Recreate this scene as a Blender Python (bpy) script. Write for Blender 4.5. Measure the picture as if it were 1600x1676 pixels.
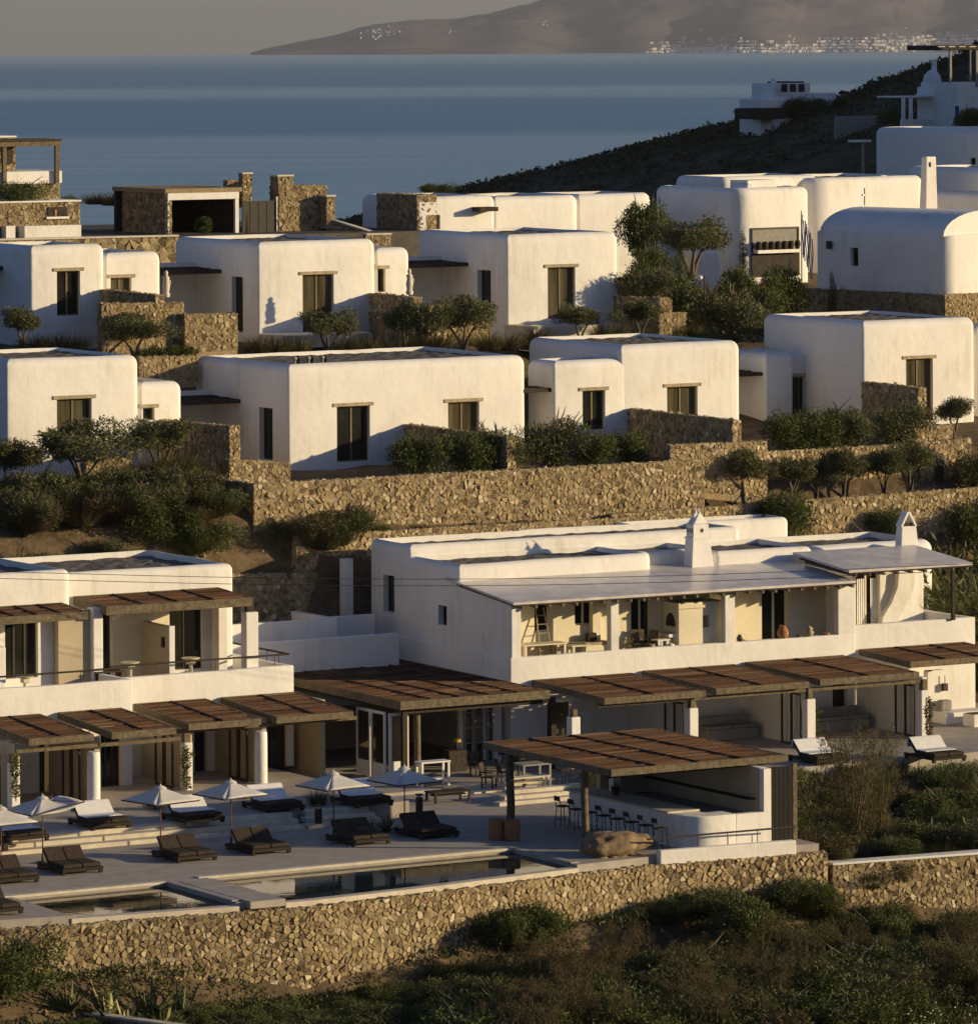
import bpy, bmesh, math, random
import numpy as np
from mathutils import noise, Vector
R = math.radians
sc = bpy.context.scene
for o in list(bpy.data.objects): bpy.data.objects.remove(o)
# ---------------------------------------------------------------- camera, sky, sun, exposure
FP, LV, RHO, CH = 9000.0, 48.0, R(.3), 29.0        # focal length in photo pixels, level line, roll, camera height over the pool deck
cam = bpy.data.cameras.new('camera'); co = bpy.data.objects.new('camera', cam); sc.collection.objects.link(co); sc.camera = co
cam.sensor_fit = 'HORIZONTAL'; cam.sensor_width = 36; cam.lens = 36*FP/1600
cam.shift_y = -(838-LV)/1600; cam.clip_start = 1; cam.clip_end = 120000
from mathutils import Matrix
co.matrix_world = Matrix(((math.cos(RHO), math.sin(RHO), 0, 0), (0, 0, -1, 0), (-math.sin(RHO), math.cos(RHO), 0, CH), (0, 0, 0, 1)))
SUN_EL, SUN_AZ = R(11.5), R(-5)                    # azimuth from +X, negative towards the camera
w = bpy.data.worlds.new('World'); sc.world = w; w.use_nodes = True
nt = w.node_tree; bg = nt.nodes['Background']
sky = nt.nodes.new('ShaderNodeTexSky'); sky.sky_type = 'NISHITA'; sky.sun_disc = False
sky.sun_elevation = SUN_EL; sky.sun_rotation = R(90)-SUN_AZ; sky.air_density = 1.0; sky.dust_density = 1.0; sky.ozone_density = 3.0
tn = nt.nodes.new('ShaderNodeMix'); tn.data_type = 'RGBA'; tn.blend_type = 'MULTIPLY'; tn.inputs[0].default_value = 1; tn.inputs[7].default_value = (.90, .92, 1.14, 1)
nt.links.new(sky.outputs[0], tn.inputs[6]); nt.links.new(tn.outputs[2], bg.inputs[0]); bg.inputs[1].default_value = .078
sl = bpy.data.lights.new('sun', 'SUN'); sl.energy = 4.9; sl.angle = R(.53); sl.color = (1, .785, .45)
so = bpy.data.objects.new('sun', sl); sc.collection.objects.link(so)
sd = Vector((math.cos(SUN_EL)*math.cos(SUN_AZ), math.cos(SUN_EL)*math.sin(SUN_AZ), math.sin(SUN_EL)))
so.rotation_euler = sd.to_track_quat('Z', 'Y').to_euler()
sc.view_settings.view_transform = 'Standard'; sc.view_settings.look = 'None'; sc.view_settings.exposure = .1; sc.view_settings.gamma = 1
# ---------------------------------------------------------------- frames: pixel rays met with real planes
CR = np.array([math.cos(RHO), 0, -math.sin(RHO)]); CU = np.array([math.sin(RHO), 0, math.cos(RHO)]); CP = np.array([0, 0, CH])
def ray(px, py): return np.array([0, 1., 0])+CR*(px-800)/FP+CU*(LV-py)/FP
class Fr:
    def __init__(s, deg): s.a = R(deg); s.c = math.cos(s.a); s.s = math.sin(s.a)
    def uv(s, p): return (p[0]*s.c+p[1]*s.s, -p[0]*s.s+p[1]*s.c, p[2])
    def xyz(s, u, v, z): return (u*s.c-v*s.s, u*s.s+v*s.c, z)
    def V(s, px, py, v): d = ray(px, py); t = v/(-d[0]*s.s+d[1]*s.c); p = s.uv(CP+d*t); return p[0], p[2]
    def S(s, px, py, u): d = ray(px, py); t = u/(d[0]*s.c+d[1]*s.s); p = s.uv(CP+d*t); return p[1], p[2]
    def G(s, px, py, z): d = ray(px, py); t = (z-CH)/d[2]; p = s.uv(CP+d*t); return p[0], p[1]
    def Y(s, px, py, Y): return s.uv(CP+ray(px, py)*Y)
M = Fr(30.5); W0 = Fr(0)
# ---------------------------------------------------------------- materials
MT = {}
def mat(name, col, rough=.8, var=.12, scale=3., bump=.0, bscale=40., spec=.3, tint=None, metal=0., col2=None, stretch=None, tr=0):
    m = bpy.data.materials.new(name); m.use_nodes = True; n = m.node_tree.nodes; l = m.node_tree.links
    b = n['Principled BSDF']; b.inputs['Roughness'].default_value = rough; b.inputs['Specular IOR Level'].default_value = spec; b.inputs['Metallic'].default_value = metal
    tc = n.new('ShaderNodeTexCoord'); vec = tc.outputs['Object']
    geo = n.new('ShaderNodeNewGeometry')
    mp = n.new('ShaderNodeMapping'); l.new(geo.outputs['Position'], mp.inputs[0]); vec = mp.outputs[0]
    if stretch: mp.inputs['Scale'].default_value = stretch
    nz = n.new('ShaderNodeTexNoise'); nz.inputs['Scale'].default_value = scale; nz.inputs['Detail'].default_value = 6; nz.inputs['Roughness'].default_value = .65; l.new(vec, nz.inputs[0])
    rp = n.new('ShaderNodeValToRGB'); l.new(nz.outputs[0], rp.inputs[0])
    c2 = col2 or tuple(max(0, c*(1-2*var)) for c in col); c1 = tuple(min(1, c*(1+(0 if col2 else var))) for c in col)
    rp.color_ramp.elements[0].position = .32; rp.color_ramp.elements[1].position = .68
    rp.color_ramp.elements[0].color = (*c2, 1); rp.color_ramp.elements[1].color = (*c1, 1)
    out = rp.outputs[0]
    if tint:                                        # per-piece colour: list of stops over the 'tint' attribute
        at = n.new('ShaderNodeAttribute'); at.attribute_name = 'tint'
        tr_ = n.new('ShaderNodeValToRGB'); l.new(at.outputs['Fac'], tr_.inputs[0]); cr = tr_.color_ramp
        for i, c in enumerate(tint):
            e = cr.elements[i] if i < 2 else cr.elements.new(1)
            e.position = i/(len(tint)-1); e.color = (*c, 1)
        for i, c in enumerate(tint): cr.elements[i].position = i/(len(tint)-1); cr.elements[i].color = (*c, 1)
        mx = n.new('ShaderNodeMix'); mx.data_type = 'RGBA'; mx.blend_type = 'MULTIPLY'; mx.inputs[0].default_value = 1
        l.new(tr_.outputs[0], mx.inputs[6]); l.new(out, mx.inputs[7]); out = mx.outputs[2]
    l.new(out, b.inputs['Base Color'])
    if bump:
        bn = n.new('ShaderNodeTexNoise'); bn.inputs['Scale'].default_value = bscale; bn.inputs['Detail'].default_value = 4; l.new(vec, bn.inputs[0])
        bp = n.new('ShaderNodeBump'); bp.inputs['Strength'].default_value = bump; bp.inputs['Distance'].default_value = .03
        l.new(bn.outputs[0], bp.inputs['Height']); l.new(bp.outputs[0], b.inputs['Normal'])
    if tr:
        t = n.new('ShaderNodeBsdfTranslucent'); l.new(out, t.inputs[0]); ms = n.new('ShaderNodeMixShader'); ms.inputs[0].default_value = tr
        l.new(b.outputs[0], ms.inputs[1]); l.new(t.outputs[0], ms.inputs[2]); l.new(ms.outputs[0], n['Material Output'].inputs[0])
    MT[name] = m; return m
WH = (1, 1, 1)
mat('plaster', (.82, .79, .745), .85, .035, .55, .7, 2.6, .2)
def weather(m, amt):
    n = m.node_tree.nodes; l = m.node_tree.links; b = n['Principled BSDF']; src = b.inputs['Base Color'].links[0].from_socket
    g = n.new('ShaderNodeNewGeometry'); mp = n.new('ShaderNodeMapping'); mp.inputs['Scale'].default_value = (2.6, 2.6, .22); l.new(g.outputs['Position'], mp.inputs[0])
    nz = n.new('ShaderNodeTexNoise'); nz.inputs['Scale'].default_value = 1.4; nz.inputs['Detail'].default_value = 7; nz.inputs['Roughness'].default_value = .7; l.new(mp.outputs[0], nz.inputs[0])
    n2 = n.new('ShaderNodeTexNoise'); n2.inputs['Scale'].default_value = .5; n2.inputs['Detail'].default_value = 3; l.new(g.outputs['Position'], n2.inputs[0])
    mu = n.new('ShaderNodeMath'); mu.operation = 'MULTIPLY'; l.new(nz.outputs[0], mu.inputs[0]); l.new(n2.outputs[0], mu.inputs[1])
    rp = n.new('ShaderNodeValToRGB'); l.new(mu.outputs[0], rp.inputs[0]); rp.color_ramp.elements[0].position = .26; rp.color_ramp.elements[1].position = .44
    rp.color_ramp.elements[0].color = (1, 1, 1, 1); rp.color_ramp.elements[1].color = (1-amt, 1-amt*1.15, 1-amt*1.5, 1)
    mx = n.new('ShaderNodeMix'); mx.data_type = 'RGBA'; mx.blend_type = 'MULTIPLY'; mx.inputs[0].default_value = 1; l.new(src, mx.inputs[6]); l.new(rp.outputs[0], mx.inputs[7]); l.new(mx.outputs[2], b.inputs['Base Color'])
weather(MT['plaster'], .15)
mat('cream', (.78, .70, .52), .85, .04, .8, .3, 5., .2)  # on porch walls: warm sunlight on white plaster put into the colour
mat('shade_tan_wall', (.50, .42, .30), .85, .08, .8, .2, 6., .2)  # white terrace walls: shade and warm bounce put into the colour
mat('stone', WH, .9, .2, 7., .9, 14., .15, tint=[(.22, .165, .10), (.36, .27, .15), (.45, .345, .195), (.53, .41, .235), (.72, .61, .42)])
mat('stone_far', WH, .9, .2, 7., .9, 14., .15, tint=[(.22, .165, .09), (.31, .235, .13), (.38, .29, .165), (.45, .35, .20), (.54, .44, .28)])
mat('mortar', (.40, .30, .175), .95, .3, 12., .4, 30., .1)
mat('earth', (.19, .135, .08), .95, .4, 1.6, 1., 5., .1, col2=(.075, .058, .034))
mat('deck', (.41, .365, .315), .75, .10, 1.3, .15, 30., .25)
mat('coping', (.62, .55, .44), .7, .10, 2., .1, 30., .25)
mat('timber', (.17, .135, .085), .8, .25, 6., .3, 30., .2)
mat('timber_dark', (.055, .042, .03), .8, .25, 6., .3, 30., .2)
mat('black_timber', (.014, .011, .009), .8, .2, 6.)
mat('pole_wood', (.16, .07, .045), .6, .2, 6., .1, 30., .3)
mat('lintel', (.42, .34, .22), .8, .2, 5., .3, 30., .2)
mat('reed', WH, .85, .30, 14., .4, 40., .15, tint=[(.050, .029, .019), (.108, .057, .034), (.160, .084, .048), (.27, .165, .098)])
mat('reed_dark', WH, .85, .25, 14., .4, 40., .15, tint=[(.05, .035, .025), (.10, .07, .045), (.15, .10, .06)])
mat('screed', (.76, .70, .66), .28, .18, 2.2, .05, 8., .5, col2=(.46, .42, .41), stretch=(.6, .6, 1))
mat('gravel', (.22, .20, .175), .95, .5, 16., 1., 22., .1)
mat('dark_glass', (.022, .022, .018), .06, .2, 1., 0, 1, .5)
mat('curtain_glass', (.10, .085, .05), .12, .35, .9, 0, 1, .5, stretch=(4, 4, .2))
mat('frame_dark', (.045, .038, .03), .6, .1)
mat('frame_bronze', (.16, .125, .07), .5, .1)
mat('frame_white', (.75, .73, .70), .6, .04)
mat('metal_dark', (.035, .028, .022), .5, .1, spec=.4)
mat('cushion', (.060, .047, .036), .9, .2, 8., .2, 60., .1)
mat('wicker', (.040, .031, .022), .8, .3, 30., .5, 60., .2)
mat('towel', (.78, .76, .74), .95, .05, 5., .3, 40., .05)
mat('canvas', (.80, .77, .73), .9, .05, 3., .1, 20., .05, tr=.25)
mat('canvas_edge', (.05, .04, .035), .9, .1)
mat('water', (.006, .020, .022), .015, .1, 1., .04, 3., .5)
mat('terracotta', (.42, .20, .09), .8, .2, 5., .2, 20., .2)
mat('basket', (.40, .20, .085), .8, .3, 25., .6, 40., .2)
mat('rock', (.34, .25, .15), .95, .35, 1.8, .9, 6., .1, col2=(.13, .09, .055))
mat('bark', (.16, .125, .09), .9, .3, 12., .6, 20., .1)
mat('olive_leaf', WH, .6, .15, 3., spec=.25, tint=[(0.052, 0.063, 0.023), (0.102, 0.108, 0.038), (0.149, 0.154, 0.060), (0.201, 0.198, 0.088)], tr=.2)
mat('bush_leaf', WH, .6, .15, 3., spec=.25, tint=[(0.032, 0.045, 0.013), (0.067, 0.086, 0.021), (0.104, 0.128, 0.032), (0.144, 0.160, 0.045)], tr=.2)
mat('scrub_leaf', WH, .7, .2, 3., spec=.15, tint=[(0.058, 0.049, 0.022), (0.102, 0.081, 0.038), (0.145, 0.116, 0.052), (0.189, 0.145, 0.072)], tr=.15)
mat('grass_leaf', WH, .7, .15, 3., spec=.2, tint=[(0.066, 0.070, 0.022), (0.114, 0.108, 0.036), (0.180, 0.156, 0.060), (0.240, 0.198, 0.090)], tr=.2)
mat('agave_leaf', (.13, .16, .075), .55, .2, 2., spec=.3)
mat('agave_pale', (.34, .33, .14), .55, .2, 2., spec=.3)
mat('flower', (.75, .74, .62), .8, .05)
mat('pink_flower', (.40, .16, .08), .8, .2)
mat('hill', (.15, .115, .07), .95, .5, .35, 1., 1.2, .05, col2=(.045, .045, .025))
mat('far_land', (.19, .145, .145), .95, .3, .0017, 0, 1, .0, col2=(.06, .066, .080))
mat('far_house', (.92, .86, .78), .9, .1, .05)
mat('flag_blue', (.02, .07, .26), .9, .05); mat('flag_white', (.75, .75, .75), .9, .05)
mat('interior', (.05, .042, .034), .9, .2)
mat('lamp_shade', (.55, .33, .06), .8, .1)
mat('soft_grey', (.30, .28, .25), .9, .1, 4., .1, 30., .1)
mat('table_cream', (.70, .62, .45), .7, .08)
mat('asphalt', (.12, .105, .09), .9, .15, 2., .3, 30., .1)
# ---------------------------------------------------------------- building blocks
LK = sc.collection.objects.link
ORG = {}
def tag(o, label=None, cat=None, group=None, kind=None):
    if label: o['label'] = label
    if cat: o['category'] = cat
    if group: o['group'] = group
    if kind: o['kind'] = kind
    return o
def thing(name, label, cat, u, v, z, fr=M, group=None):
    o = bpy.data.objects.new(name, None); LK(o); o.empty_display_size = .3
    o.location = fr.xyz(u, v, z); o.rotation_euler = (0, 0, fr.a); ORG[o.name] = (fr, (u, v, z))
    return tag(o, label, cat, group)
class MB:
    def __init__(s): s.v = []; s.f = []; s.t = []; s.sm = []
    def add(s, vs, fs, t=.5, sm=False):
        k = len(s.v); s.v += [tuple(p) for p in vs]; s.f += [tuple(i+k for i in f) for f in fs]; s.t += [t]*len(fs); s.sm += [sm]*len(fs); return s
    def box(s, u0, u1, v0, v1, z0, z1, t=.5):
        return s.add([(u0, v0, z0), (u1, v0, z0), (u1, v1, z0), (u0, v1, z0), (u0, v0, z1), (u1, v0, z1), (u1, v1, z1), (u0, v1, z1)],
                     [(3, 2, 1, 0), (4, 5, 6, 7), (0, 1, 5, 4), (1, 2, 6, 5), (2, 3, 7, 6), (3, 0, 4, 7)], t)
    def hexa(s, bot, top, t=.5): # two quads of 4 points, counter-clockwise seen from above
        return s.add(list(bot)+list(top), [(3, 2, 1, 0), (4, 5, 6, 7), (0, 1, 5, 4), (1, 2, 6, 5), (2, 3, 7, 6), (3, 0, 4, 7)], t)
    def tube(s, pts, rads, n=8, t=.5, cap=True):
        rings = []; k0 = len(s.v)
        for i, p in enumerate(pts):
            p = Vector(p); a = Vector(pts[max(0, i-1)]); b = Vector(pts[min(len(pts)-1, i+1)]); d = (b-a).normalized()
            x = d.cross(Vector((0, 0, 1)) if abs(d.z) < .9 else Vector((1, 0, 0))).normalized(); y = d.cross(x)
            r = rads[i] if hasattr(rads, '__len__') else rads
            rings.append([p+(x*math.cos(q)+y*math.sin(q))*r for q in [2*math.pi*j/n for j in range(n)]])
        vs = [p for rg in rings for p in rg]; fs = []
        for i in range(len(pts)-1):
            for j in range(n): fs.append((i*n+j, i*n+(j+1) % n, (i+1)*n+(j+1) % n, (i+1)*n+j))
        s.add(vs, [f[::-1] for f in fs], t, True)
        if cap: s.add(rings[0], [tuple(range(n))], t); s.add(rings[-1], [tuple(range(n))[::-1]], t)
        return s
    def lathe(s, c, prof, n=16, t=.5):
        vs = [(c[0]+r*math.cos(2*math.pi*j/n), c[1]+r*math.sin(2*math.pi*j/n), c[2]+z) for r, z in prof for j in range(n)]
        fs = [(i*n+j, i*n+(j+1) % n, (i+1)*n+(j+1) % n, (i+1)*n+j) for i in range(len(prof)-1) for j in range(n)]
        s.add(vs, fs, t, True); s.add(vs[:n], [tuple(range(n))[::-1]], t); s.add(vs[-n:], [tuple(range(n))], t); return s
    def build(s, name, m, parent=None, fr=None, org=None, bev=0, smooth=None):
        if parent is not None: fr, org = ORG[parent.name]
        me = bpy.data.meshes.new(name)
        me.from_pydata([(a-org[0], b-org[1], c-org[2]) for a, b, c in s.v], [], s.f)
        at = me.attributes.new('tint', 'FLOAT', 'FACE'); at.data.foreach_set('value', s.t)
        me.polygons.foreach_set('use_smooth', [True]*len(s.f) if smooth else s.sm)
        if smooth: me.set_sharp_from_angle(angle=R(smooth))
        me.materials.append(MT[m]); o = bpy.data.objects.new(name, me); LK(o)
        if parent is not None: o.parent = parent
        else: o.location = fr.xyz(*org); o.rotation_euler = (0, 0, fr.a)
        ORG[o.name] = (fr, org)
        if bev:
            b = o.modifiers.new('bevel', 'BEVEL'); b.width = bev; b.segments = 2; b.limit_method = 'ANGLE'
        return o
def part(name, m, T, *boxes, bev=0):
    mb = MB()
    for b in boxes: mb.box(*b)
    return mb.build(name, m, T, bev=bev)
def solo(name, m, label, cat, fr, org, mb, group=None, bev=0, smooth=None, kind=None):
    return tag(mb.build(name, m, None, fr, org, bev, smooth), label, cat, group, kind)
def np_mesh(name, V, Q, t, m, parent=None, smooth=False):
    me = bpy.data.meshes.new(name); V = np.asarray(V, dtype=np.float32); Q = np.asarray(Q, dtype=np.int32); k = Q.shape[1]
    me.vertices.add(len(V)); me.vertices.foreach_set('co', V.ravel()); me.loops.add(Q.size); me.loops.foreach_set('vertex_index', Q.ravel())
    me.polygons.add(len(Q)); me.polygons.foreach_set('loop_start', np.arange(0, Q.size, k, dtype=np.int32)); me.polygons.foreach_set('loop_total', np.full(len(Q), k, dtype=np.int32))
    me.update(calc_edges=True); me.polygons.foreach_set('use_smooth', [smooth]*len(Q))
    at = me.attributes.new('tint', 'FLOAT', 'FACE'); at.data.foreach_set('value', np.asarray(t, dtype=np.float32)); me.materials.append(MT[m])
    o = bpy.data.objects.new(name, me); LK(o)
    if parent is not None: o.parent = parent
    return o
def copy_tree(o, parent=None):
    c = o.copy(); LK(c); c.parent = parent
    for ch in o.children: copy_tree(ch, c)
    return c
# ---- soft-edged whitewashed volumes
def off_poly(P, o):
    n = len(P); res = []
    for i in range(n):
        p0, p1, p2 = Vector(P[i-1][:2]), Vector(P[i][:2]), Vector(P[(i+1) % n][:2])
        d1 = (p1-p0).normalized(); d2 = (p2-p1).normalized(); n1 = Vector((-d1.y, d1.x)); n2 = Vector((-d2.y, d2.x))
        k = 1+n1.dot(n2); res.append((p1+(n1+n2)*(o/k), d1, d2, n1))
    return res
def outline(P, o, seg=5, sub=1.3):
    pts = []; res = off_poly(P, o); cn = []
    for i, (p, d1, d2, n1) in enumerate(res):
        cr = d1.x*d2.y-d1.y*d2.x; th = math.acos(max(-1, min(1, d1.dot(d2)))); r0 = P[i][2] if len(P[i]) > 2 else .12
        r = max(.02, r0-o) if cr > 0 else r0+o
        tl = r*math.tan(th/2); st = p-d1*tl; sgn = 1 if cr > 0 else -1; c = st+n1*r*sgn; a0 = math.atan2(st.y-c.y, st.x-c.x); arc = []
        for k in range(seg+1):
            a = a0+sgn*th*k/seg; arc.append(c+Vector((math.cos(a), math.sin(a)))*r)
        cn.append(arc)
    base = off_poly(P, 0)
    for i in range(len(cn)):
        pts += cn[i]; nx = cn[(i+1) % len(cn)]
        L = (base[(i+1) % len(cn)][0]-base[i][0]).length; ns = max(1, int(L/sub))
        for k in range(1, ns): pts.append(cn[i][-1].lerp(nx[0], k/ns))
    return pts
def soft_block(P, z0, z1, rt=.3, th=.32, rd=.35, wob=.02, flat=False):
    """closed volume over plan polygon P=[(u,v,r)...] ccw: walls, rounded shoulder, parapet, sunk roof"""
    prof = [(0, z0)]+[(0, z0+(z1-rt-z0)*k/3) for k in (1, 2)]
    for k in range(6): a = k/5*math.pi/2; prof.append((rt*(1-math.cos(a)), z1-rt+rt*math.sin(a)))
    if not flat: prof += [(max(rt, th-.04), z1), (max(rt, th-.04)+.04, z1-.04), (max(rt, th-.04)+.05, z1-rd)]
    mb = MB(); rings = []
    for o, z in prof:
        pts = outline(P, o); zz = []
        for p in pts:
            q = noise.noise(Vector((p.x*.5, p.y*.5, z*.3))) * wob * (1 if z > z0+.5 else 0)
            zz.append((p.x+q*.6, p.y+q*.6, z+(q*1.6 if z > z1-rt-.01 else 0)))
        rings.append(zz)
    n = len(rings[0]); vs = [p for r in rings for p in r]
    fs = [(i*n+j, i*n+(j+1) % n, (i+1)*n+(j+1) % n, (i+1)*n+j) for i in range(len(rings)-1) for j in range(n)]
    mb.add(vs, fs+[tuple(range(n))[::-1], tuple(range((len(rings)-1)*n, len(rings)*n))], .5, True)
    return mb
def cut(o, boxes, org):
    mb = MB()
    for b in boxes: mb.box(*b)
    c = mb.build('cutter', 'plaster', None, Fr(0), org); c.location = (0, 0, 0); p = o.parent; o.parent = None
    lo, ro = o.location.copy(), o.rotation_euler.copy(); o.location = (0, 0, 0); o.rotation_euler = (0, 0, 0)
    md = o.modifiers.new('b', 'BOOLEAN'); md.operation = 'DIFFERENCE'; md.solver = 'EXACT'; md.object = c
    bpy.context.view_layer.update(); dg = bpy.context.evaluated_depsgraph_get()
    me = bpy.data.meshes.new_from_object(o.evaluated_get(dg)); o.modifiers.clear(); o.data = me; me.set_sharp_from_angle(angle=R(40))
    bpy.data.objects.remove(c); o.parent = p; o.location = lo; o.rotation_euler = ro
def rect(u0, u1, v0, v1, r=.12): 
    rr = r if hasattr(r, '__len__') else (r,)*4
    return [(u0, v0, rr[0]), (u1, v0, rr[1]), (u1, v1, rr[2]), (u0, v1, rr[3])]
def frame_bars(axis, a0, a1, z0, z1, d, nm=2, t=.06, dep=.07):
    """frame rectangle with nm leaves; axis 'F' lies in a v plane at v=d, 'S' in a u plane at u=d"""
    bs = [(a0, a0+t, z0, z1), (a1-t, a1, z0, z1), (a0+t, a1-t, z1-t, z1), (a0+t, a1-t, z0, z0+t)]
    for k in range(1, nm): c = a0+(a1-a0)*k/nm; bs.append((c-t*.7, c+t*.7, z0+t, z1-t))
    return [(x0, x1, d, d+dep, y0, y1) if axis == 'F' else (d, d+dep, x0, x1, y0, y1) for x0, x1, y0, y1 in bs]
def window(T, axis, a0, a1, z0, z1, d, nm=2, glass='dark_glass', fm='frame_bronze', lintel=True, rec=.26, name='window'):
    f = part(name, fm, T, *frame_bars(axis, a0, a1, z0, z1, d+rec-.06, nm))
    w_ = (a1-a0)/nm
    for k in range(nm):
        x0, x1 = a0+w_*k+.02, a0+w_*(k+1)-.02
        part('pane', glass, f, (x0, x1, d+rec-.02, d+rec-.005, z0+.02, z1-.02) if axis == 'F' else (d+rec-.02, d+rec-.005, x0, x1, z0+.02, z1-.02))
    if lintel:
        part('lintel', 'lintel', T, (a0-.2, a1+.2, d-.05, d+.2, z1+.003, z1+.16) if axis == 'F' else (d-.05, d+.2, a0-.2, a1+.2, z1+.003, z1+.16), bev=.015)
    return f
def house(T, fr, P, z0, z1, fw=(), sw=(), v=None, u=None, rt=.3, th=.32, rd=.35, gravel=True, m='plaster', name='wall', flat=False, wob=.02):
    """soft block with windows given as photo rectangles on its front (plane v) or left side (plane u)"""
    vv = v if v is not None else min(p[1] for p in P); uu = u if u is not None else min(p[0] for p in P)
    o = soft_block(P, z0, z1, rt, th, rd, wob, flat).build(name, m, T, smooth=40)
    cuts = []; todo = []
    for l, r, t, b, kw in fw:
        a0, zt = fr.V(l, t, vv); a1, _ = fr.V(r, t, vv); _, zb = fr.V(l, b, vv); rec = kw.get('rec', .26)
        cuts.append((a0, a1, vv-.5, vv+rec, zb, zt)); todo.append(('F', a0, a1, zb, zt, vv, kw))
    for l, r, t, b, kw in sw:
        a1, zt = fr.S(l, t, uu); a0, _ = fr.S(r, t, uu); _, zb = fr.S(l, b, uu); rec = kw.get('rec', .26)
        cuts.append((uu-.5, uu+rec, a0, a1, zb, zt)); todo.append(('S', a0, a1, zb, zt, uu, kw))
    if cuts: cut(o, cuts, ORG[T.name][1])
    for t in todo: window(T, *t[:6], **t[6])
    if gravel and not flat:
        q = [p for p, *_ in off_poly(P, max(rt, th)+.05)]
        us = [p.x for p in q]; vs = [p.y for p in q]; nu = max(3, int((max(us)-min(us))/.35)); nv = max(3, int((max(vs)-min(vs))/.35)); mb = MB(); pts = []
        for j in range(nv+1):
            for i in range(nu+1): pts.append((min(us)+(max(us)-min(us))*i/nu, min(vs)+(max(vs)-min(vs))*j/nv, z1-rd+.03+random.uniform(0, .07)))
        mb.add(pts, [(j*(nu+1)+i, j*(nu+1)+i+1, (j+1)*(nu+1)+i+1, (j+1)*(nu+1)+i) for j in range(nv) for i in range(nu)])
        if len(P) == 4: mb.build('roof_gravel', 'gravel', T)
    return o
# ---- rubble masonry: every stone is a chamfered cell of its own
def clip(poly, a, b, c):
    out = []; n = len(poly)
    for i in range(n):
        p, q = poly[i], poly[(i+1) % n]; dp = a*p[0]+b*p[1]-c; dq = a*q[0]+b*q[1]-c
        if dp <= 0: out.append(p)
        if dp*dq < 0: t = dp/(dp-dq); out.append((p[0]+(q[0]-p[0])*t, p[1]+(q[1]-p[1])*t))
    return out
def cells(quad, cw, ch, rng):
    xs = [p[0] for p in quad]; ys = [p[1] for p in quad]; x0, x1, y0, y1 = min(xs), max(xs), min(ys), max(ys)
    nx, ny = max(1, int(round((x1-x0)/cw))), max(1, int(round((y1-y0)/ch))); cw = (x1-x0)/nx; ch = (y1-y0)/ny; S = {}
    for j in range(-2, ny+2):
        for i in range(-2, nx+2):
            S[i, j] = (x0+(i+.5+(.5 if j % 2 else 0)*.6+rng.uniform(-.46, .46))*cw, y0+(j+.5+rng.uniform(-.44, .44))*ch)
    for k_ in list(S):
        if rng.random() < .3: del S[k_]
    res = []
    for j in range(-1, ny+1):
        for i in range(-1, nx+1):
            if (i, j) not in S: continue
            p = S[i, j]; poly = [(p[0]-2*cw, p[1]-2*ch), (p[0]+2*cw, p[1]-2*ch), (p[0]+2*cw, p[1]+2*ch), (p[0]-2*cw, p[1]+2*ch)]
            for dj in (-2, -1, 0, 1, 2):
                for di in (-2, -1, 0, 1, 2):
                    q = S.get((i+di, j+dj))
                    if q is None or (di == 0 and dj == 0): continue
                    a, b = q[0]-p[0], q[1]-p[1]; poly = clip(poly, a, b, a*(p[0]+q[0])/2+b*(p[1]+q[1])/2)
                    if len(poly) < 3: break
                if len(poly) < 3: break
            for k in range(len(quad)):
                if len(poly) < 3: break
                A, B = quad[k], quad[(k+1) % len(quad)]; nx_, ny_ = B[1]-A[1], -(B[0]-A[0]); poly = clip(poly, nx_, ny_, nx_*A[0]+ny_*A[1])
            if len(poly) >= 3:
                ar = abs(sum(poly[k][0]*poly[(k+1) % len(poly)][1]-poly[(k+1) % len(poly)][0]*poly[k][1] for k in range(len(poly))))/2
                if ar > cw*ch*.12: res.append((poly, ar))
    return res
def stones_on(patches, cw, ch, rng, proud=.026, joint=.003, warp=None):
    """patch = (origin, ex, ey, n, quad2d)"""
    out = []
    for O, ex, ey, nn, quad in patches:
        O, ex, ey, nn = map(Vector, (O, ex, ey, nn))
        for poly, ar in cells(quad, cw, ch, rng):
            q_ = []
            for k in range(len(poly)):
                A, B = poly[k], poly[(k+1) % len(poly)]; q_ += [(A[0]*.82+B[0]*.18, A[1]*.82+B[1]*.18), (A[0]*.18+B[0]*.82, A[1]*.18+B[1]*.82)]
            poly = q_
            n = len(poly); cx = sum(p[0] for p in poly)/n; cy = sum(p[1] for p in poly)/n; sz = math.sqrt(ar); d = proud*rng.uniform(.4, 1.5); gx, gy = rng.gauss(0, .17), rng.gauss(0, .17)
            vs = []
            for sc_, dd in ((1-joint/sz, -.015), (1-joint/sz-.16, d)):
                for p in poly:
                    k = sc_*(1 if dd < 0 else rng.uniform(.96, 1.03)); vs.append(O+ex*(cx+(p[0]-cx)*k)+ey*(cy+(p[1]-cy)*k)+nn*(dd+(max(-d*.8, gx*(p[0]-cx)+gy*(p[1]-cy)+rng.uniform(-.008, .008)) if dd > 0 else 0)))
            fs = [(r*n+k, r*n+(k+1) % n, (r+1)*n+(k+1) % n, (r+1)*n+k) for r in (0,) for k in range(n)]+[tuple(range(n, 2*n))]
            if ex.cross(ey).dot(nn) < 0: fs = [f[::-1] for f in fs]
            vs = [warp(*p) for p in vs] if warp else vs; t = min(1, max(0, rng.gauss(.45, .27))); out.append((vs, fs, t, ar))
    return out
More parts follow.
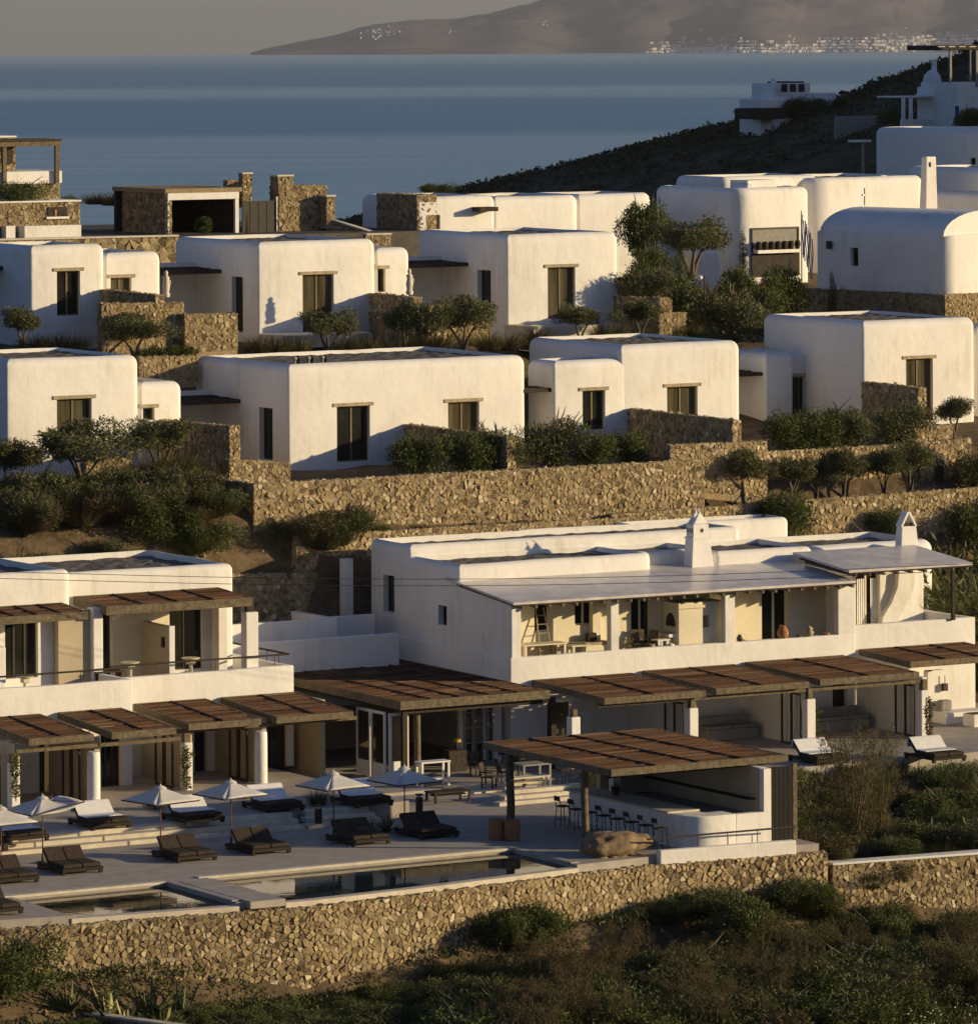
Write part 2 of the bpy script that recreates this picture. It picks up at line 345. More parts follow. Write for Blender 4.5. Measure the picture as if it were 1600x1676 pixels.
def lay(T, sts, m, nobj):
    if not sts: return
    sts.sort(key=lambda s: -s[3])
    for vs, fs, t, ar in sts[:nobj]: MB().add(vs, fs, t).build('stone', m, T)
    if len(sts) > nobj:
        mb = MB()
        for vs, fs, t, ar in sts[nobj:]: mb.add(vs, fs, t)
        tag(mb.build('stonework', m, T), kind='stuff')
SEED = [11]
def stone_wall(label, P0, P1, z0, z1, thick=.5, fr=M, cell=(.205, .145), nobj=60, m='stone', T=None, name='stone_wall', cap=None, top=True, group=None, backside=False):
    """wall from plan point P0 to P1, visible face on its right-hand side; z0,z1 = (start,end) heights; cap = material of a coping slab"""
    SEED[0] += 1; rng = random.Random(SEED[0]); P0, P1 = Vector(P0), Vector(P1); L = (P1-P0).length; e = (P1-P0)/L; n = Vector((e.y, -e.x))
    z0 = z0 if hasattr(z0, '__len__') else (z0, z0); z1 = z1 if hasattr(z1, '__len__') else (z1, z1)
    if T is None: T = thing(name, label, 'stone wall', P0.x, P0.y, min(z0), fr, group)
    q = lambda s, d, z: (P0.x+e.x*s-n.x*d, P0.y+e.y*s-n.y*d, z)
    i = .04
    MB().hexa([q(i, i, z0[0]-.3), q(L-i, i, z0[1]-.3), q(L-i, thick-i, z0[1]-.3), q(i, thick-i, z0[0]-.3)], [q(i, i, z1[0]-i), q(L-i, i, z1[1]-i), q(L-i, thick-i, z1[1]-i), q(i, thick-i, z1[0]-i)]).build('core', 'mortar', T)
    e3, n3, up = (e.x, e.y, 0), (n.x, n.y, 0), (0, 0, 1); pt = []
    pt.append((q(0, i, 0), e3, up, n3, [(0, z0[0]), (L, z0[1]), (L, z1[1]), (0, z1[0])]))
    if backside: pt.append((q(0, thick-i, 0), e3, up, (-n.x, -n.y, 0), [(0, z0[0]), (L, z0[1]), (L, z1[1]), (0, z1[0])]))
    for s, sg in ((0, -1), (L, 1)):
        nn = Vector((e.x*sg, e.y*sg)); k = 0 if s == 0 else 1
        wx = Fr.xyz(fr, nn.x, nn.y, 0)
        if wx[1] < .0: pt.append((q(s-sg*i, 0, 0), (-n.x, -n.y, 0), up, (nn.x, nn.y, 0), [(0, z0[k]), (thick, z0[k]), (thick, z1[k]), (0, z1[k])]))
    if top and not cap:
        sl = (z1[1]-z1[0])/L; ex = Vector((e.x, e.y, sl)); pt.append((q(0, 0, z1[0]-i), ex, (-n.x, -n.y, 0), (0, 0, 1), [(0, 0), (L, 0), (L, thick), (0, thick)]))
    lay(T, stones_on(pt, cell[0], cell[1], rng), m, nobj)
    if cap: MB().hexa([q(-.03, -.03, z1[0]), q(L+.03, -.03, z1[1]), q(L+.03, thick+.03, z1[1]), q(-.03, thick+.03, z1[0])], [q(-.03, -.03, z1[0]+.09), q(L+.03, -.03, z1[1]+.09), q(L+.03, thick+.03, z1[1]+.09), q(-.03, thick+.03, z1[0]+.09)]).build('coping', cap, T, bev=.02)
    return T
def wallF(label, v, tl, tr, bl, br, fr=M, **kw):
    u0, za = fr.V(*tl, v); u1, zb = fr.V(*tr, v); zc = fr.V(*bl, v)[1]; zd = fr.V(*br, v)[1]
    return stone_wall(label, (u0, v), (u1, v), (zc, zd), (za, zb), fr=fr, **kw)
def wallS(label, u, tb, tf, zb, fr=M, **kw):
    """wall running towards the viewer: tb = photo point of the far top corner, tf = of the near top corner, on plane u"""
    v1, za = fr.S(*tb, u); v0, zc = fr.S(*tf, u)
    return stone_wall(label, (u, v1), (u, v0), zb, (za, zc), fr=fr, **kw)
# ---- reed-covered pergolas
def pergola(T, u0, u1, v0, v1, zf, zb, nb=1, fh=.22, m='timber', reed='reed', beams=True, seed=0):
    rng = random.Random(seed+int(u0*10)); dz = (zb-zf)/(v1-v0); Z = lambda v: zf+(v-v0)*dz
    def sl(ua, ub, va, vb, h0, h1): return [(ua, va, Z(va)+h0), (ub, va, Z(va)+h0), (ub, vb, Z(vb)+h0), (ua, vb, Z(vb)+h0)], [(ua, va, Z(va)+h1), (ub, va, Z(va)+h1), (ub, vb, Z(vb)+h1), (ua, vb, Z(vb)+h1)]
    for a in ((u0, u1, v0, v0+.09), (u0, u1, v1-.09, v1), (u0, u0+.09, v0+.092, v1-.092), (u1-.09, u1, v0+.092, v1-.092)):
        MB().hexa(*sl(*a, -fh, .035)).build('fascia_board', m, T, bev=.012)
    for k in range(nb+1):
        a = u0+.1+(u1-u0-.2)*k/(nb+1); b = u0+.1+(u1-u0-.2)*(k+1)/(nb+1); mb = MB(); n = int((v1-v0-.2)/.055)
        for i in range(n):
            va = v0+.1+(v1-v0-.2)*i/n; vb = va+(v1-v0-.2)/n*.96; h = rng.uniform(-.03, .012); h2 = h+rng.uniform(-.02, .02)
            t = min(1, max(0, rng.gauss(.5, .28)))
            mb.add([(a+rng.uniform(0, .06), va, Z(va)+h), (b-rng.uniform(0, .06), va, Z(va)+h2), (b, (va+vb)/2, Z(va)+h2+.028), (a, (va+vb)/2, Z(va)+h+.028), (b, vb, Z(vb)+h2), (a, vb, Z(vb)+h)], [(0, 1, 2, 3), (3, 2, 4, 5)], t)
        mb.build('reed_panel', reed, T)
        if k: MB().hexa(*sl(a-.025, a+.025, v0+.1, v1-.1, -.02, .065)).build('batten', 'timber_dark', T, bev=.01)
    if beams:
        n = max(2, int((u1-u0)/1.1))
        for k in range(1, n): c = u0+(u1-u0)*k/n; MB().hexa(*sl(c-.05, c+.05, v0+.1, v1-.1, -fh+.02, -.045)).build('rafter', 'timber_dark', T)
# ================================================================ THE SETTING
# ---- terraced hillside
ST = [(60,  [(-250, -6), (-40, 20), (0, 24), (40, 14), (110, -14), (140, -6), (150, -4.6), (157, -3.7), (161.0, -3.3), (161.5, -1.9), (199, -1.6), (200.0, 3.3), (200.25, 6.0), (203, 7.2), (207, 8.4), (211, 10.2), (219, 10.4), (221, 11.8), (226, 14.8), (240, 15.0), (243, 17.9), (262, 18.6), (300, 10), (420, -34), (900, -60)]),
      (108, [(-250, -6), (-40, 20), (0, 24), (40, 14), (110, -14), (140, -6.6), (150, -4.6), (157, -3.7), (161.0, -3.3), (161.5, -1.9), (199, -1.6), (200.0, 3.3), (200.25, 6.2), (200.6, 7.5), (200.9, 8.0), (201.5, 9.5), (219, 9.7), (221, 11.0), (226, 14.4), (240, 14.9), (243, 18.2), (262, 18.6), (300, 10), (420, -34), (900, -60)]),
      (109.5, [(-250, -6), (-40, 20), (0, 24), (40, 14), (110, -14), (140, -6.6), (150, -4.6), (157, -3.6), (161.7, -3.1), (162.5, -.9), (170, -.5), (178, -.2), (181, -.2), (199, -.2), (199.4, 5.8), (199.9, 7.4), (200.9, 8.0), (201.5, 9.5), (219, 9.7), (221, 11.0), (226, 14.4), (240, 14.9), (243, 18.2), (262, 18.4), (300, 10), (420, -34), (900, -60)]),
      (130, [(-250, -6), (-40, 20), (0, 24), (40, 14), (110, -14), (140, -7), (157, -3.6), (161.0, -3.1), (161.8, -.9), (170, -.5), (178, -.2), (199, .5), (200, 5.2), (200.6, 7.5), (203.8, 7.7), (204.4, 9.6), (219, 10.2), (221, 11.0), (226, 14.3), (240, 14.9), (243, 17.6), (262, 18.2), (300, 10), (420, -34), (900, -60)]),
      (146, [(-250, -6), (-40, 20), (0, 24), (40, 14), (110, -14), (140, -7), (157, -3.6), (161.0, -3.1), (161.8, -.9), (170, -.5), (178, .2), (199, 2.0), (199.8, 5.0), (200.6, 7.5), (203.8, 7.8), (204.4, 9.9), (219, 10.9), (222, 11.6), (228, 12.8), (235, 13.4), (239, 14.6), (242, 15.4), (262, 16.4), (300, 10), (420, -34), (900, -60)]),
      (230, [(-250, -6), (-40, 20), (0, 24), (40, 14), (110, -14), (140, -7), (157, -3.6), (161.0, -3.1), (161.8, -.9), (170, -.5), (178, .5), (199, 3.0), (204, 7.0), (209, 10.2), (219, 10.9), (226, 12.4), (235, 12.8), (240, 14.6), (262, 18.2), (300, 14), (420, -34), (900, -60)])]
def hz(u, v):
    u = max(ST[0][0], min(ST[-1][0], u))
    for i in range(len(ST)-1):
        if u <= ST[i+1][0]:
            t = (u-ST[i][0])/(ST[i+1][0]-ST[i][0])
            z = (1-t)*np.interp(v, *zip(*ST[i][1]))+t*np.interp(v, *zip(*ST[i+1][1]))
            return float(z)
us = np.unique(np.concatenate([np.linspace(-260, 60, 14), np.arange(60, 176, 1.0), np.array([108.0, 109.5]), np.linspace(176, 420, 12)]))
vs = np.unique(np.concatenate([np.linspace(-250, 130, 20), np.arange(130, 270, .8), np.array([161., 199., 199.6, 206., 206.5]), np.linspace(270, 900, 20)]))
mb = MB(); pts = []
for v in vs:
    for u in us:
        j = .12*noise.noise(Vector((u*.7, v*.7, 0)))+.25*noise.noise(Vector((u*.15, v*.15, 3)))
        if 161 < v < 199.4 and u < 109: j = 0
        pts.append((u, v, hz(u, v)+j*(1 if v > 130 else 4)))
nu = len(us); mb.add(pts, [(j*nu+i, j*nu+i+1, (j+1)*nu+i+1, (j+1)*nu+i) for j in range(len(vs)-1) for i in range(nu-1)], .5, True)
tag(mb.build('terraced_ground', 'earth', None, M, (0, 0, 0)), kind='structure')
# ---- the sea: a cap with the earth's own curve
SEA = -30.; ER = 6371000.
def seaz(r): return SEA-r*r/(2*ER)
rr = np.concatenate([np.linspace(150, 3000, 20), np.geomspace(3300, 36000, 40)]); na = 96; V = []; Q = []
for r in rr:
    for k in range(na): a = 2*math.pi*k/na; V.append((r*math.cos(a), r*math.sin(a), seaz(r)))
for i in range(len(rr)-1):
    for k in range(na): Q.append((i*na+k, i*na+(k+1) % na, (i+1)*na+(k+1) % na, (i+1)*na+k))
m = bpy.data.materials.new('sea'); m.use_nodes = True; n = m.node_tree.nodes; l = m.node_tree.links; MT['sea'] = m
b = n['Principled BSDF']; g = n.new('ShaderNodeNewGeometry'); sp = n.new('ShaderNodeSeparateXYZ'); l.new(g.outputs['Position'], sp.inputs[0])
mp = n.new('ShaderNodeMapping'); mp.inputs['Scale'].default_value = (.00035, .0011, 0); l.new(g.outputs['Position'], mp.inputs[0])
nz = n.new('ShaderNodeTexNoise'); nz.inputs['Scale'].default_value = 1; nz.inputs['Detail'].default_value = 7; l.new(mp.outputs[0], nz.inputs[0])
ad = n.new('ShaderNodeMath'); ad.operation = 'MULTIPLY_ADD'; ad.inputs[1].default_value = 1100; l.new(nz.outputs[0], ad.inputs[0]); l.new(sp.outputs[1], ad.inputs[2])
dv = n.new('ShaderNodeMath'); dv.operation = 'DIVIDE'; dv.inputs[1].default_value = 14000; l.new(ad.outputs[0], dv.inputs[0])
rp = n.new('ShaderNodeValToRGB'); l.new(dv.outputs[0], rp.inputs[0]); cr = rp.color_ramp
stops = [(0, .75), (.255, .72), (.275, .12), (.375, .18), (.395, .8), (.455, .85), (.485, .15), (.70, .12), (.86, .5), (1, .75)]
while len(cr.elements) < len(stops): cr.elements.new(.5)
for i, (p, c) in enumerate(stops): cr.elements[i].position = p; cr.elements[i].color = (c, c, c, 1)
for i, (p, c) in enumerate(stops): cr.elements[i].position = p; cr.elements[i].color = (c, c, c, 1)
mp3 = n.new('ShaderNodeMapping'); mp3.inputs['Scale'].default_value = (.0022, .03, 0); l.new(g.outputs['Position'], mp3.inputs[0])
n3 = n.new('ShaderNodeTexNoise'); n3.inputs['Scale'].default_value = 1; n3.inputs['Detail'].default_value = 9; n3.inputs['Roughness'].default_value = .75; l.new(mp3.outputs[0], n3.inputs[0])
m3 = n.new('ShaderNodeMath'); m3.operation = 'MULTIPLY_ADD'; m3.inputs[1].default_value = 1.5; m3.inputs[2].default_value = -.75; l.new(n3.outputs[0], m3.inputs[0])
m4 = n.new('ShaderNodeMath'); m4.operation = 'ADD'; m4.use_clamp = True; l.new(m3.outputs[0], m4.inputs[0]); l.new(rp.outputs[0], m4.inputs[1])
mr = n.new('ShaderNodeMapRange'); l.new(m4.outputs[0], mr.inputs[0]); mr.inputs[3].default_value = .34; mr.inputs[4].default_value = .20; l.new(mr.outputs[0], b.inputs['Roughness'])
cm = n.new('ShaderNodeMix'); cm.data_type = 'RGBA'; l.new(m4.outputs[0], cm.inputs[0]); cm.inputs[6].default_value = (.035, .140, .240, 1); cm.inputs[7].default_value = (.145, .245, .315, 1); l.new(cm.outputs[2], b.inputs['Base Color'])  # reflected sky put into the base colour, paler in the calm bands
b.inputs['IOR'].default_value = 1.33
mp2 = n.new('ShaderNodeMapping'); mp2.inputs['Scale'].default_value = (.02, .05, 0); l.new(g.outputs['Position'], mp2.inputs[0])
n2 = n.new('ShaderNodeTexNoise'); n2.inputs['Scale'].default_value = 1; n2.inputs['Detail'].default_value = 5; l.new(mp2.outputs[0], n2.inputs[0])
bp = n.new('ShaderNodeBump'); bp.inputs['Strength'].default_value = .25; bp.inputs['Distance'].default_value = .6; l.new(n2.outputs[0], bp.inputs['Height']); l.new(bp.outputs[0], b.inputs['Normal'])
tag(np_mesh('sea', V, Q, np.zeros(len(Q)), 'sea', smooth=True), kind='structure')
# ---- island across the strait
DI = 21000.; pm = DI/FP
prof = [(300, 0), (415, 2), (430, 6), (500, 17), (600, 33), (680, 46), (745, 49), (800, 57), (850, 74), (900, 88), (980, 102), (1100, 118), (1250, 135), (1400, 128), (1600, 150), (1900, 190), (2400, 160)]
xs = np.arange(410, 2400, 6.); dep = np.linspace(0, 1, 44); V = []; Q = []
for j, d in enumerate(dep):
    for x in xs:
        h = np.interp(x, *zip(*prof))*pm; X = (x-800)*pm; Yd = DI+d*4200-(300*math.sin(x*.011)+160*math.sin(x*.031+1))*(1-d)
        k = math.sin(min(1, d*1.15)*math.pi/2)**1.1 if d < .87 else math.cos((d-.87)/.13*math.pi/2)
        nn = noise.fractal(Vector((X*.0011, Yd*.0011, 2)), .9, 2.1, 5)
        V.append((X*(Yd/DI), Yd, seaz(DI)-8+(h+34*min(1, (x-410)/200))*k*(1+.55*nn*min(1, d*3)*(1-.7*d))+10*nn*d))
nx = len(xs)
for j in range(len(dep)-1):
    for i in range(nx-1): Q.append((j*nx+i, j*nx+i+1, (j+1)*nx+i+1, (j+1)*nx+i))
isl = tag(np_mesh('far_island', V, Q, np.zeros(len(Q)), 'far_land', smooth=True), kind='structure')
IV = np.array(V).reshape(len(dep), nx, 3)
rng = random.Random(5); mb = MB()
def isl_pt(x, d):
    i = int((x-410)/6); j = max(0, min(len(dep)-1, int(d*(len(dep)-1)))); return IV[j, max(0, min(nx-1, i))]
for k in range(1460):
    if k < 1400: x = 1065+(1-rng.random()**1.0)*700; d = .02+abs(rng.gauss(0, .040))+(.02 if x > 1350 else 0)*rng.random()*3
    elif k < 1452: x = rng.gauss(622, 14); d = .42+rng.gauss(0, .04)
    else: x = rng.choice([740, 895])+rng.gauss(0, 3); d = rng.uniform(.3, .4)
    p = isl_pt(x, d); X = p[0]+rng.uniform(-6, 6)*pm; s = rng.uniform(3, 8); h = rng.uniform(4, 9)
    if k >= 1400: s *= .7; h *= .7
    an = rng.uniform(.5, 1.1); c_, s_ = math.cos(an)*s*1.2, math.sin(an)*s*1.2; q4 = [(X-c_, p[1]-s_), (X+s_, p[1]-c_), (X+c_, p[1]+s_), (X-s_, p[1]+c_)]; mb.hexa([(*q_, p[2]-12) for q_ in q4], [(*q_, p[2]+h) for q_ in q4], rng.random())
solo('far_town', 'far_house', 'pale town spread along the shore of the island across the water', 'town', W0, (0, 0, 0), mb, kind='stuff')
# ---- dark headland beyond the villas
HP = [(100, 420), (400, 395), (560, 362), (640, 340), (700, 318), (770, 305), (850, 287), (1000, 252), (1100, 226), (1180, 206), (1240, 196), (1300, 178), (1380, 160), (1440, 138), (1500, 118), (1560, 98), (1600, 80), (1700, 40), (1900, -40), (2300, -160)]
HY = 560.
def headz(x, y):                                   # crest height at that bearing, falling towards the near side
    px = 800+x/y*FP
    crest = CH-(np.interp(px, *zip(*HP))-LV)*(HY+0*(px-800))/FP
    return crest
V = []; Q = []; pxs = np.arange(100, 2300, 16.); ds = np.linspace(-1, 1, 25)
for d in ds:
    for px in pxs:
        Yc = HY+0*(px-800); Yd = Yc+d*(190 if d < 0 else 240); X = (px-800)*Yc/FP+(0 if d < 0 else d*20)
        cz = CH-(np.interp(px, *zip(*HP))-LV+.0052*(px-800)*0)*Yc/FP
        z = cz-abs(d)**1.3*(46 if d < 0 else 70)+1.3*noise.fractal(Vector((X*.05, Yd*.05, 0)), 1, 2, 4)*min(1, abs(d)*4+.25)
        V.append((X, Yd, z))
nx = len(pxs)
for j in range(len(ds)-1):
    for i in range(nx-1): Q.append((j*nx+i, j*nx+i+1, (j+1)*nx+i+1, (j+1)*nx+i))
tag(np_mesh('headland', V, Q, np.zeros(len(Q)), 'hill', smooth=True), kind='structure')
HV = np.array(V).reshape(len(ds), nx, 3)

def head_hit(px, py):
    Yc = HY+0*(px-800); cz = CH-(np.interp(px, *zip(*HP))-LV)*Yc/FP
    for k in range(400):
        Y = Yc-190*k/400; z = CH+(LV-py)*Y/FP-math.sin(RHO)*(px-800)*Y/FP
        if True:
            zs = cz-((Yc-Y)/190)**1.3*46
            if k and zs <= z: return Y
    return Yc-60

rng = np.random.default_rng(17); V = []; Q = []; t = []
for k in range(2600):                              # low scrub over the headland
    px = rng.uniform(560, 1650); d = -rng.random()**2*.16; Yd = HY+d*190; X = (px-800)*HY/FP; cz = CH-(np.interp(px, *zip(*HP))-LV)*HY/FP-abs(d)**1.3*46; tt = rng.random()
    for j in range(7):
        p = np.array([X, Yd, cz+.1])+rng.normal(size=3)*np.array([.45, .45, .10]); a = rng.normal(size=3)*.12; b_ = rng.normal(size=3)*.12; k0 = len(V); V += [p-a, p-b_, p+a, p+b_]; Q.append((k0, k0+1, k0+2, k0+3)); t.append(np.clip(tt*.7+.3*rng.random(), 0, 1))
tag(np_mesh('headland_scrub', V, Q, t, 'scrub_leaf'), 'low dry scrub covering the shaded headland', 'scrub', kind='stuff')
# ================================================================ POOL TERRACE
D = M
PO = dict(u0=87.1, u1=99.3, v0=162.05, v1=167.25); P2 = dict(u0=79.6, u1=85.45, v0=162.35, v1=167.0)
tops = [(-400, 1556), (-40, 1526), (100, 1517), (300, 1502), (500, 1487), (700, 1464), (950, 1432)]
WP = [M.G(px, py, -.28) for px, py in tops]+[(102.6, 162.72), (105.9, 162.5), (109.25, 162.1)]                     # line of the retaining wall's top
def wv(u): return float(np.interp(u, *zip(*WP)))
def slab(mb, u0, u1, off, v1, z0, z1, off2=None):              # strip whose near edge follows the wall
    n_ = max(1, int((u1-u0)/1.2))
    for k in range(n_):
        a, b = u0+(u1-u0)*k/n_, u0+(u1-u0)*(k+1)/n_; va, vb = wv(a)+off, wv(b)+off; vc, vd = (v1, v1) if off2 is None else (wv(a)+off2, wv(b)+off2)
        mb.hexa([(a, va, z0), (b, vb, z0), (b, vd, z0), (a, vc, z0)], [(a, va, z1), (b, vb, z1), (b, vd, z1), (a, vc, z1)])
    return mb
mb = MB(); Zb, Zt = -.35, 0.
slab(mb, 60, 79.6, .35, 176, Zb, Zt); slab(mb, 85.45, 87.1, .5, 167, Zb, Zt); slab(mb, 99.3, 109.15, .4, 176, Zb, Zt)
for b in [(79.6, 85.45, 167.0, 176), (85.45, 87.1, 167.0, 176), (87.1, 99.3, 167.25, 176)]: mb.box(*b, Zb, Zt)
mb.box(100.6, 109.15, 176, 181.2, Zb, Zt)
tag(mb.build('pool_deck', 'deck', None, M, (90, 170, 0)), kind='structure')
mb = MB(); mb.box(60, 100.6, 176.9, 200, -.35, .46); tag(mb.build('house_terrace', 'deck', None, M, (90, 180, 0)), kind='structure')
mb = MB(); mb.box(100.6, 111, 181.2, 199, -.35, .12); tag(mb.build('pavilion_floor', 'deck', None, M, (105, 185, 0)), kind='structure')
mb = MB(); mb.box(111, 140, 176.5, 187, -.6, .5).box(111, 140, 187, 190, -.5, .49); tag(mb.build('guest_terrace', 'deck', None, M, (120, 180, 0)), kind='structure')
def steps(label, u0, u1, v0, n, rise, run, z0, grow=0., fr=M):
    T = thing('steps', label, 'steps', u0, v0, z0, fr)
    for k in range(n): part('step', 'coping', T, (u0+grow*k, u1, v0+run*k, v0+run*(k+1)+(.02 if k == n-1 else 0), z0-.3 if k == 0 else z0+rise*k-.02, z0+rise*(k+1)), bev=.012)
    return T
steps('broad pale steps from the pool deck up to the left terrace', 66, 95.4, 175.35, 3, .155, .52, 0)
steps('short flight of pale steps beside the post light near the pool', 95.5, 98.6, 175.35, 3, .155, .52, 0, .25)
steps('pale steps climbing from the plaza beside the bar counter', 104.3, 108.6, 176.6, 3, .14, .45, 0, .5)
steps('wide pale steps at the edge of the plaza by the pavilion door', 104.6, 108, 180.0, 2, .12, .42, 0, .4)
steps('pale garden steps right of the bar enclosure', 110.2, 113.2, 172.6, 5, .16, .42, -.3)
for nm, p, lab in (('swimming_pool', PO, 'long main pool reflecting the pavilion doors'), ('swimming_pool', P2, 'small left pool reflecting a white column')):
    T = thing(nm, lab, 'pool', p['u0'], p['v0'], -.2)
    slab(MB(), p['u0'], p['u1'], .5, p['v1'], -1.5, -1.42).build('basin', 'soft_grey', T)
    slab(MB(), p['u0']+.002, p['u1']-.002, .72, p['v1']-.002, -1.0, -.13).build('water', 'water', T)
    part('coping', 'coping', T, (p['u0']-.3, p['u1']+.0, p['v1']-.05, p['v1']+.28, -.06, .04), bev=.01)
    slab(MB(), p['u0'], p['u1'], .30, 0, -1.2, -.10, .715).build('overflow_edge', 'coping', T)
    part('side_coping', 'deck', T, (p['u1']-.02, p['u1']+.3, wv(p['u1'])+.8, p['v1']-.06, -.06, .035), bev=.01)
T = thing('walkway_slab', 'pale slab jutting out between the two pools', 'slab', 85.5, 161.6, -.3)
for k in range(3): part('paving_slab', 'deck', T, (85.76, 87.08, 161.5+k*1.75, 161.5+k*1.75+1.73, -.2, .045), bev=.01)
# curved retaining wall below the pool
T = thing('retaining_wall', 'long rough tan stone wall below the pool and bar', 'stone wall', *M.G(500, 1487, -.28), -2.5)
rng = random.Random(3)
SL = [0.]
for A, B in zip(WP, WP[1:]): SL.append(SL[-1]+math.hypot(B[0]-A[0], B[1]-A[1]))
def wpt(x, y, z):                                   # x along the wall, y out of its face (negative = towards the viewer)
    uu = float(np.interp(x, SL, [p[0] for p in WP])); vv = float(np.interp(x, SL, [p[1] for p in WP])); k = max(0, min(len(WP)-2, int(np.searchsorted(SL, x))-1))
    e = Vector((WP[k+1][0]-WP[k][0], WP[k+1][1]-WP[k][1])).normalized(); return Vector((uu-e.y*y, vv+e.x*y, z))
for k in range(len(WP)-1):
    a_, b_ = SL[k], SL[k+1]; MB().hexa([wpt(a_, 0, -3.7), wpt(b_, 0, -3.7), wpt(b_, .6, -3.7), wpt(a_, .6, -3.7)], [wpt(a_, 0, -.3), wpt(b_, 0, -.3), wpt(b_, .6, -.3), wpt(a_, .6, -.3)]).build('core', 'mortar', T)
s0_ = SL[1]-3
sts = stones_on([((0, 0, 0), (1, 0, 0), (0, 0, 1), (0, -1, 0), [(s0_, -3.4), (SL[-1], -3.4), (SL[-1], -.27), (s0_, -.27)]), ((0, 0, -.3), (1, 0, 0), (0, 1, 0), (0, 0, 1), [(s0_, 0), (SL[-1], 0), (SL[-1], .6), (s0_, .6)])], .195, .14, rng, .036, .003, wpt)
u, v = WP[-1]; MB().box(u-.1, u, v+.02, v+1.2, -3.4, -.3).build('core', 'mortar', T)
lay(T, sts, 'stone', 300)
a, bb = M.G(1363, 1417, -.75), M.G(1760, 1387, -.75)
stone_wall('lower right stone wall with a thin white cap below the garden', a, bb, -3.6, -.75, .55, cell=(.2, .145), nobj=300, cap='plaster', name='retaining_wall')
# white kerb wall under the bar rail
ua = M.G(1065, 1411, -.25)[0]; ub = M.G(1306, 1398, -.25)[0]; va, vb = wv(ua)+.1, wv(ub)+.1
T = thing('low_wall', 'low white plaster wall along the bar terrace edge', 'wall', ua, va, -.3)
MB().hexa([(ua, va, -.3), (ub, vb, -.3), (ub, vb+.29, -.3), (ua, va+.29, -.3)], [(ua, va, .22), (ub, vb, .22), (ub, vb+.29, .22), (ua, va+.29, .22)]).build('wall', 'plaster', T, bev=.03)
mb = MB(); mb.tube([(ua-.4, va+.25, .62), (ub+.15, vb+.25, .66)], .035); mb.build('rail', 'metal_dark', T)
for k in range(4): t = .3+k*.22; mb = MB().tube([(ua+(ub-ua)*t, va+(vb-va)*t+.25, .22), (ua+(ub-ua)*t, va+(vb-va)*t+.25, .63)], .015, 6); mb.build('rail_post', 'metal_dark', T)
# boulder on its stone feet
uB, vB = M.G(1003, 1412, -.2); T = thing('boulder', 'huge brown rock resting on small stones by the pool wall', 'rock', uB, vB, -.25)
def rock(c, sx, sy, sz, seed, lvl=3):
    bm = bmesh.new(); bmesh.ops.create_icosphere(bm, subdivisions=lvl, radius=1); mb = MB(); 
    for v_ in bm.verts:
        q = v_.co.copy(); k = 1+.35*noise.noise(q*1.1+Vector((seed, 0, 0)))+.16*noise.noise(q*2.7+Vector((0, seed, 0)))+.07*noise.noise(q*6)
        s_ = abs(q.z)**.8*(1 if q.z > 0 else -1); v_.co = Vector((q.x*sx*k, q.y*sy*k, s_*sz*k))
    mb.add([(c[0]+v_.co.x, c[1]+v_.co.y, c[2]+v_.co.z) for v_ in bm.verts], [tuple(v_.index for v_ in f.verts) for f in bm.faces], .5, True); bm.free(); return mb
rock((uB+.1, vB+.3, .42), 1.35, .65, .44, 2.3, 4).build('body', 'rock', T)
for k, (dx, s_) in enumerate([(-.1, .22), (.35, .24), (.7, .2), (-.5, .25), (1.0, .17)]): rock((uB+dx, vB-.1+.1*(k % 2), -.1), s_, s_*.9, s_*.9, k+5., 2).build('foot_stone', 'rock', T)
# ---------------------------------------------------------------- sun loungers
def lounger(label, px, py, z, rot=0, towel=False, group=None, fr=M):
    u, v = fr.G(px, py, z); f2 = Fr(math.degrees(fr.a)+rot); p = fr.xyz(u, v, z); u, v, _ = f2.uv(p)
    T = thing('sun_lounger', label, 'sun lounger', u, v, z, f2, group); w_, L = .78, 1.02
    part('frame', 'wicker', T, (u-w_, u+w_, v-L, v-L+.09, z+.10, z+.22), (u-w_, u-w_+.09, v-L+.09, v+L, z+.10, z+.22), (u+w_-.09, u+w_, v-L+.09, v+L, z+.10, z+.22), (u-w_+.09, u+w_-.09, v-L+.1, v+L-.2, z+.12, z+.2), bev=.01)
    for sx in (-1, 1):
        for sy in (-1, 1): part('leg', 'wicker', T, (u+sx*(w_-.07)-.06, u+sx*(w_-.07)+.06, v+sy*(L-.1)-.06, v+sy*(L-.1)+.06, z, z+.1))
    for s0, s1 in ((-w_+.06, -.01), (.01, w_-.06)):
        part('mattress', 'cushion', T, (u+s0, u+s1, v-L+.08, v+.28, z+.222, z+.36), bev=.035)
        h = .50; MB().hexa([(u+s0, v+.30, z+.23), (u+s1, v+.30, z+.23), (u+s1, v+.78, z+.23+h-.06), (u+s0, v+.78, z+.23+h-.06)], [(u+s0, v+.25, z+.36), (u+s1, v+.25, z+.36), (u+s1, v+.70, z+.27+h), (u+s0, v+.70, z+.27+h)]).build('back_cushion', 'cushion', T, bev=.03)
    part('side_tray', 'wicker', T, (u-w_-.42, u-w_-.01, v-.15, v+.2, z+.13, z+.19)) if not towel else None
    if towel:
        t = MB(); x0, x1 = u-w_+.05, u+w_-.08; prof = [(-.42, .385), (.22, .385), (.25, .40), (.68, .795), (.74, .81), (.82, .74), (.84, .45)]
        t.add([(x, v+a, z+h_) for a, h_ in prof for x in (x0, x1)], [(2*i, 2*i+1, 2*i+3, 2*i+2) for i in range(len(prof)-1)])
        o = t.build('towel', 'towel', T); s = o.modifiers.new('s', 'SOLIDIFY'); s.thickness = .03; s.offset = 1
    return T
G1 = 'dark double loungers along the pool'; G2 = 'towel-covered loungers on the upper terrace'
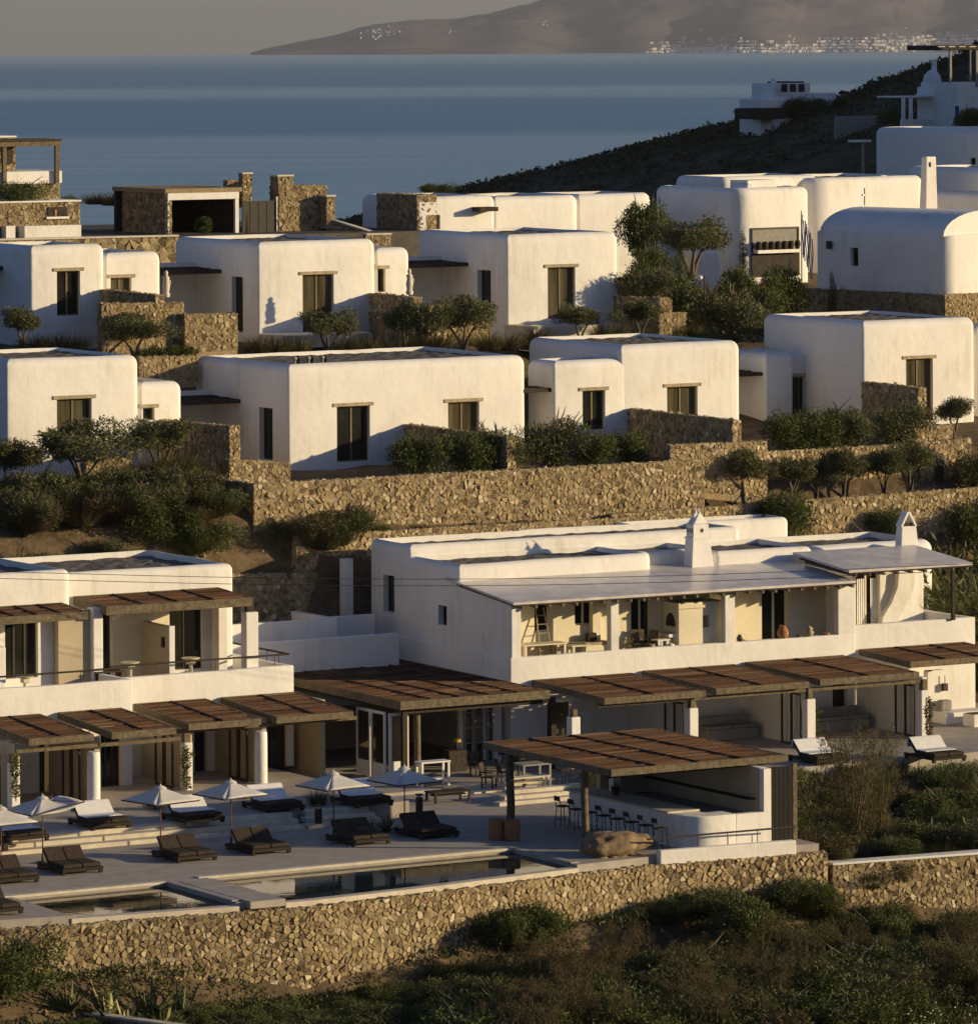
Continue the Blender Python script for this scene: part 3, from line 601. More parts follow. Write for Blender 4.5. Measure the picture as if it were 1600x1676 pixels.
for px, py, lab in [(10, 1441, 'dark double sun lounger cut by the left edge beside the pool, behind the lowest one'), (115, 1425, 'dark double sun lounger above the small pool, second from the left'), (302, 1405, 'dark double sun lounger standing in the umbrella shadow above the walkway between the pools'), (423, 1393, 'dark double sun lounger fourth from the left in the pool row'), (586, 1378, 'dark double sun lounger just right of the short steps'), (698, 1367, 'rightmost dark double sun lounger in the pool row'), (-18, 1492, 'dark sun lounger foot poking in at the lower left corner of the pool')]:
    lounger(lab, px, py, .04 if py > 1480 else .0, group=G1)
for px, py, lab in [(28, 1373, 'white towelled lounger with split backrest at the left edge'), (163, 1352, 'white towelled lounger behind the leftmost full umbrella'), (316, 1343, 'white towelled lounger under the second full umbrella'), (447, 1324, 'white towelled lounger behind the third umbrella in front of the round column'), (592, 1316, 'shaded towelled lounger beside the white pavilion corner doors')]:
    lounger(lab, px, py, .46, towel=True, group=G2)
lounger('sunlit towelled lounger at the far right garden terrace', 1530, 1243, .5, towel=True, group=G2)
lounger('towelled lounger half hidden by the wispy tree near the bar', 1340, 1247, .5, towel=True, group=G2)
# ---------------------------------------------------------------- umbrellas
def umbrella(label, px, py, rot, W=1.95, flap=0., z=0.):
    f2 = Fr(rot); u, v = f2.G(px, py, z); T = thing('parasol', label, 'umbrella', u, v, z, f2, 'white umbrellas beside the pool'); h = W/2; zr, za = 1.84, 2.30
    MB().tube([(u, v, z+.06), (u, v, z+za-.03)], .024, 8).build('pole', 'pole_wood', T)
    MB().lathe((u, v, z), [(.24, 0), (.24, .05), (.05, .08), (.04, .3)], 14).build('base', 'metal_dark', T)
    cs = [(-h, -h), (h, -h), (h, h), (-h, h)]; mb = MB(); N = 6
    for k in range(4):
        a, b_ = cs[k], cs[(k+1) % 4]; g = []
        for i in range(N+1):
            for j in range(N+1):
                t = i/N; s_ = j/N; x = (a[0]+(b_[0]-a[0])*s_)*t; y = (a[1]+(b_[1]-a[1])*s_)*t
                zz = za+(zr-za)*t-.05*math.sin(math.pi*s_)*t*(1-t)*2+.03*math.sin(math.pi*s_)*t
                if flap and x > 0: q = t*max(0, x/h); zz += flap*q*q; x += flap*.45*q*q
                g.append((u+x, v+y, z+zz))
        mb.add(g, [(i*(N+1)+j, (i+1)*(N+1)+j, (i+1)*(N+1)+j+1, i*(N+1)+j+1) for i in range(N) for j in range(N)], .5, False)
    c = mb.build('canopy', 'canvas', T, smooth=25); s = c.modifiers.new('s', 'SOLIDIFY'); s.thickness = .012
    e = MB()
    for k in range(4):
        a, b_ = cs[k], cs[(k+1) % 4]; zz = lambda p: zr+(flap*max(0, p[0]/h)**2 if flap else 0)
        f_ = lambda p: (u+p[0]*1.01+(flap*.45 if flap and p[0] > 0 else 0), v+p[1]*1.01)
        A, B = f_(a), f_(b_); e.add([(*A, z+zz(a)-.035), (*B, z+zz(b_)-.035), (*B, z+zz(b_)+.012), (*A, z+zz(a)+.012)], [(0, 1, 2, 3)])
        MB().tube([(u, v, z+za-.1), (u+a[0]*.96, v+a[1]*.96, z+zr-.0+(flap if flap and a[0] > 0 else 0))], .013, 5).build('rib', 'pole_wood', T)
    o = e.build('valance', 'canvas_edge', T); s = o.modifiers.new('s', 'SOLIDIFY'); s.thickness = .015
    MB().lathe((u, v, z+za-.05), [(.24, 0), (.15, .075), (.04, .10), (.015, .17)], 8).build('vent_cap', 'canvas', T)
umbrella('white umbrella cut off by the left edge of the deck', 2, 1432, 34)
umbrella('white umbrella with one wind-blown corner, leftmost that shows whole', 70, 1413, 34, flap=.33)
umbrella('white umbrella in front of the round left column, second that shows whole', 263, 1395, 42)
umbrella('white umbrella right of the flowered square column, third that shows whole', 378, 1385, 39)
umbrella('half-sunlit white umbrella left of the white pavilion corner doors', 546, 1370, 38)
umbrella('shaded white umbrella in front of the white pavilion corner doors', 662, 1361, 36)
# bollard lights, baskets, plant pots
for px, py, lab in [(521, 1355, 'dark post light with a bright top slot beside the short steps'), (686, 1336, 'dark post light behind the spiky plants on the plaza'), (8, 1400, 'post light at the left edge in front of the broad steps')]:
    u, v = M.G(px, py, 0.); T = thing('post_light', lab, 'light', u, v, 0.); part('post', 'timber_dark', T, (u-.1, u+.1, v-.1, v+.1, 0, .70), bev=.01); part('head', 'metal_dark', T, (u-.11, u+.11, v-.11, v+.11, .76, .82)); part('slot', 'frame_white', T, (u-.05, u+.03, v-.06, v+.06, .70, .76))
for px, py, lab in [(838, 1376, 'sunlit round wicker basket at the foot of the wooden post'), (812, 1375, 'shaded round wicker basket left of the sunlit basket')]:
    u, v = M.G(px, py, 0.); T = thing('basket', lab, 'basket', u, v, 0., group='wicker baskets by the post')
    mb = MB().lathe((u, v, 0), [(.25, 0), (.275, .1), (.28, .35), (.29, .68), (.31, .72), (.28, .74), (.25, .70)], 20); mb.build('body', 'basket', T)
    for k in range(8): MB().lathe((u, v, .04+k*.085), [(.275, 0), (.298, .02), (.298, .04), (.275, .06)], 20).build('weave_band', 'basket', T)
# ---------------------------------------------------------------- poolside bar
pf = [M.G(px, py, 2.95) for px, py in [(1000, 1263), (1298, 1240), (1100, 1192), (795, 1213)]]
T = thing('bar_pergola', 'reed-roofed pergola over the poolside bar', 'pergola', 100.6, 164, 0)
u0_ = pf[0][0]; u1_ = pf[1][0]; v0_ = pf[0][1]; v1_ = pf[2][1]
pergola(T, u0_, u1_, v0_, v1_, 2.98, 2.98, 3, .22)
for px, py, r in [(957, 1390, .13), (835, 1352, .15)]:
    u, v = M.G(px, py, 0); MB().tube([(u, v, 0), (u+.03, v, .8), (u-.02, v, 1.8), (u, v, 2.76)], [r*1.1, r, r*1.05, r*.95], 10).build('post', 'timber', T)
u, v = M.G(1299, 1376, 0); part('post', 'timber', T, (u-.09, u+.09, v-.09, v+.09, -.3, 2.76), bev=.01)
part('beam', 'timber_dark', T, (u0_+.3, u1_-.1, v0_+.7, v0_+.85, 2.6, 2.755)); part('beam', 'timber_dark', T, (u0_+.3, u1_-.1, v1_-.8, v1_-.65, 2.6, 2.755))
T = thing('bar_counter', 'white bar counter with a rounded end and pale stone top', 'bar', 106, 164, 0)
uc, vc = M.G(1205, 1387, 0); ub0, vb0 = M.G(1062, 1332, 0)
Pc = [(uc-1.9, vc, .9), (uc, vc, .05), (uc, vc+.95, .05), (uc-.75, vc+.95, .2), (uc-.75, vc+8.3, .05), (uc-1.9, vc+8.3, .05)]
soft_block(Pc, 0, 1.18, .04, .2, .1, 0, True).build('body', 'plaster', T, smooth=40)
part('top', 'coping', T, (uc-2.05, uc-.7, vc+1.3, vc+8.4, 1.183, 1.25), bev=.015)
part('back_counter', 'soft_grey', T, (uc+.1, uc+1.0, vc+1.3, vc+7, 0, 1.05))
T = thing('bar_kiosk', 'white open-sided bar enclosure with a serving hatch', 'kiosk', uc, vc, 0)
ue, _ = M.V(1262, 1300, vc)
part('wall', 'plaster', T, (uc+.003, ue, vc+.01, vc+.3, 0, 1.16), (ue-.32, ue, vc+.01, vc+.3, 1.16, 2.68), (ue-.3, ue, vc+.3, vc+8, 0, 2.69), bev=.015)
part('back_wall', 'shade_tan_wall', T, (uc-.9, ue-.3, vc+7.7, vc+8, 0, 2.68)); part('door_post', 'plaster', T, (uc-.9, uc-.6, vc+6.8, vc+7.1, 0, 2.68))
part('side_lining', 'shade_tan_wall', T, (ue-.335, ue-.31, vc+.32, vc+7.7, .95, 2.68)); part('shelf', 'timber_dark', T, (ue-.65, ue-.335, vc+.5, vc+7.5, 1.55, 1.59)); part('shelf', 'timber_dark', T, (ue-.9, ue-.335, vc+.5, vc+7.5, .95, 1.02))
for k in range(10): part('screen_slat', 'black_timber', T, (ue+.04+k*.092, ue+.04+k*.092+.085, vc+.1+.01*(k % 2), vc+.16, -.1, 2.7))
def stool(label, u, v, z=0., rz=0):
    T = thing('bar_stool', label, 'stool', u, v, z, M, 'stools along the bar counter')
    for sx in (-1, 1):
        for sy in (-1, 1): MB().tube([(u+sx*.22, v+sy*.22, z), (u+sx*.15, v+sy*.15, z+.72)], .016, 6).build('leg', 'metal_dark', T)
    part('seat', 'timber_dark', T, (u-.2, u+.2, v-.2, v+.2, z+.72, z+.765), bev=.015)
    part('footrest', 'metal_dark', T, (u-.19, u+.19, v-.2, v-.18, z+.25, z+.27), (u-.19, u+.19, v+.18, v+.2, z+.25, z+.27), (u-.2, u-.18, v-.18, v+.18, z+.25, z+.27))
    for sy in (-1, 1): MB().tube([(u-.18, v+sy*.17, z+.76), (u-.24, v+sy*.17, z+1.12)], .014, 6).build('back_post', 'metal_dark', T)
    part('backrest', 'timber_dark', T, (u-.26, u-.23, v-.19, v+.19, z+.95, z+1.12))
    return T
for k in range(8):
    stool(['bar stool nearest the rounded counter end', 'second bar stool from the rounded counter end', 'third bar stool from the rounded counter end', 'fourth bar stool from the rounded counter end', 'fifth bar stool counted from the rounded counter end', 'third bar stool from the far end of the counter', 'second bar stool from the far end, beside the steps', 'farthest bar stool, its back against the pale steps'][k], uc-2.55, vc+1.0+k*.95)
mb = MB()
T = thing('ice_bucket', 'small dark bucket and bottles on the far bar top', 'bucket', uc-1.3, vc+6, 1.25); MB().lathe((uc-1.3, vc+6, 1.25), [(.13, 0), (.18, .28), (.19, .3), (.16, .29)], 14).build('bucket', 'metal_dark', T)
for k in range(3): MB().lathe((uc-1.35+.07*k, vc+6+.05*(k % 2), 1.4), [(.035, 0), (.035, .2), (.013, .27), (.013, .34)], 8).build('bottle', 'agave_leaf', T)
# ================================================================ RIGHT TWO-STOREY HOUSE
F = Fr(29.6); pA = M.xyz(110.68, 186.5, 0); uA, vA, _ = F.uv(pA)
T = thing('terrace_house', 'white two-storey house with sloping grey porch roofs and carved chimney', 'house', uA, vA, 0, F)
uR, _ = F.V(1400, 1050, vA); zp = F.V(835, 1077, vA)[1]
# ground floor with terrace parapet, openings behind the pergola columns
gf = [(1057, 1120, 1140, 1200, dict(nm=3, lintel=False, glass='curtain_glass', fm='frame_dark')), (1258, 1312, 1128, 1222, dict(nm=3, lintel=False, fm='frame_dark')), (895, 925, 1150, 1240, dict(nm=2, lintel=False, fm='frame_white')), (1362, 1385, 1120, 1210, dict(nm=1, lintel=False, fm='frame_dark'))]
house(T, F, rect(uA, uR, vA, vA+11.6, .06), 0, zp, fw=gf, rt=.05, th=.32, rd=.62, gravel=False, name='ground_floor')
zpr = F.V(1400, 1044-17, vA)[1]; uR2, _ = F.V(1597, 1030, vA+.2)
house(T, F, rect(uR+.003, uR2, vA+.25, vA+10, .06), 0, zpr+.05, fw=[(1440, 1500, 1115, 1205, dict(nm=4, lintel=False, fm='frame_dark', glass='curtain_glass'))], rt=.05, th=.32, rd=.62, gravel=False, name='ground_floor')
u2 = uA+.09; vb1 = F.S(750, 925, u2)[0]; vb2 = F.S(670, 893, u2)[0]; vb3 = F.S(600, 880, u2)[0]
zA = F.S(750, 925, u2)[1]; zB = F.S(670, 893, u2)[1]; zf_ = F.V(850, 987, vA)[1]; zb_ = F.S(750, 955, u2)[1]
uA1 = F.V(1068, 930, vb1)[0]; uA2 = F.V(1172, 930, vb1)[0]; uA3 = F.V(1333, 930, vb1)[0]
prch = [(942, 972, 962, 1022, dict(nm=2, lintel=False, fm='cream', glass='dark_glass')), (1033, 1063, 962, 1050, dict(nm=2, lintel=False, fm='cream')), (874, 897, 965, 1010, dict(nm=1, lintel=False, fm='cream'))]
sws = [(627, 645, 940, 1000, dict(nm=1, lintel=False, fm='frame_dark', rec=.3)), (717, 731, 990, 1022, dict(nm=1, lintel=False, fm='frame_dark', rec=.3))]
house(T, F, rect(u2, uA1, vb1, vb2+.2, (.1, .35, .1, .1)), 3.3, zA, sw=sws[1:], rt=.28, th=.3, rd=.25, name='front_wing')
house(T, F, rect(uA1-.4, uA2+.3, vb1+.9, vb2+.2, .1), 3.3, zA-.02, rt=.2, th=.3, rd=.25, name='front_wing')
house(T, F, rect(uA2, uA3, vb1, vb2+.2, (.2, .35, .2, .2)), 3.3, zA-.1, rt=.28, th=.3, rd=.25, name='front_wing')
uB1 = F.V(1213, 890, vb2)[0]
house(T, F, rect(u2, uB1, vb2, vb3, (.1, .3, .1, .5)), 3.3, zB, sw=sws[:1], rt=.3, th=.3, rd=.3, name='rear_wing')
zC = F.V(1240, 900, vb2-.5)[1]; uC0 = F.V(1212, 895, vb2-.5)[0]; uC1 = F.V(1508, 890, vb2-.5)[0]
house(T, F, rect(uC0, uC1, vb1+2.4, vb3-.4, (.2, .6, .3, .2)), 3.3, zC+.12, rt=.45, th=.5, rd=.3, name='side_wing')
uD0 = F.V(865, 875, vb3+.3)[0]; uD1 = F.V(1030, 868, vb3+.3)[0]; uD2 = F.V(1285, 862, vb3+.3)[0]
house(T, F, rect(uD0, uD1, vb3-.02, vb3+1.7, .15), 3.3, F.V(1000, 862, vb3+.3)[1]-.05, rt=.12, th=.3, rd=.2, name='back_wing')
house(T, F, rect(uD1+.02, uD2, vb3-.03, vb3+1.9, .25), 3.3, F.V(1150, 858, vb3+.3)[1]+.15, rt=.25, th=.3, rd=.25, name='back_wing')
# porch: side wall, columns, sloping slab with rafters
MB().hexa([(u2, vA+.03, zp-.02), (u2+.3, vA+.03, zp-.02), (u2+.3, vb1-.002, zp-.02), (u2, vb1-.002, zp-.02)], [(u2, vA+.03, zf_-.09), (u2+.3, vA+.03, zf_-.09), (u2+.3, vb1-.002, zb_-.12), (u2, vb1-.002, zb_-.12)]).build('porch_side_wall', 'plaster', T, bev=.02)
uE = F.V(1392, 960, vA)[0]
sl = lambda a, b_, va, vb_, za, zb, t: MB().hexa([(a, va, za), (b_, va, za), (b_, vb_, zb), (a, vb_, zb)], [(a, va, za+t), (b_, va, za+t), (b_, vb_, zb+t), (a, vb_, zb+t)])
sl(uA-.05, uE, vA-.35, vb1+.9, zf_-.03, zb_+.07, .10).build('porch_roof', 'screed', T)
sl(uA-.06, uE+.01, vA-.37, vb1-.1, zf_-.085, zb_-.06, .05).build('roof_edge', 'timber_dark', T)
for k in range(26): c = uA+.35+k*(uE-uA-.5)/25.; sl(c-.05, c+.05, vA-.42, vb1-.01, zf_-.2, zb_-.2, .11).build('rafter', 'timber', T)
for l, r in [(1000, 1013), (1187, 1203), (1372, 1399)]:
    a = F.V(l, 1000, vA)[0]; b_ = F.V(r, 1000, vA)[0]; part('column', 'plaster', T, (a, b_, vA+.03, vA+.36, zp-.1, zf_-.09), bev=.015)
a = F.V(1203, 1000, vA)[0]; c_ = F.V(1372, 1000, vA)[0]; b_ = F.V(1399, 1000, vA)[0]
part('porch_end_wall', 'plaster', T, (b_-.3, b_-.002, vA+.365, vb1-.01, 3.5, zf_-.1), bev=.01)
a = F.V(840, 1000, vA)[0]; b_ = F.V(848, 1000, vA)[0]; part('column', 'plaster', T, (u2+.302, u2+.42, vA+.03, vA+.36, zp-.1, zf_-.09))
vp = vA+1.75; uW = F.V(1399, 1000, vA)[0]-.3
pw = part('porch_wall', 'cream', T, (u2+.305, uW-.01, vp, vp+.35, 3.5, zf_+.02))  # white wall whose sunlit warmth is put into the cream colour
cs_ = []
for l, r, t, b_, nm_ in [(874, 899, 962, 1035, 1), (940, 970, 962, 1024, 2), (1032, 1064, 962, 1062, 2), (1246, 1288, 962, 1062, 2)]:
    a = F.V(l, t, vp)[0]; c_ = F.V(r, t, vp)[0]; zt_ = min(zf_-.2, F.V(l, t, vp)[1]); zb2 = max(3.62, F.V(l, b_, vp)[1]); cs_.append((a, c_, vp-.5, vp+.2, zb2, zt_)); f_ = part('window', 'cream', T, *frame_bars('F', a, c_, zb2, zt_, vp+.1, nm_)); part('pane', 'dark_glass', f_, (a+.03, c_-.03, vp+.15, vp+.17, zb2, zt_-.02))
cut(pw, cs_, ORG[T.name][1])
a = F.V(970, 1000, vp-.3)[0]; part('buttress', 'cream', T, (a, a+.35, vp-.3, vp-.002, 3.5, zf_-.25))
# annex on the right
uX0, uX1 = F.V(1393, 960, vb1-.9)[0], F.V(1512, 960, vb1-.9)[0]; zX = F.V(1400, 935, vA)[1]
house(T, F, rect(uX0, uX1, vb1-.9, vb1+3, .1), 3.3, zX+.28, fw=[(1400, 1440, 935, 1032, dict(nm=2, lintel=False, fm='cream', glass='dark_glass'))], rt=.1, th=.3, rd=.1, gravel=False, name='annex_wall')
cv = MB()
for k in range(2): a = F.V(1402+k*22, 980, vb1-.72)[0]; cv.add([(a+i*.05, vb1-.72+.03*(i % 2), z) for z in (3.7, 6.0) for i in range(9)], [(i, i+1, i+10, i+9) for i in range(8)])
cv.build('curtain', 'towel', T)
ur = F.V(1590, 925, vA-.3)[0]; uq = F.V(1388, 925, vA-.3)[0]
zr0 = F.V(1400, 932, vA-.3)[1]
sl(uq, ur, vA-.35, vb1-.4, zr0-.12, zr0+.28, .1).build('porch_roof', 'screed', T); sl(uq-.01, ur+.01, vA-.37, vb1-.9, zr0-.18, zr0+.14, .05).build('roof_edge', 'timber_dark', T)
for k in range(9): c = uq+.3+k*(ur-uq-.6)/8.; sl(c-.05, c+.05, vA-.42, vb1-.95, zr0-.29, zr0-.05, .11).build('rafter', 'timber', T)
a = F.V(1563, 1000, vA)[0]; part('post', 'timber_dark', T, (a-.07, a+.07, vA+.1, vA+.24, zpr, zr0-.15)); a = F.V(1438, 1000, vA)[0]
cp = [(1478, 936), (1476, 960), (1466, 985), (1452, 1008), (1447, 1045)]; vq = vb1-.9; mb = MB(); pl = []
for px, py in cp: a, z = F.V(px, py, vq); pl.append((a, z))
for (a, z), (b_, z2) in zip(pl, pl[1:]): mb.hexa([(b_-.42, vq-.3, z2), (b_+.42, vq-.3, z2), (b_+.42, vq-.004, z2), (b_-.42, vq-.004, z2)], [(a-.42, vq-.3, z), (a+.42, vq-.3, z), (a+.42, vq-.004, z), (a-.42, vq-.004, z)])
mb.build('flue_relief', 'plaster', T)
# carved chimney with two crests and a star
uc_, _ = F.V(1134, 940, vb1-.1); ud_ = F.V(1166, 940, vb1-.1)[0]; vch = vb1-.15; zc0 = zb_-.2; zc1 = F.V(1145, 880, vb1)[1]
Tc = thing('chimney', 'carved white chimney with twin pointed crests and a star hole', 'chimney', uc_, vch, zc0, F)
ORG[Tc.name] = (F, (uc_, vch, zc0)); 
MB().hexa([(uc_-.12, vch, zc0-.2), (ud_+.12, vch, zc0-.2), (ud_+.12, vch+.72, zc0-.2), (uc_-.12, vch+.72, zc0-.2)], [(uc_, vch+.04, zc1), (ud_-.15, vch+.04, zc1), (ud_-.15, vch+.64, zc1), (uc_, vch+.64, zc1)]).build('shaft', 'plaster', Tc, bev=.02)
w_ = ud_-.15-uc_; box_ = part('lantern', 'plaster', Tc, (uc_+.03, uc_+w_-.03, vch+.06, vch+.62, zc1, zc1+.55), (uc_-.03, uc_+w_+.03, vch+.0, vch+.68, zc1-.05, zc1+.02), bev=.01)
st = MB(); cx, cz = uc_+w_*.55, zc1+.3; st.add([(cx+.13*(1 if i % 2 == 0 else .42)*math.sin(i*math.pi/5), vch+.052, cz+.13*(1 if i % 2 == 0 else .42)*math.cos(i*math.pi/5)) for i in range(10)], [tuple(range(10))]); st.build('star_hole', 'interior', Tc)
for k in range(3): part('vent_slot', 'interior', Tc, (uc_+.024, uc_+.03, vch+.12+k*.17, vch+.2+k*.17, zc1+.2, zc1+.4))
for k in (0, 1):
    cv_ = vch+.2+k*.28; cu = uc_+w_*.5
    MB().hexa([(uc_+.03, cv_-.13, zc1+.55), (uc_+w_-.03, cv_-.13, zc1+.55), (uc_+w_-.03, cv_+.13, zc1+.55), (uc_+.03, cv_+.13, zc1+.55)], [(cu-.07, cv_-.05, zc1+1.0), (cu+.07, cv_-.05, zc1+1.0), (cu+.07, cv_+.05, zc1+1.0), (cu-.07, cv_+.05, zc1+1.0)]).build('crest', 'plaster', Tc, bev=.05)
    MB().lathe((cu, cv_, zc1+.98), [(.05, 0), (.06, .06), (.02, .1), (.015, .26)], 8).build('finial', 'plaster', Tc)
# gabled chimney on the annex
uc_, _ = F.V(1472, 930, vb1); ud_ = F.V(1502, 930, vb1)[0]; zc0 = F.V(1480, 932, vb1)[1]; zc1 = F.V(1480, 862, vb1)[1]; zc2 = F.V(1482, 838, vb1)[1]
Tc = thing('chimney', 'plain white chimney with a small pointed hood at the right roof end', 'chimney', uc_, vb1, zc0, F)
MB().hexa([(uc_-.05, vb1-.1, zc0-.4), (ud_+.12, vb1-.1, zc0-.4), (ud_+.12, vb1+.5, zc0-.4), (uc_-.05, vb1+.5, zc0-.4)], [(uc_+.12, vb1, zc1), (ud_-.08, vb1, zc1), (ud_-.08, vb1+.42, zc1), (uc_+.12, vb1+.42, zc1)]).build('shaft', 'plaster', Tc, bev=.03)
cu = (uc_+ud_+.04)/2; hw = (ud_-uc_-.2)/2
for sx in (-1, 1): MB().hexa([(cu+sx*hw-.05, vb1, zc1), (cu+sx*hw+.05, vb1, zc1), (cu+sx*hw+.05, vb1+.42, zc1), (cu+sx*hw-.05, vb1+.42, zc1)], [(cu+sx*.02-.05, vb1, zc2), (cu+sx*.02+.05, vb1, zc2), (cu+sx*.02+.05, vb1+.42, zc2), (cu+sx*.02-.05, vb1+.42, zc2)]).build('hood_slab', 'plaster', Tc)
part('flue_opening', 'interior', Tc, (cu-hw*.6, cu+hw*.6, vb1+.1, vb1+.36, zc1, zc1+.12))
# bread oven on the porch
uo0 = F.V(1110, 1030, vA+.55)[0]; uo1 = F.V(1185, 1030, vA+.55)[0]; zo = 3.58; To = thing('outdoor_oven', 'cream plastered outdoor oven with an arched mouth on the porch', 'oven', uo0, vA+.55, zo, F)
zt_ = F.V(1150, 985, vA+.55)[1]
o = soft_block(rect(uo0, uo1, vA+.55, vp-.01, .03), zo-.05, zt_, .03, .1, .1, 0, True).build('body', 'cream', To, smooth=40)
hx0, hz1 = F.V(1140, 1006, vA+1.); hx1 = F.V(1160, 1006, vA+.55)[0]; hz0 = F.V(1140, 1028, vA+.55)[1]
cb = [(hx0, hx1, vA+.3, vA+1.1, hz0, hz1)]
cut(o, cb, ORG[To.name][1])
ar = MB(); ar.add([(uo0-.012, vA+1.15+.38*math.cos(k*math.pi/8), zo+1.3+.55*math.sin(k*math.pi/8)) for k in range(9)], [tuple(range(9))]); ar.build('arch_mouth', 'interior', To)
part('mouth_shelf', 'plaster', To, (uo0-.35, uo0-.002, vA+.7, vA+1.6, zo+.9, zo+1.03)); part('mantel', 'cream', To, (uo0-.05, uo0+1.2, vA+.45, vA+.548, zt_-.22, zt_-.12))
# terrace furniture
def fp(px, py): return F.G(px, py, 3.6)
zt3 = 3.6
def table(label, px, py, L, Wd, h, m='table_cream', fr=F, z=zt3, rot=0):
    u, v = fr.G(px, py, z); T = thing('table', label, 'table', u, v, z, fr); part('table_top', m, T, (u-L/2, u+L/2, v-Wd/2, v+Wd/2, z+h-.05, z+h), bev=.01)
    for sx in (-1, 1):
        for sy in (-1, 1): part('leg', m, T, (u+sx*(L/2-.1)-.04, u+sx*(L/2-.1)+.04, v+sy*(Wd/2-.08)-.04, v+sy*(Wd/2-.08)+.04, z, z+h-.05))
    return T
def chair(label, px, py, m='timber', fr=F, z=zt3, rot=0, group=None):
    f2 = Fr(math.degrees(fr.a)+rot); p = fr.xyz(*fr.G(px, py, z), z); u, v, _ = f2.uv(p); T = thing('chair', label, 'chair', u, v, z, f2, group)
    part('seat', m, T, (u-.24, u+.24, v-.24, v+.24, z+.40, z+.45), bev=.01)
    for sx in (-1, 1):
        for sy in (-1, 1): part('leg', m, T, (u+sx*.21-.025, u+sx*.21+.025, v+sy*.21-.025, v+sy*.21+.025, z, z+.4))
        part('arm', m, T, (u+sx*.25-.03, u+sx*.25+.03, v-.24, v+.28, z+.6, z+.64))
    MB().hexa([(u-.24, v+.2, z+.45), (u+.24, v+.2, z+.45), (u+.24, v+.24, z+.45), (u-.24, v+.24, z+.45)], [(u-.24, v+.34, z+.95), (u+.24, v+.34, z+.95), (u+.24, v+.38, z+.95), (u-.24, v+.38, z+.95)]).build('backrest', m, T)
    return T
vm = vA+1.2; P_ = lambda px: F.V(px, 1060, vm)[0]
def pz(px, dv=1.2):
    u = F.V(px, 1060, vA+dv)[0]; return u, vA+dv
def tb(label, px, dv, L, Wd, h, m='table_cream'):
    u, v = pz(px, dv); T = thing('table', label, 'table', u, v, zt3, F); part('table_top', m, T, (u-L/2, u+L/2, v-Wd/2, v+Wd/2, zt3+h-.06, zt3+h), bev=.01)
    for sx in (-1, 1):
        for sy in (-1, 1): part('leg', m, T, (u+sx*(L/2-.1)-.05, u+sx*(L/2-.1)+.05, v+sy*(Wd/2-.08)-.05, v+sy*(Wd/2-.08)+.05, zt3, zt3+h-.06))
    return T
tb('long cream dining table at the left end of the upper porch', 886, .8, 2.0, .7, 1.0)
T_ = tb('cream bench standing behind the long dining table', 880, 1.45, 1.6, .35, .95); 
T_ = tb('small pale side table in front of the daybed', 945, .7, .8, .5, .85)
u, v = pz(965, 1.3); T_ = thing('daybed', 'low tan built-in bench with a dark cushion on the upper porch', 'bench', u, v, zt3, F); part('base', 'cream', T_, (u-1.6, u+.9, v-.3, v+.44, zt3, zt3+.75), bev=.02); part('seat_pad', 'lintel', T_, (u-1.55, u+.85, v-.28, v+.42, zt3+.752, zt3+.85), bev=.03); part('cushion', 'cushion', T_, (u-.1, u+.35, v+.0, v+.2, zt3+.853, zt3+1.2), bev=.06)
def ch2(label, px, dv, rot, m='timber'):
    u, v = pz(px, dv); f2 = Fr(29.6+rot); p = F.xyz(u, v, zt3); u, v, _ = f2.uv(p); T = thing('chair', label, 'chair', u, v, zt3, f2, 'armchairs on the upper porch')
    z = zt3+.25
    part('seat', m, T, (u-.26, u+.26, v-.26, v+.26, z+.40, z+.45), bev=.01)
    for sx in (-1, 1):
        for sy in (-1, 1): part('leg', m, T, (u+sx*.23-.025, u+sx*.23+.025, v+sy*.23-.025, v+sy*.23+.025, zt3, z+.4))
        part('arm', m, T, (u+sx*.28-.03, u+sx*.28+.03, v-.26, v+.3, z+.6, z+.64))
    MB().hexa([(u-.26, v+.22, z+.45), (u+.26, v+.22, z+.45), (u+.26, v+.26, z+.45), (u-.26, v+.26, z+.45)], [(u-.26, v+.36, z+.95), (u+.26, v+.36, z+.95), (u+.26, v+.40, z+.95), (u-.26, v+.40, z+.95)]).build('backrest', m, T)
ch2('wooden armchair just right of the second porch column', 1022, .8, 70); ch2('wooden armchair in the middle of the porch group', 1046, 1.1, -20); ch2('wooden armchair turned left beside the small metal table', 1062, .75, -70)
tb('small metal table between the armchairs and the oven', 1080, .75, .6, .6, .85, 'frame_white')
u, v = pz(886, 1.55); T_ = thing('ladder', 'wooden ladder leaning on the porch back wall', 'ladder', u, v, zt3, F)
for sx in (-1, 1): MB().tube([(u+sx*.3, v-.5, zt3), (u+sx*.18, v+.15, zt3+2.3)], .03, 6).build('rail', 'lintel', T_)
for k in range(6): t = .12+k*.15; MB().tube([(u-.3+.12*t, v-.5+.65*t, zt3+2.3*t), (u+.3-.12*t, v-.5+.65*t, zt3+2.3*t)], .02, 6).build('rung', 'lintel', T_)
def jar(label, px, dv, s, m='terracotta', fr=F, prof=None):
    u, v = pz(px, dv); T = thing('jar', label, 'jar', u, v, zp, F); MB().lathe((u, v, zp-.02), [(a*s, b_*s) for a, b_ in (prof or [(.25, 0), (.42, .22), (.46, .45), (.38, .72), (.24, .9), (.22, .98), (.30, 1.03), (.26, 1.04), (.18, .98)])], 18).build('body', m, T)
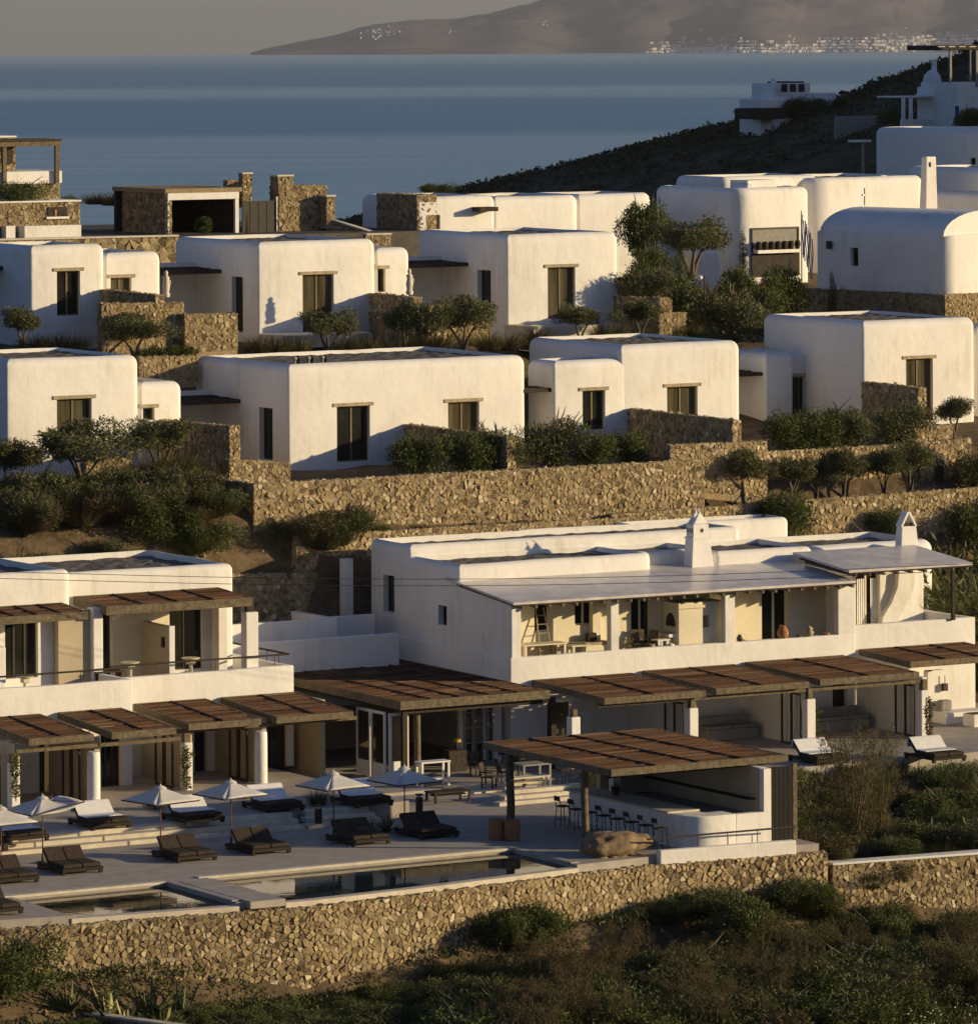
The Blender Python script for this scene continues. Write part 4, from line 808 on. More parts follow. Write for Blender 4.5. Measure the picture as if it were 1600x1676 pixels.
jar('big terracotta jar on the porch parapet', 1281, .18, .52); jar('small pot with a knobbly crown on the parapet', 1324, .18, .38, 'lintel', prof=[(.3, 0), (.42, .3), (.55, .5), (.3, .7), (.45, .85), (.2, 1.1), (.05, 1.2)]); jar('little dark jar left of the third porch column', 1210, .18, .28, 'metal_dark'); jar('low terracotta bowl at the right of the parapet', 1352, .18, .3, prof=[(.2, 0), (.5, .3), (.55, .4), (.45, .4)])
jar('low dark bowl between the big jar and the crowned pot', 1306, .18, .26, 'pole_wood', prof=[(.2, 0), (.5, .3), (.55, .4), (.45, .4)])
jar('white crockery bowl on the parapet before the oven', 1097, .18, .3, 'frame_white', prof=[(.2, 0), (.5, .2), (.55, .3), (.2, .4), (.1, .5)])
# pergola bays along the ground floor
GB = [(870, 1048, 1105), (1050, 1215, 1097), (1218, 1392, 1085)]
labs = ['reed pergola bay beside the big pavilion roof', 'middle reed pergola bay under the white parapet', 'right reed pergola bay ending over the last vine column']
for k, (l, r, py) in enumerate(GB):
    vb_ = vA-.06; a, zb2 = F.V(l, py+3, vb_); b_, _ = F.V(r, py+3, vb_); vf = vb_-5.6
    T = thing('pergola_bay', labs[k], 'pergola', a, vf, 0, F, 'pergola bays of the right house')
    pergola(T, a, b_-.42, vf, vb_, 3.1+.05*k, 3.25+.05*k, 1, .22, seed=k)
    cpx = [1133, 1325, 1512][k]; cu, cz = F.V(cpx, 1135, vf+.35); cz = 2.45
    part('column', 'plaster', T, (cu-.2, cu+.2, vf+.25, vf+.65, .45, cz), bev=.03); part('block', 'timber', T, (cu-.1, cu+.1, vf+.3, vf+.55, cz, 2.87)); part('beam', 'timber', T, (a-.1, b_, vf+.36, vf+.5, 2.74, 2.872))
    part('side_wall', 'plaster', T, (cu+.22, cu+.42, vf+.8, vb_-.01, .4, 2.9)); part('folded_door', 'frame_dark', T, *frame_bars('S', vf+.85, vf+1.6, .5, 2.6, cu-.12, 1, .07), *frame_bars('S', vf+1.65, vf+2.4, .5, 2.6, cu-.06, 1, .07))
    if k == 0: cu = F.V(940, 1135, vf+.35)[0]; part('column', 'plaster', T, (cu-.2, cu+.2, vf+.25, vf+.65, .45, cz), bev=.03); part('block', 'timber', T, (cu-.1, cu+.1, vf+.3, vf+.55, cz, 2.74))
a, zz = F.V(1405, 1070, vA+.18); T = thing('pergola_bay', 'raised reed pergola bay at the right edge of the photo', 'pergola', a, vA-4, 0, F, 'pergola bays of the right house')
pergola(T, a, a+5.2, vA-3.6, vA+.18, 3.35, 3.5, 2, .22)
part('post', 'timber', T, (a+5.0, a+5.15, vA-3.5, vA-3.35, .4, 3.12))
# garden wing wall, banquettes, sofas under the bays
def sofa(label, px, dv, L, m='soft_grey'):
    u, z = F.V(px, 1180, vA-dv); v = vA-dv; z = .5; T = thing('sofa', label, 'sofa', u, v, z, F); part('seat', m, T, (u-L/2, u+L/2, v-.45, v+.3, z, z+.45), bev=.05); part('backrest', m, T, (u-L/2, u+L/2, v+.3, v+.5, z, z+.9), bev=.06)
    for k in (0, 1): part('cushion', m, T, (u-L/2+.03+k*L/2, u-.03+k*L/2, v-.42, v+.28, z+.452, z+.58), bev=.05)
sofa('grey sofa in the shade behind the left vine column', 1190, 1.2, 2.4); sofa('grey sofa in the shaded bay between the vine columns', 1370, 1.2, 2.6)
u, _ = F.V(1522, 1150, vA-1.2); T = thing('garden_partition', 'sunlit white partition wall with a hanging lantern right of the bays', 'wall', u, vA-1, 0, F)
u1p = F.V(1568, 1150, vA-2)[0]; part('wall', 'plaster', T, (u, u1p, vA-1.0, vA-.7, .3, 2.6), bev=.03); part('bench', 'plaster', T, (u+.2, u1p+1.5, vA-2.0, vA-1.002, .3, .95), bev=.04); part('cushion', 'soft_grey', T, (u+.35, u+.9, vA-1.5, vA-1.1, .953, 1.4), bev=.08)
ul = F.V(1545, 1120, vA-1.1)[0]; part('lantern', 'metal_dark', T, (ul-.1, ul+.1, vA-1.22, vA-1.05, 1.75, 2.05)); part('lantern_hook', 'metal_dark', T, (ul-.01, ul+.01, vA-1.15, vA-1.12, 2.05, 2.4))
T = thing('planter', 'white planter box at the right edge under the pergola', 'planter', u1p+1, vA-3, .3, F); part('box', 'plaster', T, (u1p-.2, u1p+3, vA-3.4, vA-2.6, .3, 1.0), bev=.03); part('soil', 'earth', T, (u1p-.1, u1p+2.9, vA-3.3, vA-2.7, .9, 1.02))
# ================================================================ CENTRAL PAVILION
zc = 3.22
uf0, vf0 = M.G(655, 1150, zc); 
T = thing('pavilion_pergola', 'large rust-brown reed roof over the central pavilion', 'pergola', uf0, vf0, 0)
pergola(T, uf0, 110.6, vf0, 197.9, zc, zc+.1, 4, .3)
for px in (662, 905): 
    u, _ = M.V(px, 1200, vf0+.4); part('post', 'timber_dark', T, (u-.1, u+.1, vf0+.35, vf0+.55, .1, zc-.3))
u, _ = M.V(682, 1200, vf0+.9); MB().tube([(u, vf0+.9, .1), (u+.02, vf0+.9, 1.2), (u, vf0+.9, zc-.3)], [.15, .13, .14], 9).build('post', 'timber', T)
part('beam', 'timber_dark', T, (uf0+.2, 110.5, vf0+.4, vf0+.55, zc-.52, zc-.302))
T = thing('pavilion', 'open dark pavilion with white-framed folding doors', 'pavilion', 104, 185, .12)
part('back_wall', 'shade_tan_wall', T, (102.4, 110.5, 193.5, 193.8, .12, 3.1)); part('left_wall', 'shade_tan_wall', T, (102.2, 102.4, 186.6, 193.8, .12, 3.1)); part('ceiling', 'interior', T, (102.3, 110.5, 186, 193.5, 2.86, 2.9))
part('right_wall', 'plaster', T, (108.6, 110.5, 186.9, 187.1, .12, 3.0))
uL = M.V(633, 1250, vf0+.9)[0]
for k in range(2):
    v_ = vf0+1.0+k*1.15; f_ = part('folding_door', 'frame_white', T, *frame_bars('S', v_, v_+1.1, .15, 2.75, uL-.04, 1, .11), (uL-.04, uL+.03, v_+.11, v_+.99, .26, .75)); part('pane', 'dark_glass', f_, (uL-.01, uL+.0, v_+.1, v_+1.0, .75, 2.66))
ua_ = M.V(636, 1250, vf0+.85)[0]; ub_ = M.V(668, 1250, vf0+.85)[0]
f_ = part('folding_door', 'frame_white', T, *frame_bars('F', ua_, ub_, .05, 2.72, vf0+.8, 1, .12), (ua_+.12, ub_-.12, vf0+.8, vf0+.86, .25, .85)); part('pane', 'dark_glass', f_, (ua_+.1, ub_-.1, vf0+.83, vf0+.84, .85, 2.6))
ua_ = M.V(902, 1250, vf0+1.2)[0]; ub_ = M.V(933, 1250, vf0+1.2)[0]
f_ = part('folding_door', 'frame_white', T, *frame_bars('F', ua_, ub_, .1, 2.72, vf0+1.1, 1, .12), (ua_+.12, ub_-.12, vf0+1.1, vf0+1.16, .22, 1.2)); part('pane', 'curtain_glass', f_, (ua_+.1, ub_-.1, vf0+1.13, vf0+1.14, 1.2, 2.6))
for px, wd in [(765, 14), (782, 14), (800, 10), (855, 16), (872, 16), (890, 12)]:
    a = M.V(px-wd/2, 1200, 186.9)[0]; b_ = M.V(px+wd/2, 1200, 186.9)[0]; f_ = part('inner_door', 'frame_dark' if px > 840 else 'soft_grey', T, *frame_bars('F', a, b_, .12, 2.8, 186.8, 1, .07), *[(a+.07, b_-.07, 186.8, 186.85, z, z+.05) for z in (.9, 1.5, 2.1)]); part('pane', 'dark_glass', f_, (a+.05, b_-.05, 186.83, 186.84, .15, 2.75))
# pavilion furniture
def table3(label, px, py, z, L, Wd, h, m):
    u, v = M.G(px, py, z); T = thing('table', label, 'table', u, v, z); part('table_top', m, T, (u-L/2, u+L/2, v-Wd/2, v+Wd/2, z+h-.06, z+h), bev=.01)
    for sx in (-1, 1):
        for sy in (-1, 1): part('leg', m, T, (u+sx*(L/2-.07)-.04, u+sx*(L/2-.07)+.04, v+sy*(Wd/2-.07)-.04, v+sy*(Wd/2-.07)+.04, z, z+h-.06))
    part('lower_shelf', m, T, (u-L/2+.1, u+L/2-.1, v-.2, v+.2, z+.25, z+.29)); return T
table3('white console table under the pavilion edge, one end sunlit', 708, 1286, .12, 1.3, .55, .95, 'frame_white')
T_ = table3('low dark coffee table on the plaza before the pavilion', 733, 1312, .02, 1.6, .8, .42, 'timber_dark'); table3('long pale bench just inside the pavilion', 862, 1292, .12, 1.8, .5, .5, 'table_cream')
T_ = table3('round-edged dining table in the pavilion shade', 870, 1285, .12, 1.3, .9, .85, 'soft_grey')
u, v = M.G(748, 1262, .12); T = thing('table_lamp', 'small table lamp with a glowing yellow shade in the dark pavilion', 'lamp', u, v, 1.0); part('stand_table', 'timber_dark', T, (u-.5, u+.3, v-.25, v+.25, .12, .95)); MB().lathe((u, v, .95), [(.09, 0), (.03, .05), (.02, .35)], 8).build('stem', 'metal_dark', T); MB().lathe((u, v, 1.25), [(.17, 0), (.14, .12), (.05, .17)], 14).build('shade', 'lamp_shade', T)
for k, (px, py) in enumerate([(782, 1272), (800, 1290), (826, 1282), (845, 1268)]):
    chair(['dark chair nearest the lamp inside the pavilion', 'dark chair at the left of the pavilion dining table', 'dark chair behind the near wooden post', 'dark chair at the back of the pavilion dining table'][k], px, py, 'timber_dark', M, .12, 40*k, 'dark pavilion chairs')
u, v = M.G(922, 1289, .14); T = thing('stool', 'thin metal stool in front of the sunlit white door', 'stool', u, v, .14); part('seat', 'timber_dark', T, (u-.2, u+.2, v-.2, v+.2, .8, .84))
for sx in (-1, 1):
    for sy in (-1, 1): MB().tube([(u+sx*.2, v+sy*.2, .14), (u+sx*.15, v+sy*.15, .8)], .014, 6).build('leg', 'metal_dark', T)

p0, p1 = M.Y(-60, 934, 205), M.Y(1680, 918, 214)
for k in range(2):
    mb = MB(); mb.tube([tuple(p0[i]+(p1[i]-p0[i])*t+(0 if i < 2 else -.5*math.sin(math.pi*t)-.25*k) for i in range(3)) for t in np.linspace(0, 1, 24)], .012, 5); solo('overhead_cable', 'metal_dark', ['upper thin cable strung in front of the white roofs', 'lower thin cable strung in front of the white roofs'][k], 'cable', M, p0, mb)
# ================================================================ LEFT TWO-STOREY HOUSE
T = thing('terrace_house', 'white two-storey house at the left with stacked reed pergolas', 'house', 94, 187, .46)
DG = dict(nm=2, lintel=False, fm='frame_dark'); DC = dict(nm=2, lintel=False, fm='frame_dark', glass='curtain_glass')
zl = M.V(215, 1112, 186.3)[1]; zr = M.V(480, 1089, 188.2)[1]; uj = M.V(217, 1110, 186.3)[0]; uk = M.V(481, 1100, 188.2)[0]
house(T, M, rect(70, uj, 186.3, 198, .05), .4, zl, fw=[(64, 100, 1195, 1325, dict(nm=3, lintel=False, fm='frame_dark', glass='curtain_glass')), (165, 198, 1200, 1315, dict(nm=3, lintel=False, fm='frame_dark')), (110, 148, 1200, 1320, dict(nm=3, lintel=False, fm='frame_dark'))], rt=.06, th=.3, rd=.75, gravel=False, name='ground_floor')
house(T, M, rect(uj+.003, uk, 188.2, 198.2, .05), .4, zr, fw=[(238, 300, 1195, 1300, dict(nm=4, lintel=False, fm='frame_dark', glass='curtain_glass')), (395, 424, 1186, 1280, dict(nm=2, lintel=False, fm='frame_dark')), (436, 470, 1180, 1272, dict(nm=3, lintel=False, fm='frame_dark')), (318, 338, 1190, 1292, dict(nm=2, lintel=False, fm='frame_dark')), (365, 392, 1190, 1285, dict(nm=2, lintel=False, fm='frame_dark', glass='curtain_glass'))], rt=.06, th=.3, rd=.75, gravel=False, name='ground_floor')
uz = M.V(118, 960, 189.4)[0]; uy = M.V(383, 960, 191.2)[0]
house(T, M, rect(70, uz, 189.4, 198.3, (.1, .35, .2, .2)), 3.6, M.V(100, 934, 189.4)[1], fw=[(8, 62, 1010, 1112, dict(nm=3, lintel=False, fm='frame_dark')), (-60, -20, 1010, 1112, DG)], rt=.28, th=.32, rd=.3, name='upper_left')
house(T, M, rect(uz-.4, uy, 191.2, 198.3, (.1, .2, .6, .2)), 3.6, M.V(380, 922, 191.2)[1], fw=[(163, 183, 1000, 1108, dict(nm=1, lintel=False, fm='frame_dark')), (277, 332, 990, 1098, dict(nm=2, lintel=False, fm='frame_dark'))], rt=.28, th=.32, rd=.3, name='upper_right')
zu = 3.72
def ub(px, v): return M.V(px, 1050, v)[0]
a, b_ = ub(150, 188.9), ub(166, 188.9); part('column', 'plaster', T, (a, b_, 188.75, 189.3, zu, 6.95), bev=.03)
a, b_ = ub(402, 188.6), ub(422, 188.6); part('column', 'plaster', T, (a, b_, 188.55, 189.0, zr-.5, 6.43), bev=.03); part('block', 'timber_dark', T, (a+.12, b_-.1, 188.7, 188.9, 6.43, 6.85))
a, b_ = ub(352, 190.9), ub(366, 190.9); part('pier', 'plaster', T, (a, b_, 190.6, 191.2, zu, 6.9), bev=.02)
a, b_ = ub(278, 189.0), ub(284, 189.0); part('partition', 'shade_tan_wall', T, (b_-.22, b_, 188.95, 191.19, zu, 6.05), bev=.05); part('partition_end', 'plaster', T, (b_-.225, b_+.004, 188.9, 188.948, zu, 6.06))
part('partition', 'shade_tan_wall', T, (ub(90, 189.3), ub(150, 188.9), 189.0, 189.3, zu, 6.9))
part('lantern', 'metal_dark', T, (b_-.32, b_-.225, 189.3, 189.45, 5.2, 5.6))
a = ub(0, 187.2); part('partition', 'plaster', T, (a-.1, a+.25, 187.2, 189.39, zu, 5.9), bev=.05)
part('sunlit_panel', 'cream', T, (ub(184, 191.2), ub(276, 191.2), 191.185, 191.199, zu, 7.0))  # thin added sheet, sunlit warmth of the white wall put into its colour
for (v_, u0_, u1_, zz) in ((186.5, 70, uj-.1, zl), (188.4, uj+.1, uk-.1, zr)):
    MB().tube([(u0_, v_, zz+.42), (u1_, v_, zz+.42)], .04, 6).build('rail', 'timber_dark', T)
    for k in range(6): x = u0_+(u1_-u0_)*(k+.5)/6; MB().tube([(x, v_, zz-.02), (x, v_, zz+.42)], .014, 5).build('rail_post', 'metal_dark', T)
MB().tube([(uk-.12, 188.4, zr+.42), (uk-.12, 193.2, zr+.42)], .04, 6).build('rail', 'timber_dark', T)
for k in range(4): MB().tube([(uk-.12, 189.2+k, zr-.02), (uk-.12, 189.2+k, zr+.42)], .014, 5).build('rail_post', 'metal_dark', T)
part('side_block', 'plaster', T, (uy-.2, uk-.02, 193.3, 195.5, 3, M.S(430, 1052, uk)[1]-.0), bev=.03)
# pergolas
G = 'pergola bays of the left house'
for k, (v0, v1, pb, pe, lab) in enumerate([(181.7, 186.24, -40, 70, 'lower reed pergola bay at the left edge'), (181.7, 186.24, 94, 203, 'lower reed pergola bay second from the left'), (183.6, 188.14, 219, 341, 'lower reed pergola bay below the parapet joint'), (183.6, 188.14, 361, 490, 'lower reed pergola bay tucked beside the big pavilion roof')]):
    a = M.V(pb, 1160, v1)[0]; b_ = M.V(pe, 1155, v1)[0]; T = thing('pergola_bay', lab, 'pergola', a, v0, .46, M, G)
    pergola(T, a, b_-.12, v0, v1, 3.12 if k < 2 else 2.95, 3.4 if k < 2 else 3.25, 1, .22, seed=k); part('beam', 'timber', T, (a-.3, b_+.25, v0+.4, v0+.55, 2.6, 2.74))
    cp = [22, 153, 305, 427][k]; vc = v0+.45; u, _ = M.V(cp, 1260, vc)
    if k in (1, 3): MB().lathe((u, vc, .44), [(.25, 0), (.245, 1.8), (.235, 1.95), (.2, 2.0)], 20).build('column', 'plaster', T)
    else: part('column', 'plaster', T, (u-.17, u+.17, vc-.2, vc+.2, .44, 2.25), bev=.03); part('block', 'timber', T, (u-.12, u+.12, vc-.1, vc+.1, 2.25, 2.6))
    for j in range(2): part('shutter', 'frame_dark', T, *frame_bars('S', vc+.5+j*.75, vc+1.2+j*.75, .47, 2.5, u-.35, 1, .07)); part('side_wall', 'shade_tan_wall', T, (u+.2, u+.4, vc+.3, v1+.05, .44, 2.9)) if j == 0 else None
a = M.V(-60, 990, 189.34)[0]; b_ = M.V(101, 983, 189.34)[0]; T = thing('pergola_bay', 'upper left reed pergola over the balcony at the photo edge', 'pergola', a, 187, 4, M, G); pergola(T, a, b_, 187.1, 189.34, 7.0, 7.16, 3, .26)
a = M.V(120, 975, 191.14)[0]; b_ = M.V(357, 960, 191.14)[0]; T = thing('pergola_bay', 'upper reed pergola resting on the lone white corner column', 'pergola', a, 188, 4, M, G); pergola(T, a, b_, 188.3, 191.14, 7.0, 7.16, 3, .3)
for px, dv, lab in [(41, 187.0, 'small round cream table on the left balcony'), (213, 189.0, 'small round cream table before the tan partition'), (312, 189.0, 'small round cream table by the dark balcony doors')]:
    u, _ = M.V(px, 1075, dv); z = zu+.1; T = thing('table', lab, 'table', u, dv, z); MB().lathe((u, dv, z), [(.32, 0), (.3, .04), (.08, .08), (.07, .7)], 14).build('pedestal', 'table_cream', T); MB().lathe((u, dv, z+.9), [(.3, 0), (.36, .03), (.36, .06)], 18).build('table_top', 'table_cream', T)
    part('drum', 'table_cream', T, (u-.15, u+.15, dv-.15, dv+.15, z+.7, z+.9), bev=.04)
u, _ = M.V(180, 1095, 188.6); T = thing('bench', 'low dark slatted bench on the left balcony', 'bench', u, 188.9, zu)
for k in range(4): part('slat', 'timber_dark', T, (u-.6, u+.6, 188.6+k*.12, 188.7+k*.12, zu+.75, zu+.8))
for sx in (-1, 1): part('leg', 'timber_dark', T, (u+sx*.5-.04, u+sx*.5+.04, 188.6, 189.05, zu, zu+.75))
# court between the two houses
T = thing('court_wall', 'low white roof walls between the two big houses', 'wall', 104, 196, 3)
u0_, z_ = M.V(424, 1020, 195); u1_, _ = M.V(552, 1015, 195); part('wall', 'plaster', T, (u0_-2, u1_, 195, 195.3, 2.5, z_), (u1_-.3, u1_-.002, 195.302, 198.4, 2.5, z_+.0), bev=.04)
part('roof', 'screed', T, (u0_-2, u1_-.302, 195.302, 198.4, 4.5, 4.75)); u2_, z2_ = M.V(596, 1004, 196.5); part('wall', 'plaster', T, (u1_+.002, u2_+.2, 196, 196.3, 2.5, z2_), bev=.04)
part('lower_wall', 'plaster', T, (u0_-2, u2_, 193.6, 193.9, 2.5, M.V(500, 1047, 193.6)[1]), bev=.04)
u, z1_ = M.V(563, 915, 198.6); u_b, _ = M.V(578, 915, 198.6); T = thing('gate_pillar', 'slim white pillar standing left of the right house', 'pillar', u, 198.6, 4); part('shaft', 'plaster', T, (u, u_b, 198.6, 199.0, 3, z1_), bev=.02)
stone_wall('shaded dark stone wall in the gap between the big houses', (101, 199.8), (111.4, 199.8), 3.5, (6.8, 6.5), nobj=120)
stone_wall('low stone terrace edge behind the right house', (108.4, 199.95), (128, 200.05), 5.5, (8.1, 8.05), .4, nobj=150)
# ================================================================ VILLA ROWS
class Villa:
    def __init__(s, name, label, ang, px0, py0, vM, group=None, cat='house'):
        u, z = M.V(px0, py0, vM); p = M.xyz(u, vM, z); s.f = Fr(ang); s.u, s.v, s.z = s.f.uv(p); s.T = thing(name, label, cat, s.u, s.v, s.z, s.f, group)
    def block(s, pxl, pxr, pyt, pxs=None, depth=None, dv=0, r=(.12, .35, .3, .35), fw=(), sw=(), rt=.42, base=None, **kw):
        v = s.v+dv; u0, z1 = s.f.V(pxl, pyt, v); u1, _ = s.f.V(pxr, pyt, v); v1 = s.f.S(pxs, pyt, u0)[0] if pxs is not None else v+depth
        rt_ = min(rt, .42); house(s.T, s.f, rect(u0, u1, v, v1, r), (s.z if base is None else base)-2.6, z1, fw=fw, sw=sw, rt=rt_, th=.45, rd=kw.pop('rd', .22), **kw); return u0, u1, v, v1, z1
    def porch(s, pxl, pxr, py, u, dv0, dv1, z, seed=0):
        """flat dark reed porch roof on the left side of the main block"""
        pass
LC = dict(nm=2, glass='curtain_glass'); LD = dict(nm=2, glass='dark_glass'); SD = dict(nm=1, lintel=False, fm='frame_dark', glass='dark_glass', rec=.3)
def lattice(T, u0, u1, v, z0, z1):
    o = MB(); n = max(3, int((u1-u0)/.16)); m_ = int((z1-z0)/.16)
    for i in range(n+1): x = u0+(u1-u0)*i/n; o.box(x-.025, x+.025, v, v+.05, z0, z1)
    for j in range(m_+1): z = z0+(z1-z0)*j/m_; o.box(u0, u1, v+.01, v+.04, z-.025, z+.025)
    for i in range(n):
        for j in range(m_):
            if (i+j) % 2: x = u0+(u1-u0)*(i+.5)/n; z = z0+(z1-z0)*(j+.5)/m_; o.box(x-.045, x+.045, v+.012, v+.038, z-.045, z+.045)
    return tag(o.build('lattice_screen', 'plaster', T), kind='stuff')
def porch(V, u0, v0, w, d, z, back=True):
    """reed porch to the left of wall plane u0: roof, back wall with lattice and a dark doorway"""
    T, f = V.T, V.f
    pergola(T, u0-w, u0+.35, v0, v0+d, z, z+.06, 1, .14, 'timber_dark', 'reed_dark', True)
    part('porch_post', 'timber_dark', T, (u0-w+.05, u0-w+.15, v0+.1, v0+.2, V.z-.3, z-.1))
    if back:
        part('porch_wall', 'plaster', T, (u0-w-.3, u0-.002, v0+d, v0+d+.3, V.z-.4, z+.3)); part('porch_door', 'frame_dark', T, (u0-w+.1, u0-w+.95, v0+d-.04, v0+d-.004, V.z, z-.25)); lattice(T, u0-w+1.05, u0-w+1.9, v0+d-.12, V.z+.1, z-.25)
G = 'whitewashed villas in the lower row'
V = Villa('villa', 'lower-row villa at the left edge with a bronze window above olive trees', 31.5, 10, 760, 211.5, G)
q = V.block(10, 229, 589, depth=7.3, fw=[(93, 150, 654, 735, LC)]); V.block(229, 300, 626, depth=5, dv=1.4, fw=[(234, 253, 668, 688, dict(nm=1))])
V = Villa('villa', 'long lower-row villa with a tall dark door and gravel roof', 32, 474, 780, 211, G)
q = V.block(471, 862, 597, pxs=316, fw=[(551, 605, 666, 757, LD), (733, 784, 659, 712, LC)], sw=[(424, 446, 666, 751, SD)]); porch(V, q[0], V.v+4.2, 4.2, 2.6, V.f.S(400, 655, q[0])[1]); VB = V
part('plunge_pool', 'coping', V.T, (V.u-.2, V.u+6.2, V.v-3.2, V.v-.1, V.z-.5, V.z+.0)); part('pool_water', 'water', V.T, (V.u+.1, V.u+6, V.v-3.0, V.v-.5, V.z+.002, V.z+.012))
for k in range(6): MB().lathe((q[0]+1.2+k*.35, q[2]+1.5+.3*(k % 2), q[4]-.2), [(.07, 0), (.07, .3), (.12, .32), (.12, .4), (.02, .45)], 8).build('roof_vent', 'metal_dark' if k % 2 else 'soft_grey', V.T)
V = Villa('villa', 'lower-row villa of two heights with a narrow dark door', 31.5, 905, 745, 211.2, G)
V.block(906, 1022, 591, pxs=860, fw=[(953, 990, 640, 705, LD)], r=(.12, .1, .1, .3)); V.block(1015, 1213, 565, pxs=858, dv=.02, fw=[(1091, 1141, 634, 690, LC)], r=(.12, .35, .3, .6))
_v0, _ = V.f.S(866, 640, V.u); pergola(V.T, V.u-2.2, V.u+.3, V.v+.2, V.v+2.4, V.f.V(905, 637, V.v)[1], V.f.V(905, 637, V.v)[1]+.05, 0, .12, 'timber_dark', 'reed_dark'); part('porch_wall', 'plaster', V.T, (V.u-2.5, V.u-.01, V.v+2.42, V.v+2.7, V.z-.4, V.z+3))
V = Villa('villa', 'tall lower-row villa at the right edge with shaded blue-grey side', 31.5, 1411, 690, 211.5, G)
q = V.block(1411, 1597, 526, pxs=1244, fw=[(1482, 1526, 588, 690, LC)], r=(.15, .35, .3, .45)); 
V.block(1252, 1300, 578, depth=5, dv=4.2, r=(.12, .3, .2, .2)); V.block(1293, 1420, 576, depth=4, dv=4.7, fw=[(1294, 1326, 617, 700, LD)], r=(.1, .1, .1, .1))
_z = V.f.V(1252, 611, V.v+4.2)[1]; _u = V.f.V(1252, 611, V.v+4.2)[0]; pergola(V.T, _u-1.9, _u+.25, V.v+4.4, V.v+6.4, _z, _z+.05, 0, .12, 'timber_dark', 'reed_dark'); part('porch_wall', 'plaster', V.T, (_u-2.4, _u-.01, V.v+6.42, V.v+6.7, V.z-.4, V.z+3.2))
V.block(1598, 1660, 534, depth=5, dv=1.5)
G = 'whitewashed villas in the upper row'
V = Villa('villa', 'upper-row villa at the left edge with a dark door', 31, 50, 530, 227, G)
q = V.block(49, 173, 402, pxs=-30, fw=[(93, 131, 444, 517, LD)], r=(.15, .35, .3, .3)); V.block(172, 265, 414, depth=5, dv=1.5, fw=[(181, 215, 455, 480, LC)]); porch(V, q[0], V.v+2.8, 3.4, 2.4, V.f.S(20, 438, q[0])[1])
V = Villa('villa', 'upper-row villa in the middle with a tall half-lit door', 31, 425, 545, 227, G)
q = V.block(422, 616, 396, pxs=282, fw=[(495, 546, 450, 552, LC)], sw=[(379, 397, 452, 542, SD)], r=(.12, .35, .3, .45)); V.block(615, 672, 406, depth=5, dv=1.2, fw=[(618, 631, 440, 478, dict(nm=1))]); porch(V, q[0], V.v+3.6, 3.8, 2.6, V.f.S(345, 441, q[0])[1])
part('plunge_pool', 'coping', V.T, (V.u-.2, V.u+4.6, V.v-2.6, V.v-.1, V.z-.6, V.z-.02))
V = Villa('villa', 'upper-row villa on the right with a bronze sliding window', 31, 832, 530, 227, G)
q = V.block(829, 1014, 384, pxs=680, fw=[(896, 941, 438, 522, LC)], sw=[(781, 803, 441, 498, SD)], r=(.12, .4, .3, .45)); porch(V, q[0], V.v+3.6, 3.8, 2.6, V.f.S(750, 430, q[0])[1])
part('plunge_pool', 'coping', V.T, (V.u-.3, V.u+4.6, V.v-2.8, V.v-.1, V.z-1.2, V.z-.02)); part('pool_water', 'water', V.T, (V.u+.1, V.u+4.3, V.v-2.5, V.v-.5, V.z-.018, V.z-.01))
# ---------------------------------------------------------------- stone walls among the villas
_, zq = M.V(415, 862, 201.0); u0_, zza = M.V(415, 792, 201.0); u1_, zz = M.V(1153, 752, 201.0)
stone_wall('longest sunlit stone wall below the long lower-row villa', (u0_, 201.0), (u1_, 201.0), 7.2, (zza, zz), .55, nobj=300, cell=(.21, .145))
v_b, z_b = M.S(358, 785, u0_); stone_wall('dark stone return wall at the left end of the longest wall', (u0_, 205), (u0_, 201.56), 7.2, zza, .5, nobj=60)
wallF('sunlit stepped stone wall under the porch rail of the long villa', 206.1, (375, 752), (476, 757), (375, 790), (476, 790), nobj=60)
uS = M.V(375, 690, 206.4)[0]; stone_wall('tall dark stone wall right of the leftmost lower villa', (uS, M.S(222, 684, uS)[0]), (uS, 206.4), 8.6, (M.S(222, 684, uS)[1], M.V(375, 697, 206.4)[1]), .55, nobj=150)
f = VB.f
def spur(label, V, px, pyt, pxn, fr=None):
    f = V.f; u, z = f.V(px, pyt, V.v); vn = max(f.S(pxn, pyt+14, u)[0], V.v-8.5); return stone_wall(label, (u, V.v-.02), (u, vn), V.z-.8, (z, z-.05), .5, fr=f, nobj=60)
spur('shaded stone spur wall jutting from the long villa between its window and end', VB, 661, 694, 848)
V = Villa('x', 'x', 31.5, 905, 745, 211.2); bpy.data.objects.remove(V.T); spur('dark stone spur wall in front of the two-height villa', V, 1026, 668, 1221)
V = Villa('x', 'x', 31.5, 1411, 690, 211.5); bpy.data.objects.remove(V.T); spur('dark stone spur wall beside the tall right villa', V, 1408, 624, 1502)
V = Villa('x', 'x', 31, 50, 530, 227); bpy.data.objects.remove(V.T); spur('dark stone spur wall by the upper-left villa', V, 163, 473, 254)
V = Villa('x', 'x', 31, 425, 545, 227); bpy.data.objects.remove(V.T); spur('dark stone spur wall below the statue beside the middle upper villa', V, 603, 479, 676)
V = Villa('x', 'x', 31, 832, 530, 227); bpy.data.objects.remove(V.T); spur('dark stone spur wall at the right of the upper row', V, 1003, 483, 1086)
wallF('sunlit stone garden wall at the left below the upper-left villa', 221.5, (166, 497), (302, 494), (166, 585), (302, 580), nobj=150, m='stone_far')
wallF('sunlit stone wall stepping down right of the leftmost garden wall', 221.0, (302, 514), (390, 512), (302, 578), (390, 572), nobj=120, m='stone_far')
wallF('low stone wall glimpsed between the two left villas of the lower row', 218.5, (228, 584), (325, 582), (228, 625), (325, 622), nobj=60, m='stone_far')
